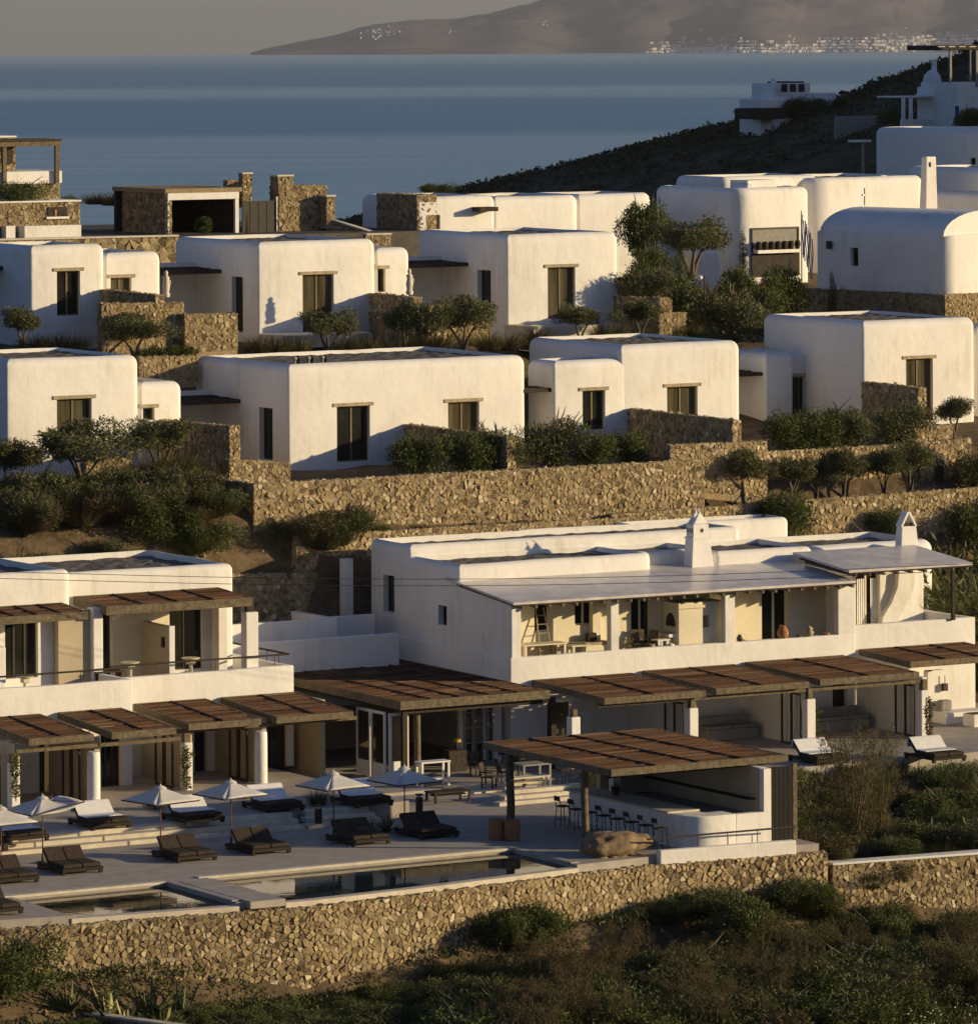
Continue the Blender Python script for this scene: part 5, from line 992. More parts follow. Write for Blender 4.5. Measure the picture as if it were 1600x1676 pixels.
wallF('sunlit stone stub wall below the middle upper villa statue', 222.5, (700, 500), (804, 496), (700, 560), (804, 555), nobj=80, m='stone_far')
wallF('sunlit stone block wall by the trees at the right of the upper row', 222.5, (1078, 487), (1098, 487), (1078, 548), (1098, 546), nobj=20, m='stone_far', thick=1.2); wallF('low sunlit stone wall right of the block wall by the trees', 223.2, (1096, 511), (1124, 511), (1096, 550), (1124, 548), nobj=30, m='stone_far')
wallF('stone retaining wall under the two-height villa', 201.9, (1096, 728), (1256, 722), (1096, 800), (1256, 815), nobj=200)
wallF('stone retaining wall behind the row of young olive trees', 204.0, (1150, 745), (1530, 724), (1150, 835), (1530, 815), nobj=300)
wallF('lower stone retaining wall edging the olive path on the right', 200.3, (1000, 842), (1640, 795), (1000, 882), (1640, 890), nobj=300)
wallF('stone corner pier below the tall right villa', 206.2, (1462, 702), (1560, 694), (1462, 745), (1560, 738), nobj=80); wallF('tall stone pier with a dark doorway at the right', 203.9, (1505, 725), (1590, 716), (1505, 800), (1590, 792), nobj=80)
u, z = M.V(1532, 742, 203.8); u2_, _ = M.V(1544, 742, 203.8); T = thing('garden_door', 'narrow dark doorway in the stone pier at the right', 'door', u, 203.75, z-1.5); part('panel', 'frame_dark', T, (u, u2_, 207.02, 203.82, z-1.5, z)); part('lintel', 'stone', T, (u-.1, u2_+.1, 207.0, 203.85, z+.003, z+.13))
wallF('low stone wall in the shrubs at the left, upper tier', 207.4, (140, 752), (218, 748), (140, 785), (218, 780), nobj=50); wallF('stone terrace edge in the shrubs at the left, middle tier', 204.4, (20, 812), (258, 806), (20, 850), (258, 842), nobj=150); wallF('stone terrace edge in the shrubs at the left, lowest tier', 201.6, (70, 888), (290, 880), (70, 930), (290, 925), nobj=120)
# ================================================================ BACK OF THE SITE
zR = 18.9
mb = MB(); mb.box(112, 140, 243.2, 262, 17, 18.75); tag(mb.build('driveway', 'asphalt', None, M, (126, 250, 18)), kind='structure')
wallF('long roadside stone wall with a pale coping behind the upper villas', 242, (-20, 394), (292, 387), (-20, 440), (292, 432), cap='coping', nobj=200, m='stone_far', cell=(.4, .3))
wallF('roadside stone wall running on behind the middle upper villa', 242, (600, 385), (640, 384), (600, 430), (640, 428), cap='coping', nobj=20, m='stone_far')
# carport
v_ = 247.; u0_, z0_ = M.V(274, 384, v_); u1_, _ = M.V(391, 384, v_); z1_ = M.V(274, 313, v_)[1]; ze = M.V(201, 310, v_+1)[0]
T = thing('carport', 'stone carport with a white lintel and a dark open bay', 'carport', u0_, v_, z0_)
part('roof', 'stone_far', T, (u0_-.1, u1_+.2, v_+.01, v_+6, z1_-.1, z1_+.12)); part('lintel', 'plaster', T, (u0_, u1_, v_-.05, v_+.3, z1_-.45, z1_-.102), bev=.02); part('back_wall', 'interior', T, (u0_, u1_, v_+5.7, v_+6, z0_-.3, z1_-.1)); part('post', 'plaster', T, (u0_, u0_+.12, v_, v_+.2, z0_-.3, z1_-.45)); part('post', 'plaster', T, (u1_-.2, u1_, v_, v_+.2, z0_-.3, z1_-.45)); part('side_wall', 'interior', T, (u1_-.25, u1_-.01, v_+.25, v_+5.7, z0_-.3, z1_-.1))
vS0 = M.S(200, 310, u0_)[0]; stone_wall('dark', (u0_-.02, vS0), (u0_-.02, v_-.02), z0_-.3, (z1_+.05, z1_), .3, nobj=60, m='stone_far', T=T)
a, z = M.V(397, 388, v_+.3); b_, _ = M.V(452, 388, v_+.3); T = thing('gate', 'grey metal gate with panes beside the carport', 'gate', a, v_, z); zt_ = M.V(397, 329, v_+.3)[1]
part('gate_frame', 'frame_dark', T, *frame_bars('F', a, b_, z, zt_, v_+.3, 4, .06), (a, b_, v_+.3, v_+.36, (z+zt_)/2-.03, (z+zt_)/2+.03)); part('mesh_panel', 'frame_dark', T, (a+.05, b_-.05, v_+.32, v_+.33, z, zt_-.05))
part('gate_post', 'frame_white', T, (b_, b_+.07, v_+.25, v_+.4, z, zt_+.2))
def pier(label, pl, pr, pt, pb, v, dep=.9, cap=True):
    u0, z1 = M.V(pl, pt, v); u1, _ = M.V(pr, pt, v); z0 = M.V(pl, pb, v)[1]; return stone_wall(label, (u0, v), (u1, v), z0, z1, dep, nobj=30, m='stone_far', cap='coping' if cap else None, name='stone_pier')
pier('square stone gate pier with a small white cap right of the carport', 397, 413, 285, 330, v_+.6, .5); pier('lower stone pier behind the gate pier', 372, 397, 295, 330, v_+2, .5, False)
pier('stone gate pier with white cap left of the stepped wall', 454, 480, 289, 330, v_+.4, .8); wallF('dark stepped stone wall above the middle upper villa', v_+.2, (456, 303), (536, 303), (456, 395), (536, 395), nobj=100, m='stone_far', thick=1.0); pier('stone end pier of the stepped wall', 534, 549, 322, 365, v_-.6, 2.)
a = M.V(536, 358, v_-.5); b_ = M.V(625, 385, v_-3.2); stone_wall('sloping pale-capped stone ramp wall descending to the right', (a[0], v_-.3), (b_[0], v_-2.5), 16.5, (a[1], b_[1]), .5, nobj=50, m='stone_far', cap='coping')
# left stone house with pergola
v_ = 247.; z0_ = M.V(60, 384, v_)[1]; T = thing('stone_house', 'stone house with white balcony band and brown pergola at the upper left', 'house', M.V(60, 384, v_)[0], v_, z0_)
def sb(T, pl, pr, pt, pb, v, dep, cap=None): u0, z1 = M.V(pl, pt, v); u1, _ = M.V(pr, pt, v); z0 = M.V(pl, pb, v)[1]; stone_wall('', (u0, v), (u1, v), z0, z1, dep, nobj=40, m='stone_far', T=T, cap=cap); return u0, u1, z0, z1
sb(T, -60, 132, 334, 384, v_, 4, 'plaster'); a = sb(T, 45, 99, 300, 336, v_+3, 3); a = M.V(-60, 281, v_+3.1); b_ = M.V(99, 300, v_+3.1); part('balcony_band', 'plaster', T, (a[0], b_[0]+.02, v_+2.95, v_+6, b_[1]+.02, M.V(0, 281, v_+3)[1]), bev=.03)
sb(T, -60, 26, 226, 282, v_+5, 3, 'plaster')
a = M.V(8, 240, v_+4.95)[0]; b_ = M.V(20, 240, v_+4.95)[0]; part('window', 'interior', T, (a, b_, v_+4.86, v_+4.95, M.V(8, 268, v_+5)[1], M.V(8, 240, v_+5)[1]))
a = M.V(78, 338, v_)[0]; b_ = M.V(109, 338, v_)[0]; part('window', 'interior', T, (a, b_, v_-.06, v_-.01, M.V(80, 354, v_)[1], M.V(80, 339, v_)[1])); part('window_sill', 'plaster', T, (a-.1, b_+.1, v_-.12, v_-.005, M.V(80, 358, v_)[1], M.V(80, 354.5, v_)[1])); part('pot', 'terracotta', T, (a+.35, a+.45, v_-.1, v_-.062, M.V(80, 354, v_)[1], M.V(80, 343, v_)[1]))
a = M.V(40, 372, v_-.8)[0]; b_ = M.V(133, 372, v_-.8)[0]; part('bench_wall', 'plaster', T, (a, b_, v_-.8, v_-.1, z0_-.3, M.V(80, 369, v_-.8)[1]), bev=.02); a = M.V(10, 372, v_-.6)[0]; b_ = M.V(25, 372, v_-.6)[0]; part('block', 'plaster', T, (a, b_, v_-.6, v_-.1, z0_-.3, M.V(12, 370, v_-.8)[1]))
zt_ = M.V(98, 231, v_+3)[1]
for px in (6, 92): a = M.V(px-3, 260, v_+2.9)[0]; b_ = M.V(px+3, 260, v_+2.9)[0]; part('pergola_post', 'timber', T, (a, b_, v_+2.75, v_+2.94, M.V(px, 300, v_+3)[1], zt_-.15))
a = M.V(-40, 231, v_+2.8)[0]; b_ = M.V(99, 231, v_+2.8)[0]; part('pergola_beam', 'timber', T, (a, b_, v_+2.7, v_+2.9, zt_-.22, zt_+.05)); part('pergola_roof', 'reed_dark', T, (a, b_, v_+2.6, v_+5, zt_+.052, zt_+.13))
# long low house behind the upper row
V = Villa('long_house', 'long low white house with a stone end behind the upper row', 31, 683, 385, 244)
sb2 = V.f.V(640, 320, V.v+1.5); stone_wall('', (V.u-.02, V.v+4.2), (V.u-.02, V.v), V.z-.4, V.f.V(683, 319, V.v)[1], 1.2, fr=V.f, nobj=40, m='stone_far', T=V.T)
V.block(684, 812, 322, depth=6, fw=[(697, 720, 352, 380, SD)]); V.block(808, 950, 322, depth=6, dv=1.5, r=(.2, .6, .3, .3)); V.block(945, 1070, 318, depth=5, dv=2.2, r=(.2, .6, .3, .3))
part('awning', 'timber_dark', V.T, (V.f.V(782, 340, V.v-.6)[0], V.f.V(812, 340, V.v-.6)[0], V.v-.8, V.v-.01, V.f.V(790, 345, V.v)[1], V.f.V(790, 338, V.v)[1]))
# ================================================================ HOUSES AT THE UPPER RIGHT
V = Villa('manor', 'big rounded white house with a shaded shop-like opening at the upper right', 36, 1206, 440, 243); 
q = V.block(1206, 1327, 308, pxs=1068, r=(.9, .5, .3, .5)); uo, zo_ = V.f.V(1228, 373, V.v); uo2, _ = V.f.V(1306, 373, V.v); zo2 = V.f.V(1228, 413, V.v)[1]
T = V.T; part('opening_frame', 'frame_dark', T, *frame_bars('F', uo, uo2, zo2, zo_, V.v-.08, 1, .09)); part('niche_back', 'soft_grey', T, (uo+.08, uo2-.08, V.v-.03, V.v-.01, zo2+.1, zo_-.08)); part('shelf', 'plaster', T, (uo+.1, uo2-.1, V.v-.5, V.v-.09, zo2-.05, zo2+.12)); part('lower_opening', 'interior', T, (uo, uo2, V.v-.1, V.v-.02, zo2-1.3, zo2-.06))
for k in range(7): x = uo+.3+k*(uo2-uo-.6)/6; MB().lathe((x, V.v-.3, zo2+.12), [(.1, 0), (.17, .25), (.13, .4), (.16, .44)], 10).build('pot', 'timber_dark', T)
V.block(1330, 1515, 291, depth=7, dv=3.2, r=(1.2, .6, .3, .3)); V.block(1182, 1340, 289, pxs=1100, dv=4.2, r=(.5, .3, .3, .5)); V.block(1222, 1240, 300, depth=1.5, dv=1.0) ; part('roof_box', 'plaster', T, (uo+1, uo+3, V.v+1.5, V.v+3, q[4]-.3, q[4]+.35), bev=.04)
part('garden_stair', 'plaster', T, (V.f.V(1125, 440, V.v-1.5)[0], V.f.V(1160, 440, V.v-1.5)[0], V.v-2.5, V.v-.9, V.z-3.4, V.f.V(1140, 408, V.v-1.5)[1]), bev=.2)
V = Villa('chapel', 'white chapel with a barrel-vaulted roof on a stone base', 40, 1545, 480, 227); f = V.f
u0_ = V.u; vB_ = f.S(1335, 380, u0_)[0]; uE = u0_+6.5; zt_ = f.V(1545, 385, V.v)[1]; V.block(1545, 1700, 385, pxs=1333, r=(.8, .3, .3, .3), sw=[(1391, 1404, 405, 435, SD)], rt=.06, flat=True, gravel=False)
n = 14; rv = 2.9; cu = u0_+.1+rv; mb = MB(); hgt = f.V(1600, 342, V.v+.3)[1]-zt_
for k in range(n+1): a = math.pi*k/n; mb.v += [(cu-rv*math.cos(a), V.v+.15, zt_-.06+hgt*math.sin(a)), (cu-rv*math.cos(a), vB_-.2, zt_-.06+hgt*math.sin(a))]
for k in range(n): mb.f.append((2*k, 2*k+2, 2*k+3, 2*k+1)[::-1]); mb.t.append(.5); mb.sm.append(True)
mb.f += [tuple(range(0, 2*n+2, 2)), tuple(range(1, 2*n+2, 2))[::-1]]; mb.t += [.5, .5]; mb.sm += [False, False]; mb.build('vault', 'plaster', V.T, smooth=35)
part('cross', 'plaster', V.T, (cu-.05, cu+.05, vB_-.6, vB_-.5, zt_+hgt, zt_+hgt+.9), (cu-.22, cu+.22, vB_-.6, vB_-.5, zt_+hgt+.5, zt_+hgt+.6)); part('bell_lamp', 'metal_dark', V.T, (u0_-.25, u0_-.01, vB_-1.2, vB_-1.0, zt_-.9, zt_-.5))
stone_wall('', (u0_-.25, vB_+1.5), (u0_-.25, V.v-.25), V.z-2.0, V.z-.05, .3, fr=f, nobj=80, m='stone_far', T=V.T); stone_wall('', (u0_-.25, V.v-.3), (u0_+8, V.v-.3), V.z-2.0, V.z-.05, .3, fr=f, nobj=60, m='stone_far', T=V.T)
V = Villa('roof_house', 'white rooftop block behind the chapel vault', 40, 1640, 345, 246); V.block(1640, 1720, 317, pxs=1449, r=(.3, .5, .3, .5)); V.block(1650, 1760, 275, pxs=1480, dv=5, r=(.3, .5, .3, .5))
V = Villa('hill_house', 'large shaded white house above the chapel at the right edge', 45, 1640, 300, 262); V.block(1640, 1720, 210, pxs=1428, r=(.3, .5, .3, .5), sw=[(1585, 1596, 258, 272, SD)]); part('side_porch', 'plaster', V.T, (V.u-1.2, V.u-.01, V.v+11, V.v+12, V.z, V.z+.4))
v_ = 243.; a, z = M.V(1514, 312, v_); b_, _ = M.V(1534, 312, v_); T = thing('chimney', 'slim tapered white chimney with small vents above the chapel', 'chimney', a, v_, z); zt_ = M.V(1524, 256, v_)[1]
MB().hexa([(a, v_, z-1), (b_, v_, z-1), (b_, v_+.6, z-1), (a, v_+.6, z-1)], [(a+.1, v_+.05, zt_), (b_-.05, v_+.05, zt_), (b_-.05, v_+.5, zt_), (a+.1, v_+.5, zt_)]).build('shaft', 'plaster', T, bev=.06); part('vent', 'interior', T, (a+.3, a+.38, v_+.0, v_+.06, zt_-.55, zt_-.3))
V = Villa('roof_dome', 'small curved white roof canopy behind the manor', 36, 1440, 295, 250); 
mb = MB(); 
for k in range(9): a = math.pi/2*k/8; mb.v += [(V.u+1.6*math.sin(a), V.v, V.z-.6+.9*math.cos(a)), (V.u+1.6*math.sin(a), V.v+1.8, V.z-.6+.9*math.cos(a))]
for k in range(8): mb.f.append((2*k, 2*k+2, 2*k+3, 2*k+1)); mb.t.append(.5); mb.sm.append(True)
o = mb.build('shell', 'plaster', V.T, smooth=50); s = o.modifiers.new('s', 'SOLIDIFY'); s.thickness = .12; tag(V.T, cat='roof')
# ---------------------------------------------------------------- headland houses
HF = Fr(44)
def farblk(T, pl, pr, pt, pb, Y, m='plaster', nm='wall', d=None):
    a = HF.uv(CP+ray(pl, pb)*Y); w_ = (pr-pl)*Y/FP/.72; h = (pb-pt)*Y/FP; part(nm, m, T, (a[0], a[0]+w_, a[1], a[1]+(d or w_*.6), a[2]-(2.5 if m == 'plaster' else .3), a[2]+h), bev=.12)
Y0 = head_hit(1300, 192); p = HF.uv(CP+ray(1290, 188)*Y0); T = thing('headland_house', 'white stepped house alone on the dark headland by the sea', 'house', *p, HF)
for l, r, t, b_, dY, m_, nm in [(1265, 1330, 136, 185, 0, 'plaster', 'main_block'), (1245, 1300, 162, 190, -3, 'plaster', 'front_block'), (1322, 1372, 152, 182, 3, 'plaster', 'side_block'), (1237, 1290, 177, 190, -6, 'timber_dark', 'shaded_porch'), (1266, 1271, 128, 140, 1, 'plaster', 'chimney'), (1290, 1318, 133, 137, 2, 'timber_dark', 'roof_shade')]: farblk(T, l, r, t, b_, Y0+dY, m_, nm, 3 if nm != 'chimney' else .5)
for k in range(3): a = HF.uv(CP+ray(1282+k*14, 150)*(Y0+.0)); part('window', 'interior', T, (a[0]-.25, a[0]+.25, a[1]-.3, a[1]+.1, a[2], a[2]+.8))
Y0 = head_hit(1525, 138); p = HF.uv(CP+ray(1525, 138)*Y0); T = thing('headland_chapel', 'tiny white domed chapel on the headland slope', 'chapel', *p, HF); MB().lathe((p[0], p[1], p[2]-1), [(.9, 0), (.95, 1.2), (.8, 1.9), (.45, 2.3), (.1, 2.5)], 16).build('dome', 'plaster', T); part('bell_gable', 'plaster', T, (p[0]+.3, p[0]+.8, p[1], p[1]+.4, p[2], p[2]+2.4), bev=.1); part('stair', 'plaster', T, (p[0]-2, p[0]-.9, p[1], p[1]+.4, p[2]-1.6, p[2]-.9))
Yv = head_hit(1560, 205); p = M.uv(CP+ray(1560, 205)*Yv); T = thing('hill_villa', 'shaded blue-grey villa with tall roof pergola at the top right corner', 'house', *p, M)
def b3(nm, m, pl, pr, pt, pb, dY, d=4., ext=0): a = M.Y(pl, pb, Yv+dY); w_ = (pr-pl)*Yv/FP/.87; h = (pb-pt)*Yv/FP; part(nm, m, T, (a[0], a[0]+w_, a[1], a[1]+d, a[2]-ext, a[2]+h), bev=min(.08, w_*.2))
b3('main_block', 'plaster', 1566, 1660, 135, 215, -1, 6, 5); b3('side_block', 'plaster', 1530, 1568, 142, 205, 2, 3, 5); b3('wall', 'plaster', 1475, 1535, 195, 205, 1, .3, 3); b3('terrace_roof', 'plaster', 1463, 1566, 157, 160, 0, 3)
for px in (1477, 1489): b3('porch_column', 'plaster', px, px+5, 160, 198, -.2, .3, 2)
for px in (1554, 1587, 1597): b3('pergola_post', 'soft_grey', px, px+4, 82, 142, 0, .2)
b3('pergola_roof', 'timber_dark', 1533, 1660, 74, 82, -1, 5)
for k in range(4): b3('pergola_slat', 'coping', 1535+k*17, 1547+k*17, 75, 77, -1.4, .3)
b3('window', 'interior', 1551, 1557, 175, 192, 1.85, .3); b3('window', 'flag_blue', 1565, 1570, 173, 202, -1.2, .3)
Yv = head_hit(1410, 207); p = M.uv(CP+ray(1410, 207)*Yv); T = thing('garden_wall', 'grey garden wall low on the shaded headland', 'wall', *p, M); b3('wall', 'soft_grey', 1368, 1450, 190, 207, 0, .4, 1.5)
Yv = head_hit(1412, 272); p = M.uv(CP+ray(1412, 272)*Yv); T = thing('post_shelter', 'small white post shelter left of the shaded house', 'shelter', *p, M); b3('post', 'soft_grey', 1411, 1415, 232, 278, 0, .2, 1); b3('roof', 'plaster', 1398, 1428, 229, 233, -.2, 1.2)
# flag
v_ = 238.6; u, z = M.V(1311, 348, v_); T = thing('flag', 'blue and white flag hanging limp on a pole by the manor opening', 'flag', u, v_, z-3.5); MB().tube([(u, v_, z-3.6), (u, v_, z+.1)], .03, 6).build('pole', 'soft_grey', T)
for k in range(9):
    mb = MB(); x0 = u+.03+k*.075; mb.add([(x0+(.075 if i % 2 else 0), v_+.06*math.sin(k*1.9+j*.8)+.02*(i % 2), z-.1-.3*j-.16*k) for j in range(8) for i in (0, 1)], [(2*j, 2*j+1, 2*j+3, 2*j+2) for j in range(7)]); o = mb.build('stripe', 'flag_blue' if k % 2 == 0 else 'flag_white', T); s = o.modifiers.new('s', 'SOLIDIFY'); s.thickness = .01
# statues and street lamp
for px, py, vv, lab in [(272, 486, 224.6, 'pale slender statue standing on the stone wall by the upper-left villa'), (670, 482, 223.2, 'pale slender statue on the spur wall beside the middle upper villa')]:
    u, z = M.V(px, py, vv); T = thing('statue', lab, 'statue', u, vv, z, group='pale garden statues'); MB().lathe((u, vv, z), [(.16, 0), (.18, .15), (.13, .2), (.17, .5), (.12, .75), (.16, .9), (.06, .98), (.09, 1.05), (.085, 1.15), (.03, 1.22)], 12).build('figure', 'coping', T); MB().tube([(u, vv-.02, z+.88), (u+.2, vv, z+.7), (u+.14, vv, z+.4)], [.05, .045, .03], 7).build('arm', 'coping', T)
u, z = M.V(1153, 520, 224); T = thing('street_lamp', 'thin dark lamp post among the trees at the upper right', 'lamp', u, 224, z); zt_ = M.V(1153, 452, 224)[1]; MB().tube([(u, 224, z-.3), (u, 224, zt_)], .035, 6).build('post', 'metal_dark', T); MB().lathe((u-.25, 224, zt_-.15), [(.06, 0), (.14, .1), (.05, .2)], 10).build('lantern', 'frame_white', T); MB().tube([(u, 224, zt_), (u-.25, 224, zt_+.03)], .02, 5).build('bracket', 'metal_dark', T)
# ================================================================ VEGETATION
PR = {}
def leaves(n, clumps, ln, wd, rng, up=.0, shell=.55):
    c = np.array([k[0] for k in clumps]); r = np.array([k[1] for k in clumps]); wgt = np.prod(r, axis=1)**.66; idx = rng.choice(len(clumps), n, p=wgt/wgt.sum())
    d = rng.normal(size=(n, 3)); d /= np.linalg.norm(d, axis=1)[:, None]; rad = shell+(1-shell)*rng.random(n)**.6; rad = np.where(rng.random(n) < .3, rng.random(n)**.5, rad)
    pos = c[idx]+d*r[idx]*rad[:, None]*(1+.12*rng.normal(size=n))[:, None]
    ax = rng.normal(size=(n, 3))+d*.7+np.array([0, 0, up]); ax /= np.linalg.norm(ax, axis=1)[:, None]
    sd = np.cross(ax, rng.normal(size=(n, 3))); sd /= np.linalg.norm(sd, axis=1)[:, None]
    L = ln*(.6+.8*rng.random(n))[:, None]; Wd = wd*(.7+.6*rng.random(n))[:, None]
    V = np.stack([pos, pos+ax*L*.5+sd*Wd*.5, pos+ax*L, pos+ax*L*.5-sd*Wd*.5], 1).reshape(-1, 3); Q = np.arange(4*n).reshape(n, 4)
    clt = rng.random(len(clumps))[idx]; t = np.clip(.25+.4*rng.random(n)+.3*clt+.12*d[:, 2], 0, 1); return V, Q, t
def blades(n, base, ht, spread, wd, rng, droop=.3, basr=.1, seg=3):
    V = []; Q = []; t = []
    a = rng.random(n)*2*math.pi; tilt = spread*rng.random(n)**.7; L = ht*(.5+.5*rng.random(n)); br = basr*np.sqrt(rng.random(n))
    for k in range(n):
        dx, dy = math.cos(a[k]), math.sin(a[k]); p = np.array([base[0]+dx*br[k], base[1]+dy*br[k], base[2]]); sx, sy = -dy*wd/2, dx*wd/2; k0 = len(V); tt = rng.random()
        for i in range(seg+1):
            s = i/seg; an = tilt[k]+droop*s*s; w_ = 1-s*.85; V += [(p[0]+sx*w_, p[1]+sy*w_, p[2]), (p[0]-sx*w_, p[1]-sy*w_, p[2])]
            p = p+np.array([dx*math.sin(an), dy*math.sin(an), math.cos(an)])*L[k]/seg
        for i in range(seg): Q.append((k0+2*i, k0+2*i+1, k0+2*i+3, k0+2*i+2)); t.append(tt)
    return np.array(V), np.array(Q), np.array(t)
def reg(key, h, parts): 
    ms = []
    for nm, o in parts: ms.append((nm, o.data)); bpy.data.objects.remove(o)
    PR[key] = (h, ms)
def trunkmb(stems):
    mb = MB()
    for pts, r in stems: mb.tube(pts, r, 6)
    return mb.build('trunk', 'bark', None, W0, (0, 0, 0))
def mk_olive(key, seed, spread=1.0, leaf='olive_leaf', n=3800, low=False):
    rng = np.random.default_rng(seed); st = []; cl = []; ns = rng.integers(2, 4)
    for k in range(ns):
        a = 2*math.pi*k/ns+rng.random(); b = np.array([math.cos(a), math.sin(a)])
        p1 = (b[0]*.18, b[1]*.18, .5); p2 = (b[0]*.45*spread, b[1]*.45*spread, 1.1); st.append(([(b[0]*.05, b[1]*.05, -.2), p1, p2], [.09, .07, .05]))
        for j in range(3):
            c = b*(.55+.35*rng.random())*spread+rng.normal(size=2)*.35; z = 1.35+.85*rng.random(); st.append(([p2, (c[0]*.8, c[1]*.8, z-.25), (c[0], c[1], z)], [.045, .03, .012]))
            cl.append(((c[0], c[1], z), (.42+.2*rng.random(),)*2+(.34+.14*rng.random(),)))
    for k in range(9): cl.append(((rng.normal()*.5*spread, rng.normal()*.5*spread, 1.35+1.0*rng.random()), (.42, .42, .36)))
    if low: cl = [((c[0], c[1], c[2]*.72-.3), (r[0]*1.15, r[1]*1.15, r[2]*1.3)) for c, r in cl]+[((rng.normal()*.5, rng.normal()*.5, .35), (.5, .5, .4)) for _ in range(5)]
    V, Q, t = leaves(int(n*1.8), cl, .145, .05, rng, .3); reg(key, 2.6 if not low else 1.72, [('trunk', trunkmb(st)), ('crown', np_mesh('crown', V, Q, t, leaf))])
mk_olive('olive1', 1); mk_olive('olive2', 2, 1.2); mk_olive('olive3', 3, .9); mk_olive('bush1', 4, 1.0, 'bush_leaf', 4200, True); mk_olive('bush2', 5, 1.2, 'olive_leaf', 4200, True); mk_olive('dark', 6, 1.1, 'bush_leaf', 5200, True)
def mk_scrub(key, seed, leaf='scrub_leaf', n=900, lf=2200):
    rng = np.random.default_rng(seed); V1, Q1, t1 = blades(n, (0, 0, 0), 1.25, 1.0, .014, rng, .25, .35)
    cl = [((rng.normal()*.38, rng.normal()*.38, .55+.35*rng.random()), (.3, .3, .28)) for _ in range(9)]; V2, Q2, t2 = leaves(lf, cl, .12, .025, rng, .8)
    reg(key, 1.25, [('stems', np_mesh('stems', V1, Q1, t1*.6, leaf)), ('foliage', np_mesh('foliage', V2, Q2, t2, leaf))])
mk_scrub('scrub1', 11); mk_scrub('scrub2', 12, 'bush_leaf'); mk_scrub('scrub3', 13, 'olive_leaf')
def mk_simple(key, h, V, Q, t, leaf, nm='foliage'): reg(key, h, [(nm, np_mesh(nm, V, Q, t, leaf))])
rng = np.random.default_rng(21); mk_simple('grass', .9, *blades(420, (0, 0, 0), .95, .85, .02, rng, .7, .28), 'grass_leaf'); mk_simple('grass2', .8, *blades(420, (0, 0, 0), .85, 1.0, .02, rng, .5, .35), 'scrub_leaf')
def mk_agave(key, leaf, n, ht, wd, seed):
    rng = np.random.default_rng(seed); V, Q, t = blades(n, (0, 0, 0), ht, 1.25, wd, rng, -.15, .06, 4); o = np_mesh('leaves', V, Q, t, leaf); reg(key, ht, [('leaves', o)])
mk_agave('agave', 'agave_leaf', 34, .8, .11, 31); mk_agave('agave2', 'agave_pale', 16, .9, .15, 32); mk_agave('yucca', 'agave_leaf', 60, .8, .05, 33)
rng = np.random.default_rng(41)   # tamarisk: wispy, tall
st = []; cl = []
for k in range(5):
    a = 2*math.pi*k/5+.4; b = (math.cos(a), math.sin(a)); st.append(([(b[0]*.1, b[1]*.1, -.2), (b[0]*.3, b[1]*.3, 1.0), (b[0]*.7, b[1]*.7, 2.4), (b[0]*.95, b[1]*.95, 3.6)], [.07, .055, .035, .012]))
    for j in range(9): z = .5+3.3*j/8; q = .25*z+.3*rng.random(); cl.append(((b[0]*q+rng.normal()*.3, b[1]*q+rng.normal()*.3, z), (.34, .34, .42)))
V, Q, t = leaves(9000, cl, .22, .018, rng, 1.4); reg('tamarisk', 4.2, [('trunk', trunkmb(st)), ('crown', np_mesh('crown', V, Q, t, 'grass_leaf'))])
V, Q, t = leaves(7000, cl, .2, .022, rng, 1.2); reg('tamarisk2', 4.2, [('trunk', trunkmb(st)), ('crown', np_mesh('crown', V, Q, t, 'scrub_leaf'))])
cl = [((rng.normal()*.05, rng.normal()*.05, .2+z*2.6), (.32*(1-z)**.6+.06,)*2+(.3,)) for z in np.linspace(0, 1, 12)]
V, Q, t = leaves(2600, cl, .1, .03, rng, 1.); reg('cypress', 3.0, [('trunk', trunkmb([([(0, 0, -.2), (0, 0, 2.0)], [.06, .02])])), ('crown', np_mesh('crown', V, Q, t, 'bush_leaf'))]); reg('cypress_dry', 3.0, [('trunk', trunkmb([([(0, 0, -.2), (0, 0, 2.0)], [.06, .02])])), ('crown', np_mesh('crown', V, Q, t, 'scrub_leaf'))])
V, Q, t = blades(70, (0, 0, 2.4), 1.5, 1.5, .09, rng, 1.3, .08, 5); reg('palm', 3.6, [('trunk', trunkmb([([(0, 0, -.4), (.05, 0, 1.2), (0, 0, 2.45)], [.16, .13, .15])])), ('fronds', np_mesh('fronds', V, Q, t, 'bush_leaf'))])
cl = [((.05*rng.normal(), 0, .25+1.4*z), (.1+.12*(z > .55)*(z < .9)+.06*(z < .3), .07, .12)) for z in np.linspace(0, 1, 14)]
V, Q, t = leaves(700, cl, .09, .05, rng); V2, Q2, t2 = leaves(120, cl, .06, .05, rng); reg('climber', 1.75, [('stem', trunkmb([([(0, 0, 0), (.03, 0, .9), (0, 0, 1.65)], [.02, .015, .008])])), ('leaves', np_mesh('leaves', V, Q, t, 'bush_leaf')), ('blossom', np_mesh('blossom', V2, Q2, t2, 'pink_flower'))])
cl = [((0, 0, .75), (.5, .5, .42)), ((.15, .1, .95), (.35, .35, .3))]; V, Q, t = leaves(2200, cl, .12, .06, rng); reg('topiary', 2.3, [('trunk', trunkmb([([(0, 0, -.9), (.02, 0, .6)], [.045, .035])])), ('crown', np_mesh('crown', V, Q, t, 'bush_leaf'))])
cl = [((x*.28, rng.normal()*.06, .28+.05*rng.normal()), (.24, .3, .26)) for x in range(-4, 5)]; V, Q, t = leaves(4200, cl, .09, .04, rng); reg('hedge', .6, [('foliage', np_mesh('foliage', V, Q, t, 'bush_leaf'))])
RG = random.Random(77)
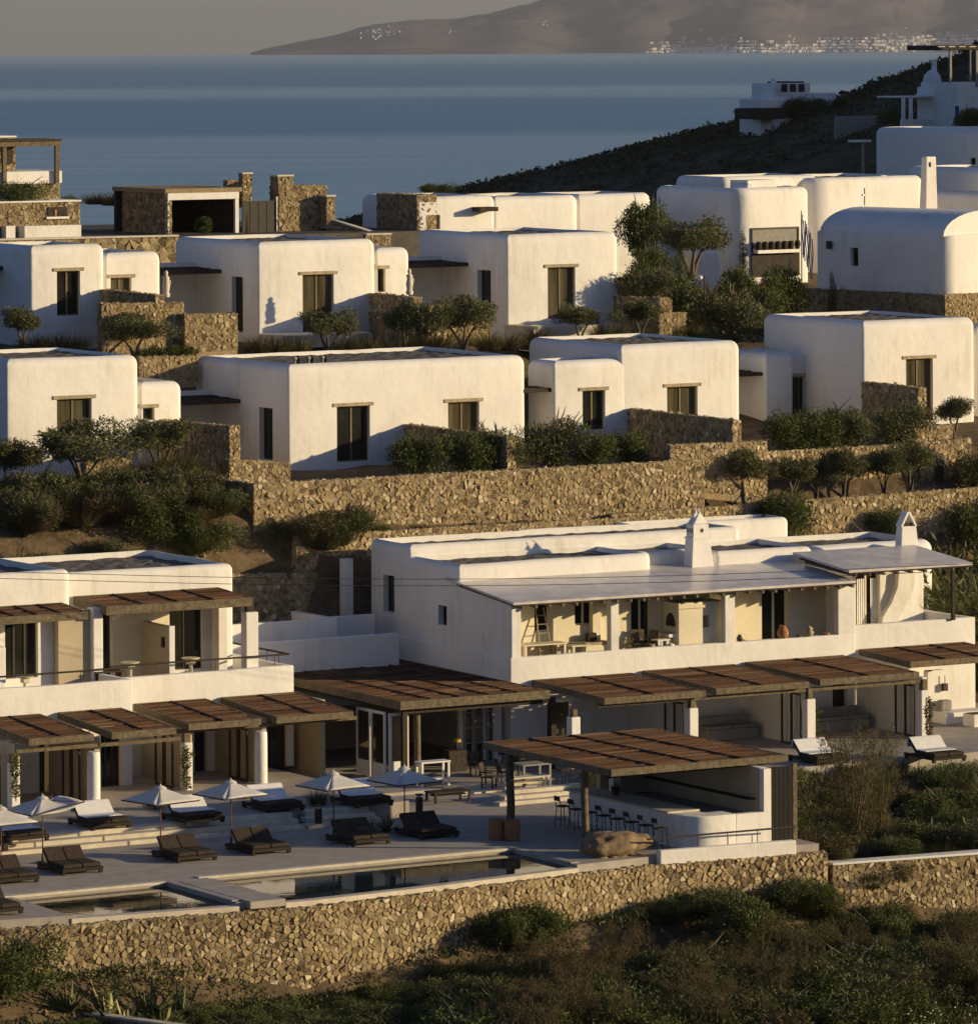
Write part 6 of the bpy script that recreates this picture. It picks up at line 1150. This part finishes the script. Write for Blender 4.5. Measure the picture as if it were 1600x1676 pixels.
KD = dict(tamarisk2='wispy brown shrub', scrub1='brown twiggy bush', scrub2='green feathery bush', scrub3='grey-green wiry bush', bush1='dark leafy bush', bush2='olive-toned leafy bush', grass2='dry grass tuft', grass='green grass tuft', agave='spiky grey agave', yucca='thin-leaved spiky plant', tamarisk='tall wispy shrub', dark='dense dark bush')
def zone(px, zs):
    for x, nm in zs:
        if px < x: return nm
    return zs[-1][1]
def at(key, name, label, cat, u, v, z, h, group=None, wx=1., rot=None):
    ph, ms = PR[key]; s = h/ph; o = bpy.data.objects.new(name, None); LK(o); o.location = M.xyz(u, v, z); o.rotation_euler = (0, 0, RG.uniform(0, 6.28) if rot is None else rot); wx *= 1.12 if key in ('olive1', 'olive2', 'olive3') else .76 if key in ('bush1', 'bush2', 'dark') else 1.; o.scale = (s*wx, s*wx, s); o.empty_display_size = .2
    for nm, me in ms: c = bpy.data.objects.new(nm, me); LK(c); c.parent = o
    return tag(o, label, cat, group)
def plant(key, name, label, cat, px, pt, pb, v, group=None, wx=1., rot=None):
    u, z = M.V(px, pb, v); _, z1 = M.V(px, pt, v); return at(key, name, label, cat, u, v, z, z1-z, group, wx, rot)
O = 'olive_tree'; B = 'bush'
# lower villa row
for a in [('olive1', 22, 718, 806, 205.5, 'olive tree at the left edge below the leftmost lower villa', 1.1), ('olive2', 134, 688, 800, 206, 'broad olive tree in front of the leftmost lower villa window', 1.15), ('olive3', 262, 684, 775, 207.5, 'olive tree beside the tall dark stone wall', 1.1),
          ('olive2', 150, 790, 868, 203, 'sparse olive tree with pale forked trunk on the left slope', 1.1), ('olive1', 12, 800, 890, 202.4, 'small leaning olive tree at the left edge of the slope', 1.), ('olive3', 305, 795, 865, 204, 'grey-green olive tree below the dark return wall', 1.2),
          ('olive1', 1218, 732, 818, 202, 'young olive tree leftmost in the row before the stone wall', 1.05), ('olive3', 1297, 748, 812, 202.1, 'young olive tree second from the left in the row before the stone wall', 1.), ('olive2', 1335, 752, 812, 202.3, 'dark young olive tree third from the left before the stone wall', .9), ('olive1', 1380, 734, 808, 202, 'young olive tree with a forked trunk in the middle of the row', 1.05), ('olive3', 1447, 738, 805, 202.2, 'dark young olive tree second from the right in the row', 1.), ('olive2', 1488, 722, 802, 202, 'young olive tree at the right end of the row before the stone wall', 1.), ('olive1', 1562, 650, 712, 207.5, 'sunlit olive tree at the right edge by the tall villa', 1.2)]:
    plant(a[0], O, a[5], 'tree', a[1], a[2], a[3], a[4], wx=a[6])
for a in [('bush1', 680, 712, 778, 204.2, 'rounded dark bush left of the shaded spur wall window', 1.1), ('bush1', 765, 706, 776, 203.8, 'dense dark bush before the long villa spur wall', 1.), ('bush2', 815, 704, 774, 203.9, 'dense bush overlapping the spur wall end of the long villa', 1.), ('bush2', 908, 688, 770, 203.8, 'tall rounded bush between the long villa and the two-height villa', 1.), ('bush1', 975, 708, 764, 203.8, 'left of two low dark bushes before the two-height villa', 1.1), ('bush1', 1028, 706, 762, 203.8, 'right of two low dark bushes before the two-height villa', 1.),
          ('bush1', 1290, 676, 742, 205, 'leftmost of the dark bushes below the tall right villa', 1.1), ('bush1', 1345, 668, 738, 205.1, 'second dark bush below the tall right villa', 1.1), ('bush2', 1390, 672, 734, 205.1, 'third dark bush below the tall right villa', 1.), ('bush2', 1478, 663, 728, 205.5, 'bush before the spur wall of the tall right villa', 1.1), ('bush1', 1285, 805, 880, 199.9, 'leafy bush behind the right house roof, left of the gabled chimney', 1.), ('bush1', 1452, 832, 885, 199.9, 'leafy bush just left of the gabled chimney', 1.), ('bush1', 1590, 818, 890, 200, 'leafy bush at the right edge behind the annex roof', 1.2), ('bush2', 1598, 742, 810, 203, 'dark bush at the right edge beside the stone pier', 1.)]:
    plant(a[0], B, a[5], 'bush', a[1], a[2], a[3], a[4], wx=a[6])
# upper row
for a in [('olive1', 35, 503, 568, 223, 'olive tree at the left edge below the upper-left villa', 1.2), ('olive2', 222, 513, 582, 220.6, 'spreading dark olive tree before the sunlit garden wall', 1.5), ('olive3', 537, 507, 582, 222, 'olive tree before the middle upper villa door', 1.1), ('olive1', 664, 494, 572, 221.5, 'olive tree with pale bare trunks below the statue', 1.1), ('olive2', 758, 484, 574, 221, 'large olive tree between the middle and right upper villas', 1.1), ('olive3', 948, 500, 556, 222, 'low olive tree before the bronze window of the right upper villa', 1.3), ('olive1', 1048, 490, 550, 222, 'olive tree beside the dark spur wall at the right of the upper row', 1.1),
          ('olive3', 1131, 358, 452, 233, 'umbrella-shaped tree against the big rounded house', 1.15)]:
    plant(a[0], O if 'olive' in a[5] else 'tree', a[5], 'tree', a[1], a[2], a[3], a[4], wx=a[6])
for a in [('dark', 1052, 334, 420, 241, 'dark round tree filling the gap left of the big rounded house', .75), ('dark', 1060, 408, 475, 230, 'dark shrub below the gap tree', 1.), ('bush2', 1062, 440, 500, 226, 'sunlit yellow-green shrub above the right spur wall', 1.1), ('dark', 1200, 440, 520, 231, 'dark shrub left of the flagged opening', .8), ('bush2', 1195, 478, 570, 224, 'big sunlit olive-green shrub before the tall right villa', 1.1), ('dark', 1285, 440, 510, 232, 'dark shrub below the flag', .9), ('bush1', 1145, 470, 540, 227, 'shrub at the foot of the lamp post', 1.1), ('bush1', 1250, 470, 530, 229, 'shrub between the flag shrub and the stone base', 1.1), ('dark', 1110, 455, 540, 229, 'dark shrub left of the lamp post', 1.), ('bush1', 1405, 468, 505, 234, 'small leafy shrub on the chapel base', 1.), ('bush1', 1285, 520, 560, 222, 'low shrub behind the tall right villa roof', 1.3), ('dark', 1570, 485, 530, 231, 'shrub at the right edge under the chapel base', 1.2), ('bush1', 28, 297, 336, 248.2, 'dark bush on the stone house terrace at the upper left', 1.6), ('bush1', 110, 320, 345, 253, 'small bush right of the stone house', 1.4), ('grass2', 160, 312, 334, 258, 'dry grassy bush at the end of the driveway', 2.), ('grass2', 188, 310, 336, 258, 'second dry bush at the end of the driveway', 2.)]:
    plant(a[0], B, a[5], 'bush', a[1], a[2], a[3], a[4], wx=a[6])
plant('cypress', 'cypress', 'slim dark cypress against the chapel wall', 'tree', 1361, 442, 512, 233.5); plant('cypress_dry', 'cypress', 'slim brown dry cypress in the upper right garden', 'tree', 1249, 438, 512, 229.5, wx=.8); plant('cypress', 'cypress', 'small dark climbing cypress left of the flagged opening', 'tree', 1216, 374, 440, 238); plant('cypress', 'cypress', 'dark narrow cypress under the umbrella-shaped tree', 'tree', 1114, 390, 480, 231.5, wx=1.2)
plant('topiary', 'small_tree', 'small round-headed tree before the carport', 'tree', 333, 326, 390, 245.6); plant('cypress_dry', 'sapling', 'thin sapling before the gate', 'tree', 404, 345, 390, 245.6, wx=.5)
for px, py0, py1, lab in [(1203, 178, 200, 'small palm tree on the headland skyline'), (1158, 196, 213, 'low fan palm on the headland skyline')]:
    Y = head_hit(px, py1); u, v, z = M.uv(CP+ray(px, py1)*Y); at('palm', 'palm_tree', lab, 'palm', u, v, z, (py1-py0)*Y/FP*1.1)
for px, py, s, lab in [(1300, 176, 30, 'dark shrub before the headland house'), (1340, 172, 22, 'dark shrub right of the headland house'), (1375, 165, 16, 'shrub on the headland skyline near the house'), (1470, 195, 34, 'shrub by the grey garden wall on the headland'), (1590, 195, 36, 'dark shrub before the top right villa'), (1550, 145, 20, 'shrub below the tiny domed chapel')]:
    Y = head_hit(px, py+s*.6); u, v, z = M.uv(CP+ray(px, py+s*.5)*Y); at('dark', B, lab, 'bush', u, v, z, s*Y/FP, wx=1.4)
plant('bush1', B, 'dark scrub patch on the ridge before the headland', 'bush', 712, 300, 318, 300, wx=2.5)
# grasses and hedges in the villa gardens
for k, (px, pb, v, h) in enumerate([(95, 580, 221.8, 40), (120, 578, 221.6, 36), (420, 580, 221.5, 34), (450, 580, 221.6, 38), (485, 580, 221.7, 34), (600, 578, 221.6, 36), (715, 572, 221.2, 34), (800, 574, 221.5, 36), (835, 574, 221.5, 32), (870, 572, 221.5, 30), (985, 556, 222, 32), (1010, 555, 222, 30), (250, 785, 206, 40), (285, 783, 206.4, 44), (300, 780, 206.6, 46), (60, 575, 222, 34), (570, 579, 221.7, 34), (690, 575, 221.4, 34), (880, 558, 222.3, 26), (1130, 555, 223, 34), (1105, 560, 223, 30)]):
    plant('grass' if k % 3 else 'grass2', 'grass_clump', 'tufted ornamental grass in the villa garden beds', 'grass', px, pb-h, pb, v, 'grass clumps of the villa gardens', 1.5)
plant('hedge', 'hedge', 'low clipped hedge in front of the sunlit garden wall', 'hedge', 275, 566, 584, 220.2, wx=1.3, rot=M.a); plant('hedge', 'hedge', 'dark clipped hedge below the broad olive tree at the left', 'hedge', 75, 785, 815, 204.6, wx=1.25, rot=M.a); plant('hedge', 'hedge', 'rounded hedge behind the two-height villa roof', 'hedge', 1135, 545, 570, 221, wx=1.2, rot=M.a)
# left slope scrub
k = 0
for i in range(80):
    px = RG.uniform(-10, 585); v = RG.uniform(200.2, 200.85) if px > 385 else RG.uniform(200.2, 206.6); u, _ = M.V(px, 860, v); z = hz(u, v)-.1
    if (318 < px < 425 and v > 200.4) or (px > 385 and i % 3): continue
    key = RG.choice(['scrub1', 'scrub2', 'scrub3', 'scrub1', 'bush1', 'bush2', 'grass2'])
    lab = KD[key]+(' high' if v > 204.2 else ' midway' if v > 202.2 else ' low')+' on the slope '+zone(px, [(70, 'at the left edge'), (150, 'below the broad olive tree'), (235, 'above the left roof parapet step'), (310, 'below the tall dark stone wall'), (400, 'above the corner of the left roof'), (480, 'at the left end of the longest wall'), (999, 'left of the right house roof')])
    at(key, 'scrub_bush', lab, 'bush', u, v, z, RG.uniform(.9, 1.7), 'scrub on the slope behind the left house', 1.3)
for i in range(26):
    px = RG.uniform(560, 1150); v = RG.uniform(200.5, 200.9); u, _ = M.V(px, 860, v); at(RG.choice(['grass2', 'scrub1', 'scrub2']), 'weed_tuft', 'small weed tuft at the foot of the longest stone wall, '+zone(px, [(700, 'toward its left end'), (860, 'left of its middle'), (1000, 'right of its middle'), (9999, 'toward its right end')]), 'plant', u, v, hz(u, v)-.05, RG.uniform(.3, .6), 'weeds below the longest wall', 1.3)
for i in range(16):
    u = RG.uniform(131.5, 142); v = RG.uniform(192, 199); key = RG.choice(['bush1', 'scrub3', 'tamarisk', 'bush2']); at(key, 'tall_shrub', KD[key]+' growing tall behind the annex post '+('close to the wall' if u < 135 else 'in the middle of the thicket' if u < 139 else 'at the right edge'), 'bush', u+4, v, hz(u, v)-.2, RG.uniform(3.2, 5.6), 'shrubs behind the annex', 1.2)
for i in range(12):
    u = RG.uniform(131, 146); v = RG.uniform(198.5, 200); key = RG.choice(['scrub1', 'scrub2', 'bush1']); at(key, 'slope_bush', KD[key]+' below the olive path '+('left of the gabled chimney' if u < 136 else 'right of the gabled chimney' if u < 141 else 'at the right edge'), 'bush', u, v, hz(u, v)-.2, RG.uniform(1, 1.8), 'bushes below the olive path', 1.3)
# pool terrace plants
for key, px, pb, h, z, lab in [('yucca', 607, 1366, 34, 0, 'spiky plant left in the bed behind the pool loungers'), ('yucca', 632, 1362, 40, 0, 'spiky plant right in the bed behind the pool loungers'), ('agave', 590, 1362, 28, 0, 'pale rosette plant beside the short steps'), ('grass', 520, 1318, 30, .46, 'grass tuft behind the towelled lounger near the pavilion'), ('yucca', 165, 1338, 24, .46, 'small spiky plant behind the leftmost umbrella'), ('agave2', 182, 1340, 24, .46, 'pale rosette by the towelled lounger'), ('bush1', 255, 1325, 22, .46, 'low plant behind the second umbrella'), ('yucca', 400, 1308, 24, .46, 'small plant behind the third umbrella'), ('bush1', 1000, 1290, 24, .3, 'low flowering bed left of the bar counter'), ('bush1', 965, 1283, 22, .3, 'low bed plants above the plaza steps')]:
    u, v = M.G(px, pb, z); Y = M.xyz(u, v, 0)[1]; at(key, 'bed_plant', lab, 'plant', u, v, z, h*Y/FP, wx=1.3)
for px, py, v, lab in [(26, 1312, 181.75, 'flowering climber on the leftmost square column'), (305, 1298, 183.65, 'red-flowering climber on the square column of the left house'), (1327, 1222, None, 'white climber on the middle column of the right house'), (1514, 1212, None, 'climber on the right column of the right house')]:
    if v is None: u, v = M.G(px, py, .5); z = .5; v -= .25
    else: u, z = M.V(px, py, v)
    at('climber', 'climbing_plant', lab, 'climber', u, v, z, 1.75, rot=M.a)
u, v = M.G(1030, 1215, .3); at('tamarisk', 'tamarisk', 'wispy yellow-green shrub before the left bay of the right house', 'bush', u, v, .3, 2.3, wx=.9)
# right garden
plant('tamarisk2', 'tamarisk', 'tall wispy tree in the garden right of the bar', 'tree', 1395, 1190, 1395, 164.5, wx=.8); plant('tamarisk', 'tamarisk', 'second wispy stem cluster beside the tall garden tree', 'tree', 1438, 1200, 1375, 166, wx=.6); plant('palm', 'palm_tree', 'short palm with an orange trunk in the right garden', 'palm', 1555, 1275, 1330, 171, wx=.9)
for i in range(110):
    u = RG.uniform(109.8, 124); v = 162.2+RG.random()*14; w_ = RG.choice(['scrub1', 'scrub2', 'bush1', 'bush2', 'scrub2', 'agave', 'yucca', 'grass', 'scrub3', 'bush1'])
    if u < 113.4 and 171.5 < v: continue
    lab = KD[w_]+' in the garden '+('beside the bar screen' if u < 112 else 'around the tall wispy tree' if u < 116 else 'toward the short palm' if u < 119.5 else 'at the right edge')+(' near the white-capped wall' if v < 166 else ' midway back' if v < 171 else ' near the guest terrace')
    at(w_, 'garden_shrub', lab, 'bush', u, v, hz(u, v)-.1, RG.uniform(.55, 1.25), 'shrubs of the right garden', 1.5)
for i in range(10):
    u = 113.5+i*1.05; v = 176.2; at(RG.choice(['bush1', 'agave', 'bush2', 'yucca']), 'border_plant', 'border plant along the terrace edge below the right loungers', 'plant', u, v, hz(u, v)-.05, RG.uniform(.6, .95), 'border plants of the guest terrace', 1.2)
# foreground below the pool wall
def wline(px): return wv(M.G(px, 1480, -.28)[0])
FG = []
for i in range(430):
    px = RG.uniform(-20, 1620); u = 76+px/1600*40; base = wv(u) if u < 109 else 161.6; d = RG.uniform(.5, 11); v = base-d
    u = M.V(px, 1600, v)[0]; FG.append((px, u, v, d))
for px, u, v, d in FG:
    if px < 340 and d < 4.5: continue
    if 340 < px < 640 and d < 3: continue
    if 640 < px < 1060 and d < 1.2: continue
    key = RG.choice(['scrub1', 'scrub3', 'bush1', 'bush1', 'scrub2', 'dark']) if px > 820 else RG.choice(['scrub2', 'bush1', 'scrub3'])
    h = RG.uniform(.7, 1.4)*(.6 if px < 760 else 1.)*(.6 if d < 2.5 else .9 if d < 5 else 1.2)
    if px > 790 and d > 3.5 and RG.random() < .3: key = 'tamarisk2'; h = RG.uniform(1.4, 2.3)
    if px > 1360 and d < 3: h *= .6
    lab = KD[key]+(' against the foot of the stone wall ' if d < 3 else ' midway down the bank ' if d < 7 else ' at the bottom edge ')+zone(px, [(200, 'below the small pool corner'), (400, 'below the small pool'), (600, 'below the walkway slab'), (760, 'left of the pale rocks'), (900, 'right of the pale rocks'), (1060, 'below the boulder'), (1200, 'below the bar counter'), (1360, 'below the bar screen'), (1480, 'left of the white flowers'), (9999, 'among the white flowers')])
    at(key, 'heath_bush', lab, 'bush', u, v, hz(u, v)-.12, h, 'bushes below the pool wall', 1.7 if key != 'tamarisk2' else 1.1)
for px, d, h, key, lab in [(185, 1.0, 1.5, 'agave2', 'pale agave with a tall leaf before the left pool wall'), (120, 1.0, 1.2, 'agave', 'grey agave left of the tall-leaved agave'), (250, .9, 1.5, 'agave', 'dark agave casting shadow on the left pool wall'), (300, 1.1, 1.3, 'agave', 'dark agave right of the big shadow'), (215, 1.9, 1.0, 'agave2', 'broad-leaved pale agave in front of the others'), (275, 2.8, 1.0, 'agave2', 'lowest pale agave near the path edge'), (80, 2.2, .8, 'agave', 'leftmost small agave near the dark bush')]:
    u = M.V(px, 1600, wline(px)-d)[0]; v = wv(u)-d; at(key, 'agave', lab, 'plant', u, v, hz(u, v)-.05, h, wx=1.2)
plant('bush1', B, 'dark green bush at the lower left edge against the pool wall', 'bush', 5, 1535, 1625, 160.2, wx=1.3); plant('scrub2', B, 'green weed sprig growing high by the pool wall', 'bush', 835, 1500, 1545, 160.4, wx=.7); plant('dark', B, 'tall dark bush against the pool wall right of the bare patch', 'bush', 1205, 1470, 1560, 159.4, wx=1.2); plant('dark', B, 'dark bush at the right under the white-capped wall', 'bush', 1585, 1490, 1570, 159.4, wx=1.3)
for i in range(64):
    px = RG.uniform(1180, 1470) if i < 26 else RG.uniform(640, 1180) if i < 46 else RG.uniform(-10, 640); d = RG.uniform(.35, 3.2) if i < 46 else RG.uniform(1.2, 4.5); key = RG.choice(['bush1', 'scrub2', 'dark', 'bush1', 'scrub3'])
    u = M.V(px, 1560, 161.5-d)[0]; v = (wv(u) if u < 109 else 161.9)-d
    at(key, 'bank_bush', KD[key]+' hugging the pool wall foot '+zone(px, [(160, 'at the far left'), (320, 'left of the agaves'), (480, 'right of the agaves'), (640, 'below the small pool end'), (780, 'below the long pool start'), (900, 'below the long pool middle'), (1040, 'below the boulder'), (1180, 'below the white kerb wall'), (1280, 'below the counter end'), (1370, 'at the wall corner'), (9999, 'below the white-capped wall')])+(' close in' if d < 1.6 else ''), 'bush', u, v, hz(u, v)-.12, RG.uniform(.45, .8) if i >= 46 else RG.uniform(.6, 1.15), 'bushes at the foot of the pool wall', 1.7)
# creeping ground cover and white flowers
rng = np.random.default_rng(99); P = []
for i in range(11000):
    u = rng.uniform(70, 122); b_ = wv(u) if u < 109 else 161.5; d = rng.random()**1.1*13+.15; v = b_-d; n1 = noise.noise(Vector((u*.32, v*.32, 7)))
    if n1 < (-.6 if u < 95 else -.35): continue
    P.append((*M.xyz(u, v, hz(u, v)+.02+.22*max(0, n1)), n1))
P = np.array(P); n = len(P); V = []; Q = []; T_ = []
for j in range(16):
    off = rng.normal(size=(n, 3))*np.array([.22, .22, .07]); pos = P[:, :3]+off; ax = rng.normal(size=(n, 3)); ax[:, 2] = np.abs(ax[:, 2])+.6; ax /= np.linalg.norm(ax, axis=1)[:, None]; sd = np.cross(ax, rng.normal(size=(n, 3))); sd /= np.linalg.norm(sd, axis=1)[:, None]
    L = .13+.08*rng.random(n)[:, None]; k0 = len(V)*4*n if False else sum(len(x) for x in V); V.append(np.stack([pos, pos+ax*L*.5+sd*.03, pos+ax*L, pos+ax*L*.5-sd*.03], 1).reshape(-1, 3)); Q.append(np.arange(4*n).reshape(n, 4)+k0); T_.append(np.clip(.3+.5*rng.random(n)+.3*P[:, 3], 0, 1))
tag(np_mesh('ground_cover', np.concatenate(V), np.concatenate(Q), np.concatenate(T_), 'bush_leaf'), 'creeping green ground cover below the pool wall', 'ground cover', kind='stuff')
mb = MB()
for i in range(34):
    px = RG.choice([1500, 1520, 1550, 1480, 1580, 930, 1470])+RG.gauss(0, 28); u, v = M.G(px, 1575+RG.gauss(0, 14), -2.3); x = M.xyz(u, v, 0); z = hz(u, v)+RG.uniform(.5, .9); s = .022
    mb.box(u-s, u+s, v-s, v+s, z-s, z+s*.3)
solo('wild_flowers', 'flower', 'scattered white wild flowers at the lower right', 'flowers', M, (110, 158, -2), mb, kind='stuff')
rr_ = random.Random(8)
for k, (px, py, s, lab) in enumerate([(785, 1612, .42, 'pale rock among the bushes at the bottom centre'), (800, 1640, .55, 'largest pale rock at the bottom centre'), (772, 1660, .4, 'low pale rock near the bottom edge'), (812, 1668, .35, 'small pale rock right of the largest one'), (760, 1628, .3, 'small pale rock left of the largest one'), (1040, 1535, .5, 'tan earth-coloured rock in the bare patch by the wall'), (1530, 1562, .55, 'brown rock in the dark hollow at the lower right')]):
    u, v = M.G(px, py, -3.2); T = solo('rock', 'rock', lab, 'rock', M, (u, v, -3.2), rock((u, v, hz(u, v)+.25), s, s*.8, s*.7, k*3.1, 3), group=None)
# path edge at the lower left corner
p0, p2 = M.G(-60, 1632, -3.0), M.G(300, 1682, -3.0)
stone_wall('pale path kerb cutting the lower left corner', p0, p2, -6, -3.05, .35, nobj=20, cap='coping', name='kerb_wall')

for px, pb, v, h, key, lab in [(270, 905, 201.0, 1.5, 'bush1', 'leafy bush filling the bare spot above the left roof'), (310, 900, 201.2, 1.3, 'scrub1', 'brown bush right of the leafy one above the left roof'), (235, 900, 201.4, 1.4, 'scrub2', 'green bush left of the leafy one above the left roof'), (340, 905, 200.8, 1.2, 'bush2', 'olive-toned bush above the left roof corner'), (365, 890, 201.4, 1.3, 'scrub3', 'wiry bush below the dark return wall'), (290, 880, 202.4, 1.2, 'bush2', 'olive-toned bush midway below the dark wall'), (200, 890, 202.2, 1.2, 'bush1', 'leafy bush on the middle tier above the left roof')]:
    u, z = M.V(px, pb, v); at(key, 'slope_shrub', lab, 'bush', u, v, hz(u, v)-.1, h, wx=1.5)
rng = np.random.default_rng(5); V = []; Q = []; t = []
for k in range(2600):                              # loose stones on the bare ground
    if k < 1700: u = rng.uniform(72, 120); v = (wv(u) if u < 109 else 161.8)-.1-rng.random()*12
    else: u = rng.uniform(88, 150); v = rng.uniform(200.2, 206)
    s_ = .03+.07*rng.random()**2; c = np.array(M.xyz(u, v, hz(u, v)+.02)); k0 = len(V); o6 = np.array([(1, 0, 0), (0, 1, 0), (-1, 0, 0), (0, -1, 0), (0, 0, 1), (0, 0, -1)])*s_*(.7+.6*rng.random((6, 3)))
    V += list(c+o6); tt = rng.random()
    for a, b_ in ((0, 1), (1, 2), (2, 3), (3, 0)): Q += [(k0+a, k0+b_, k0+4), (k0+b_, k0+a, k0+5)]; t += [tt, tt]
tag(np_mesh('loose_stones', V, Q, t, 'stone'), 'loose stones strewn over the bare ground', 'stones', kind='stuff')
# look-alikes are told apart by their order from left to right
same = {}
bpy.context.view_layer.update()
for o in sc.objects:
    if o.parent is None and 'label' in o: same.setdefault(o['label'], []).append(o)
ORD = ['leftmost', 'second from left', 'third from left', 'fourth from left', 'fifth from left', 'sixth from left', 'seventh from left', 'eighth from left', 'ninth from left', 'tenth from left', 'eleventh from left', 'twelfth from left', 'thirteenth from left', 'fourteenth from left', 'fifteenth from left', 'sixteenth from left', 'seventeenth from left', 'eighteenth from left', 'nineteenth from left', 'twentieth from left']
for lab, os_ in same.items():
    if len(os_) < 2: continue
    os_.sort(key=lambda o: o.matrix_world.translation.x/o.matrix_world.translation.y)
    for i, o in enumerate(os_):
        sfx = ('left one', 'right one')[i] if len(os_) == 2 else 'rightmost' if i == len(os_)-1 else ORD[i] if i < len(ORD) else 'number %d from left' % (i+1)
        if len((lab+', '+sfx).split()) <= 16: o['label'] = lab+', '+sfx
# ---- the air: one even box round camera and scene
m = bpy.data.materials.new('haze_air'); m.use_nodes = True; n = m.node_tree.nodes; n.remove(n['Principled BSDF'])
pv = n.new('ShaderNodeVolumePrincipled'); pv.inputs['Color'].default_value = (.86, .89, .96, 1); pv.inputs['Density'].default_value = 1.8e-5; pv.inputs['Anisotropy'].default_value = .2
m.node_tree.links.new(pv.outputs[0], n['Material Output'].inputs['Volume'])
MT['haze_air'] = m
mb = MB().box(-38000, 38000, -38000, 38000, -160, 520)
tag(mb.build('haze', 'haze_air', None, W0, (0, 0, 0)), kind='stuff')
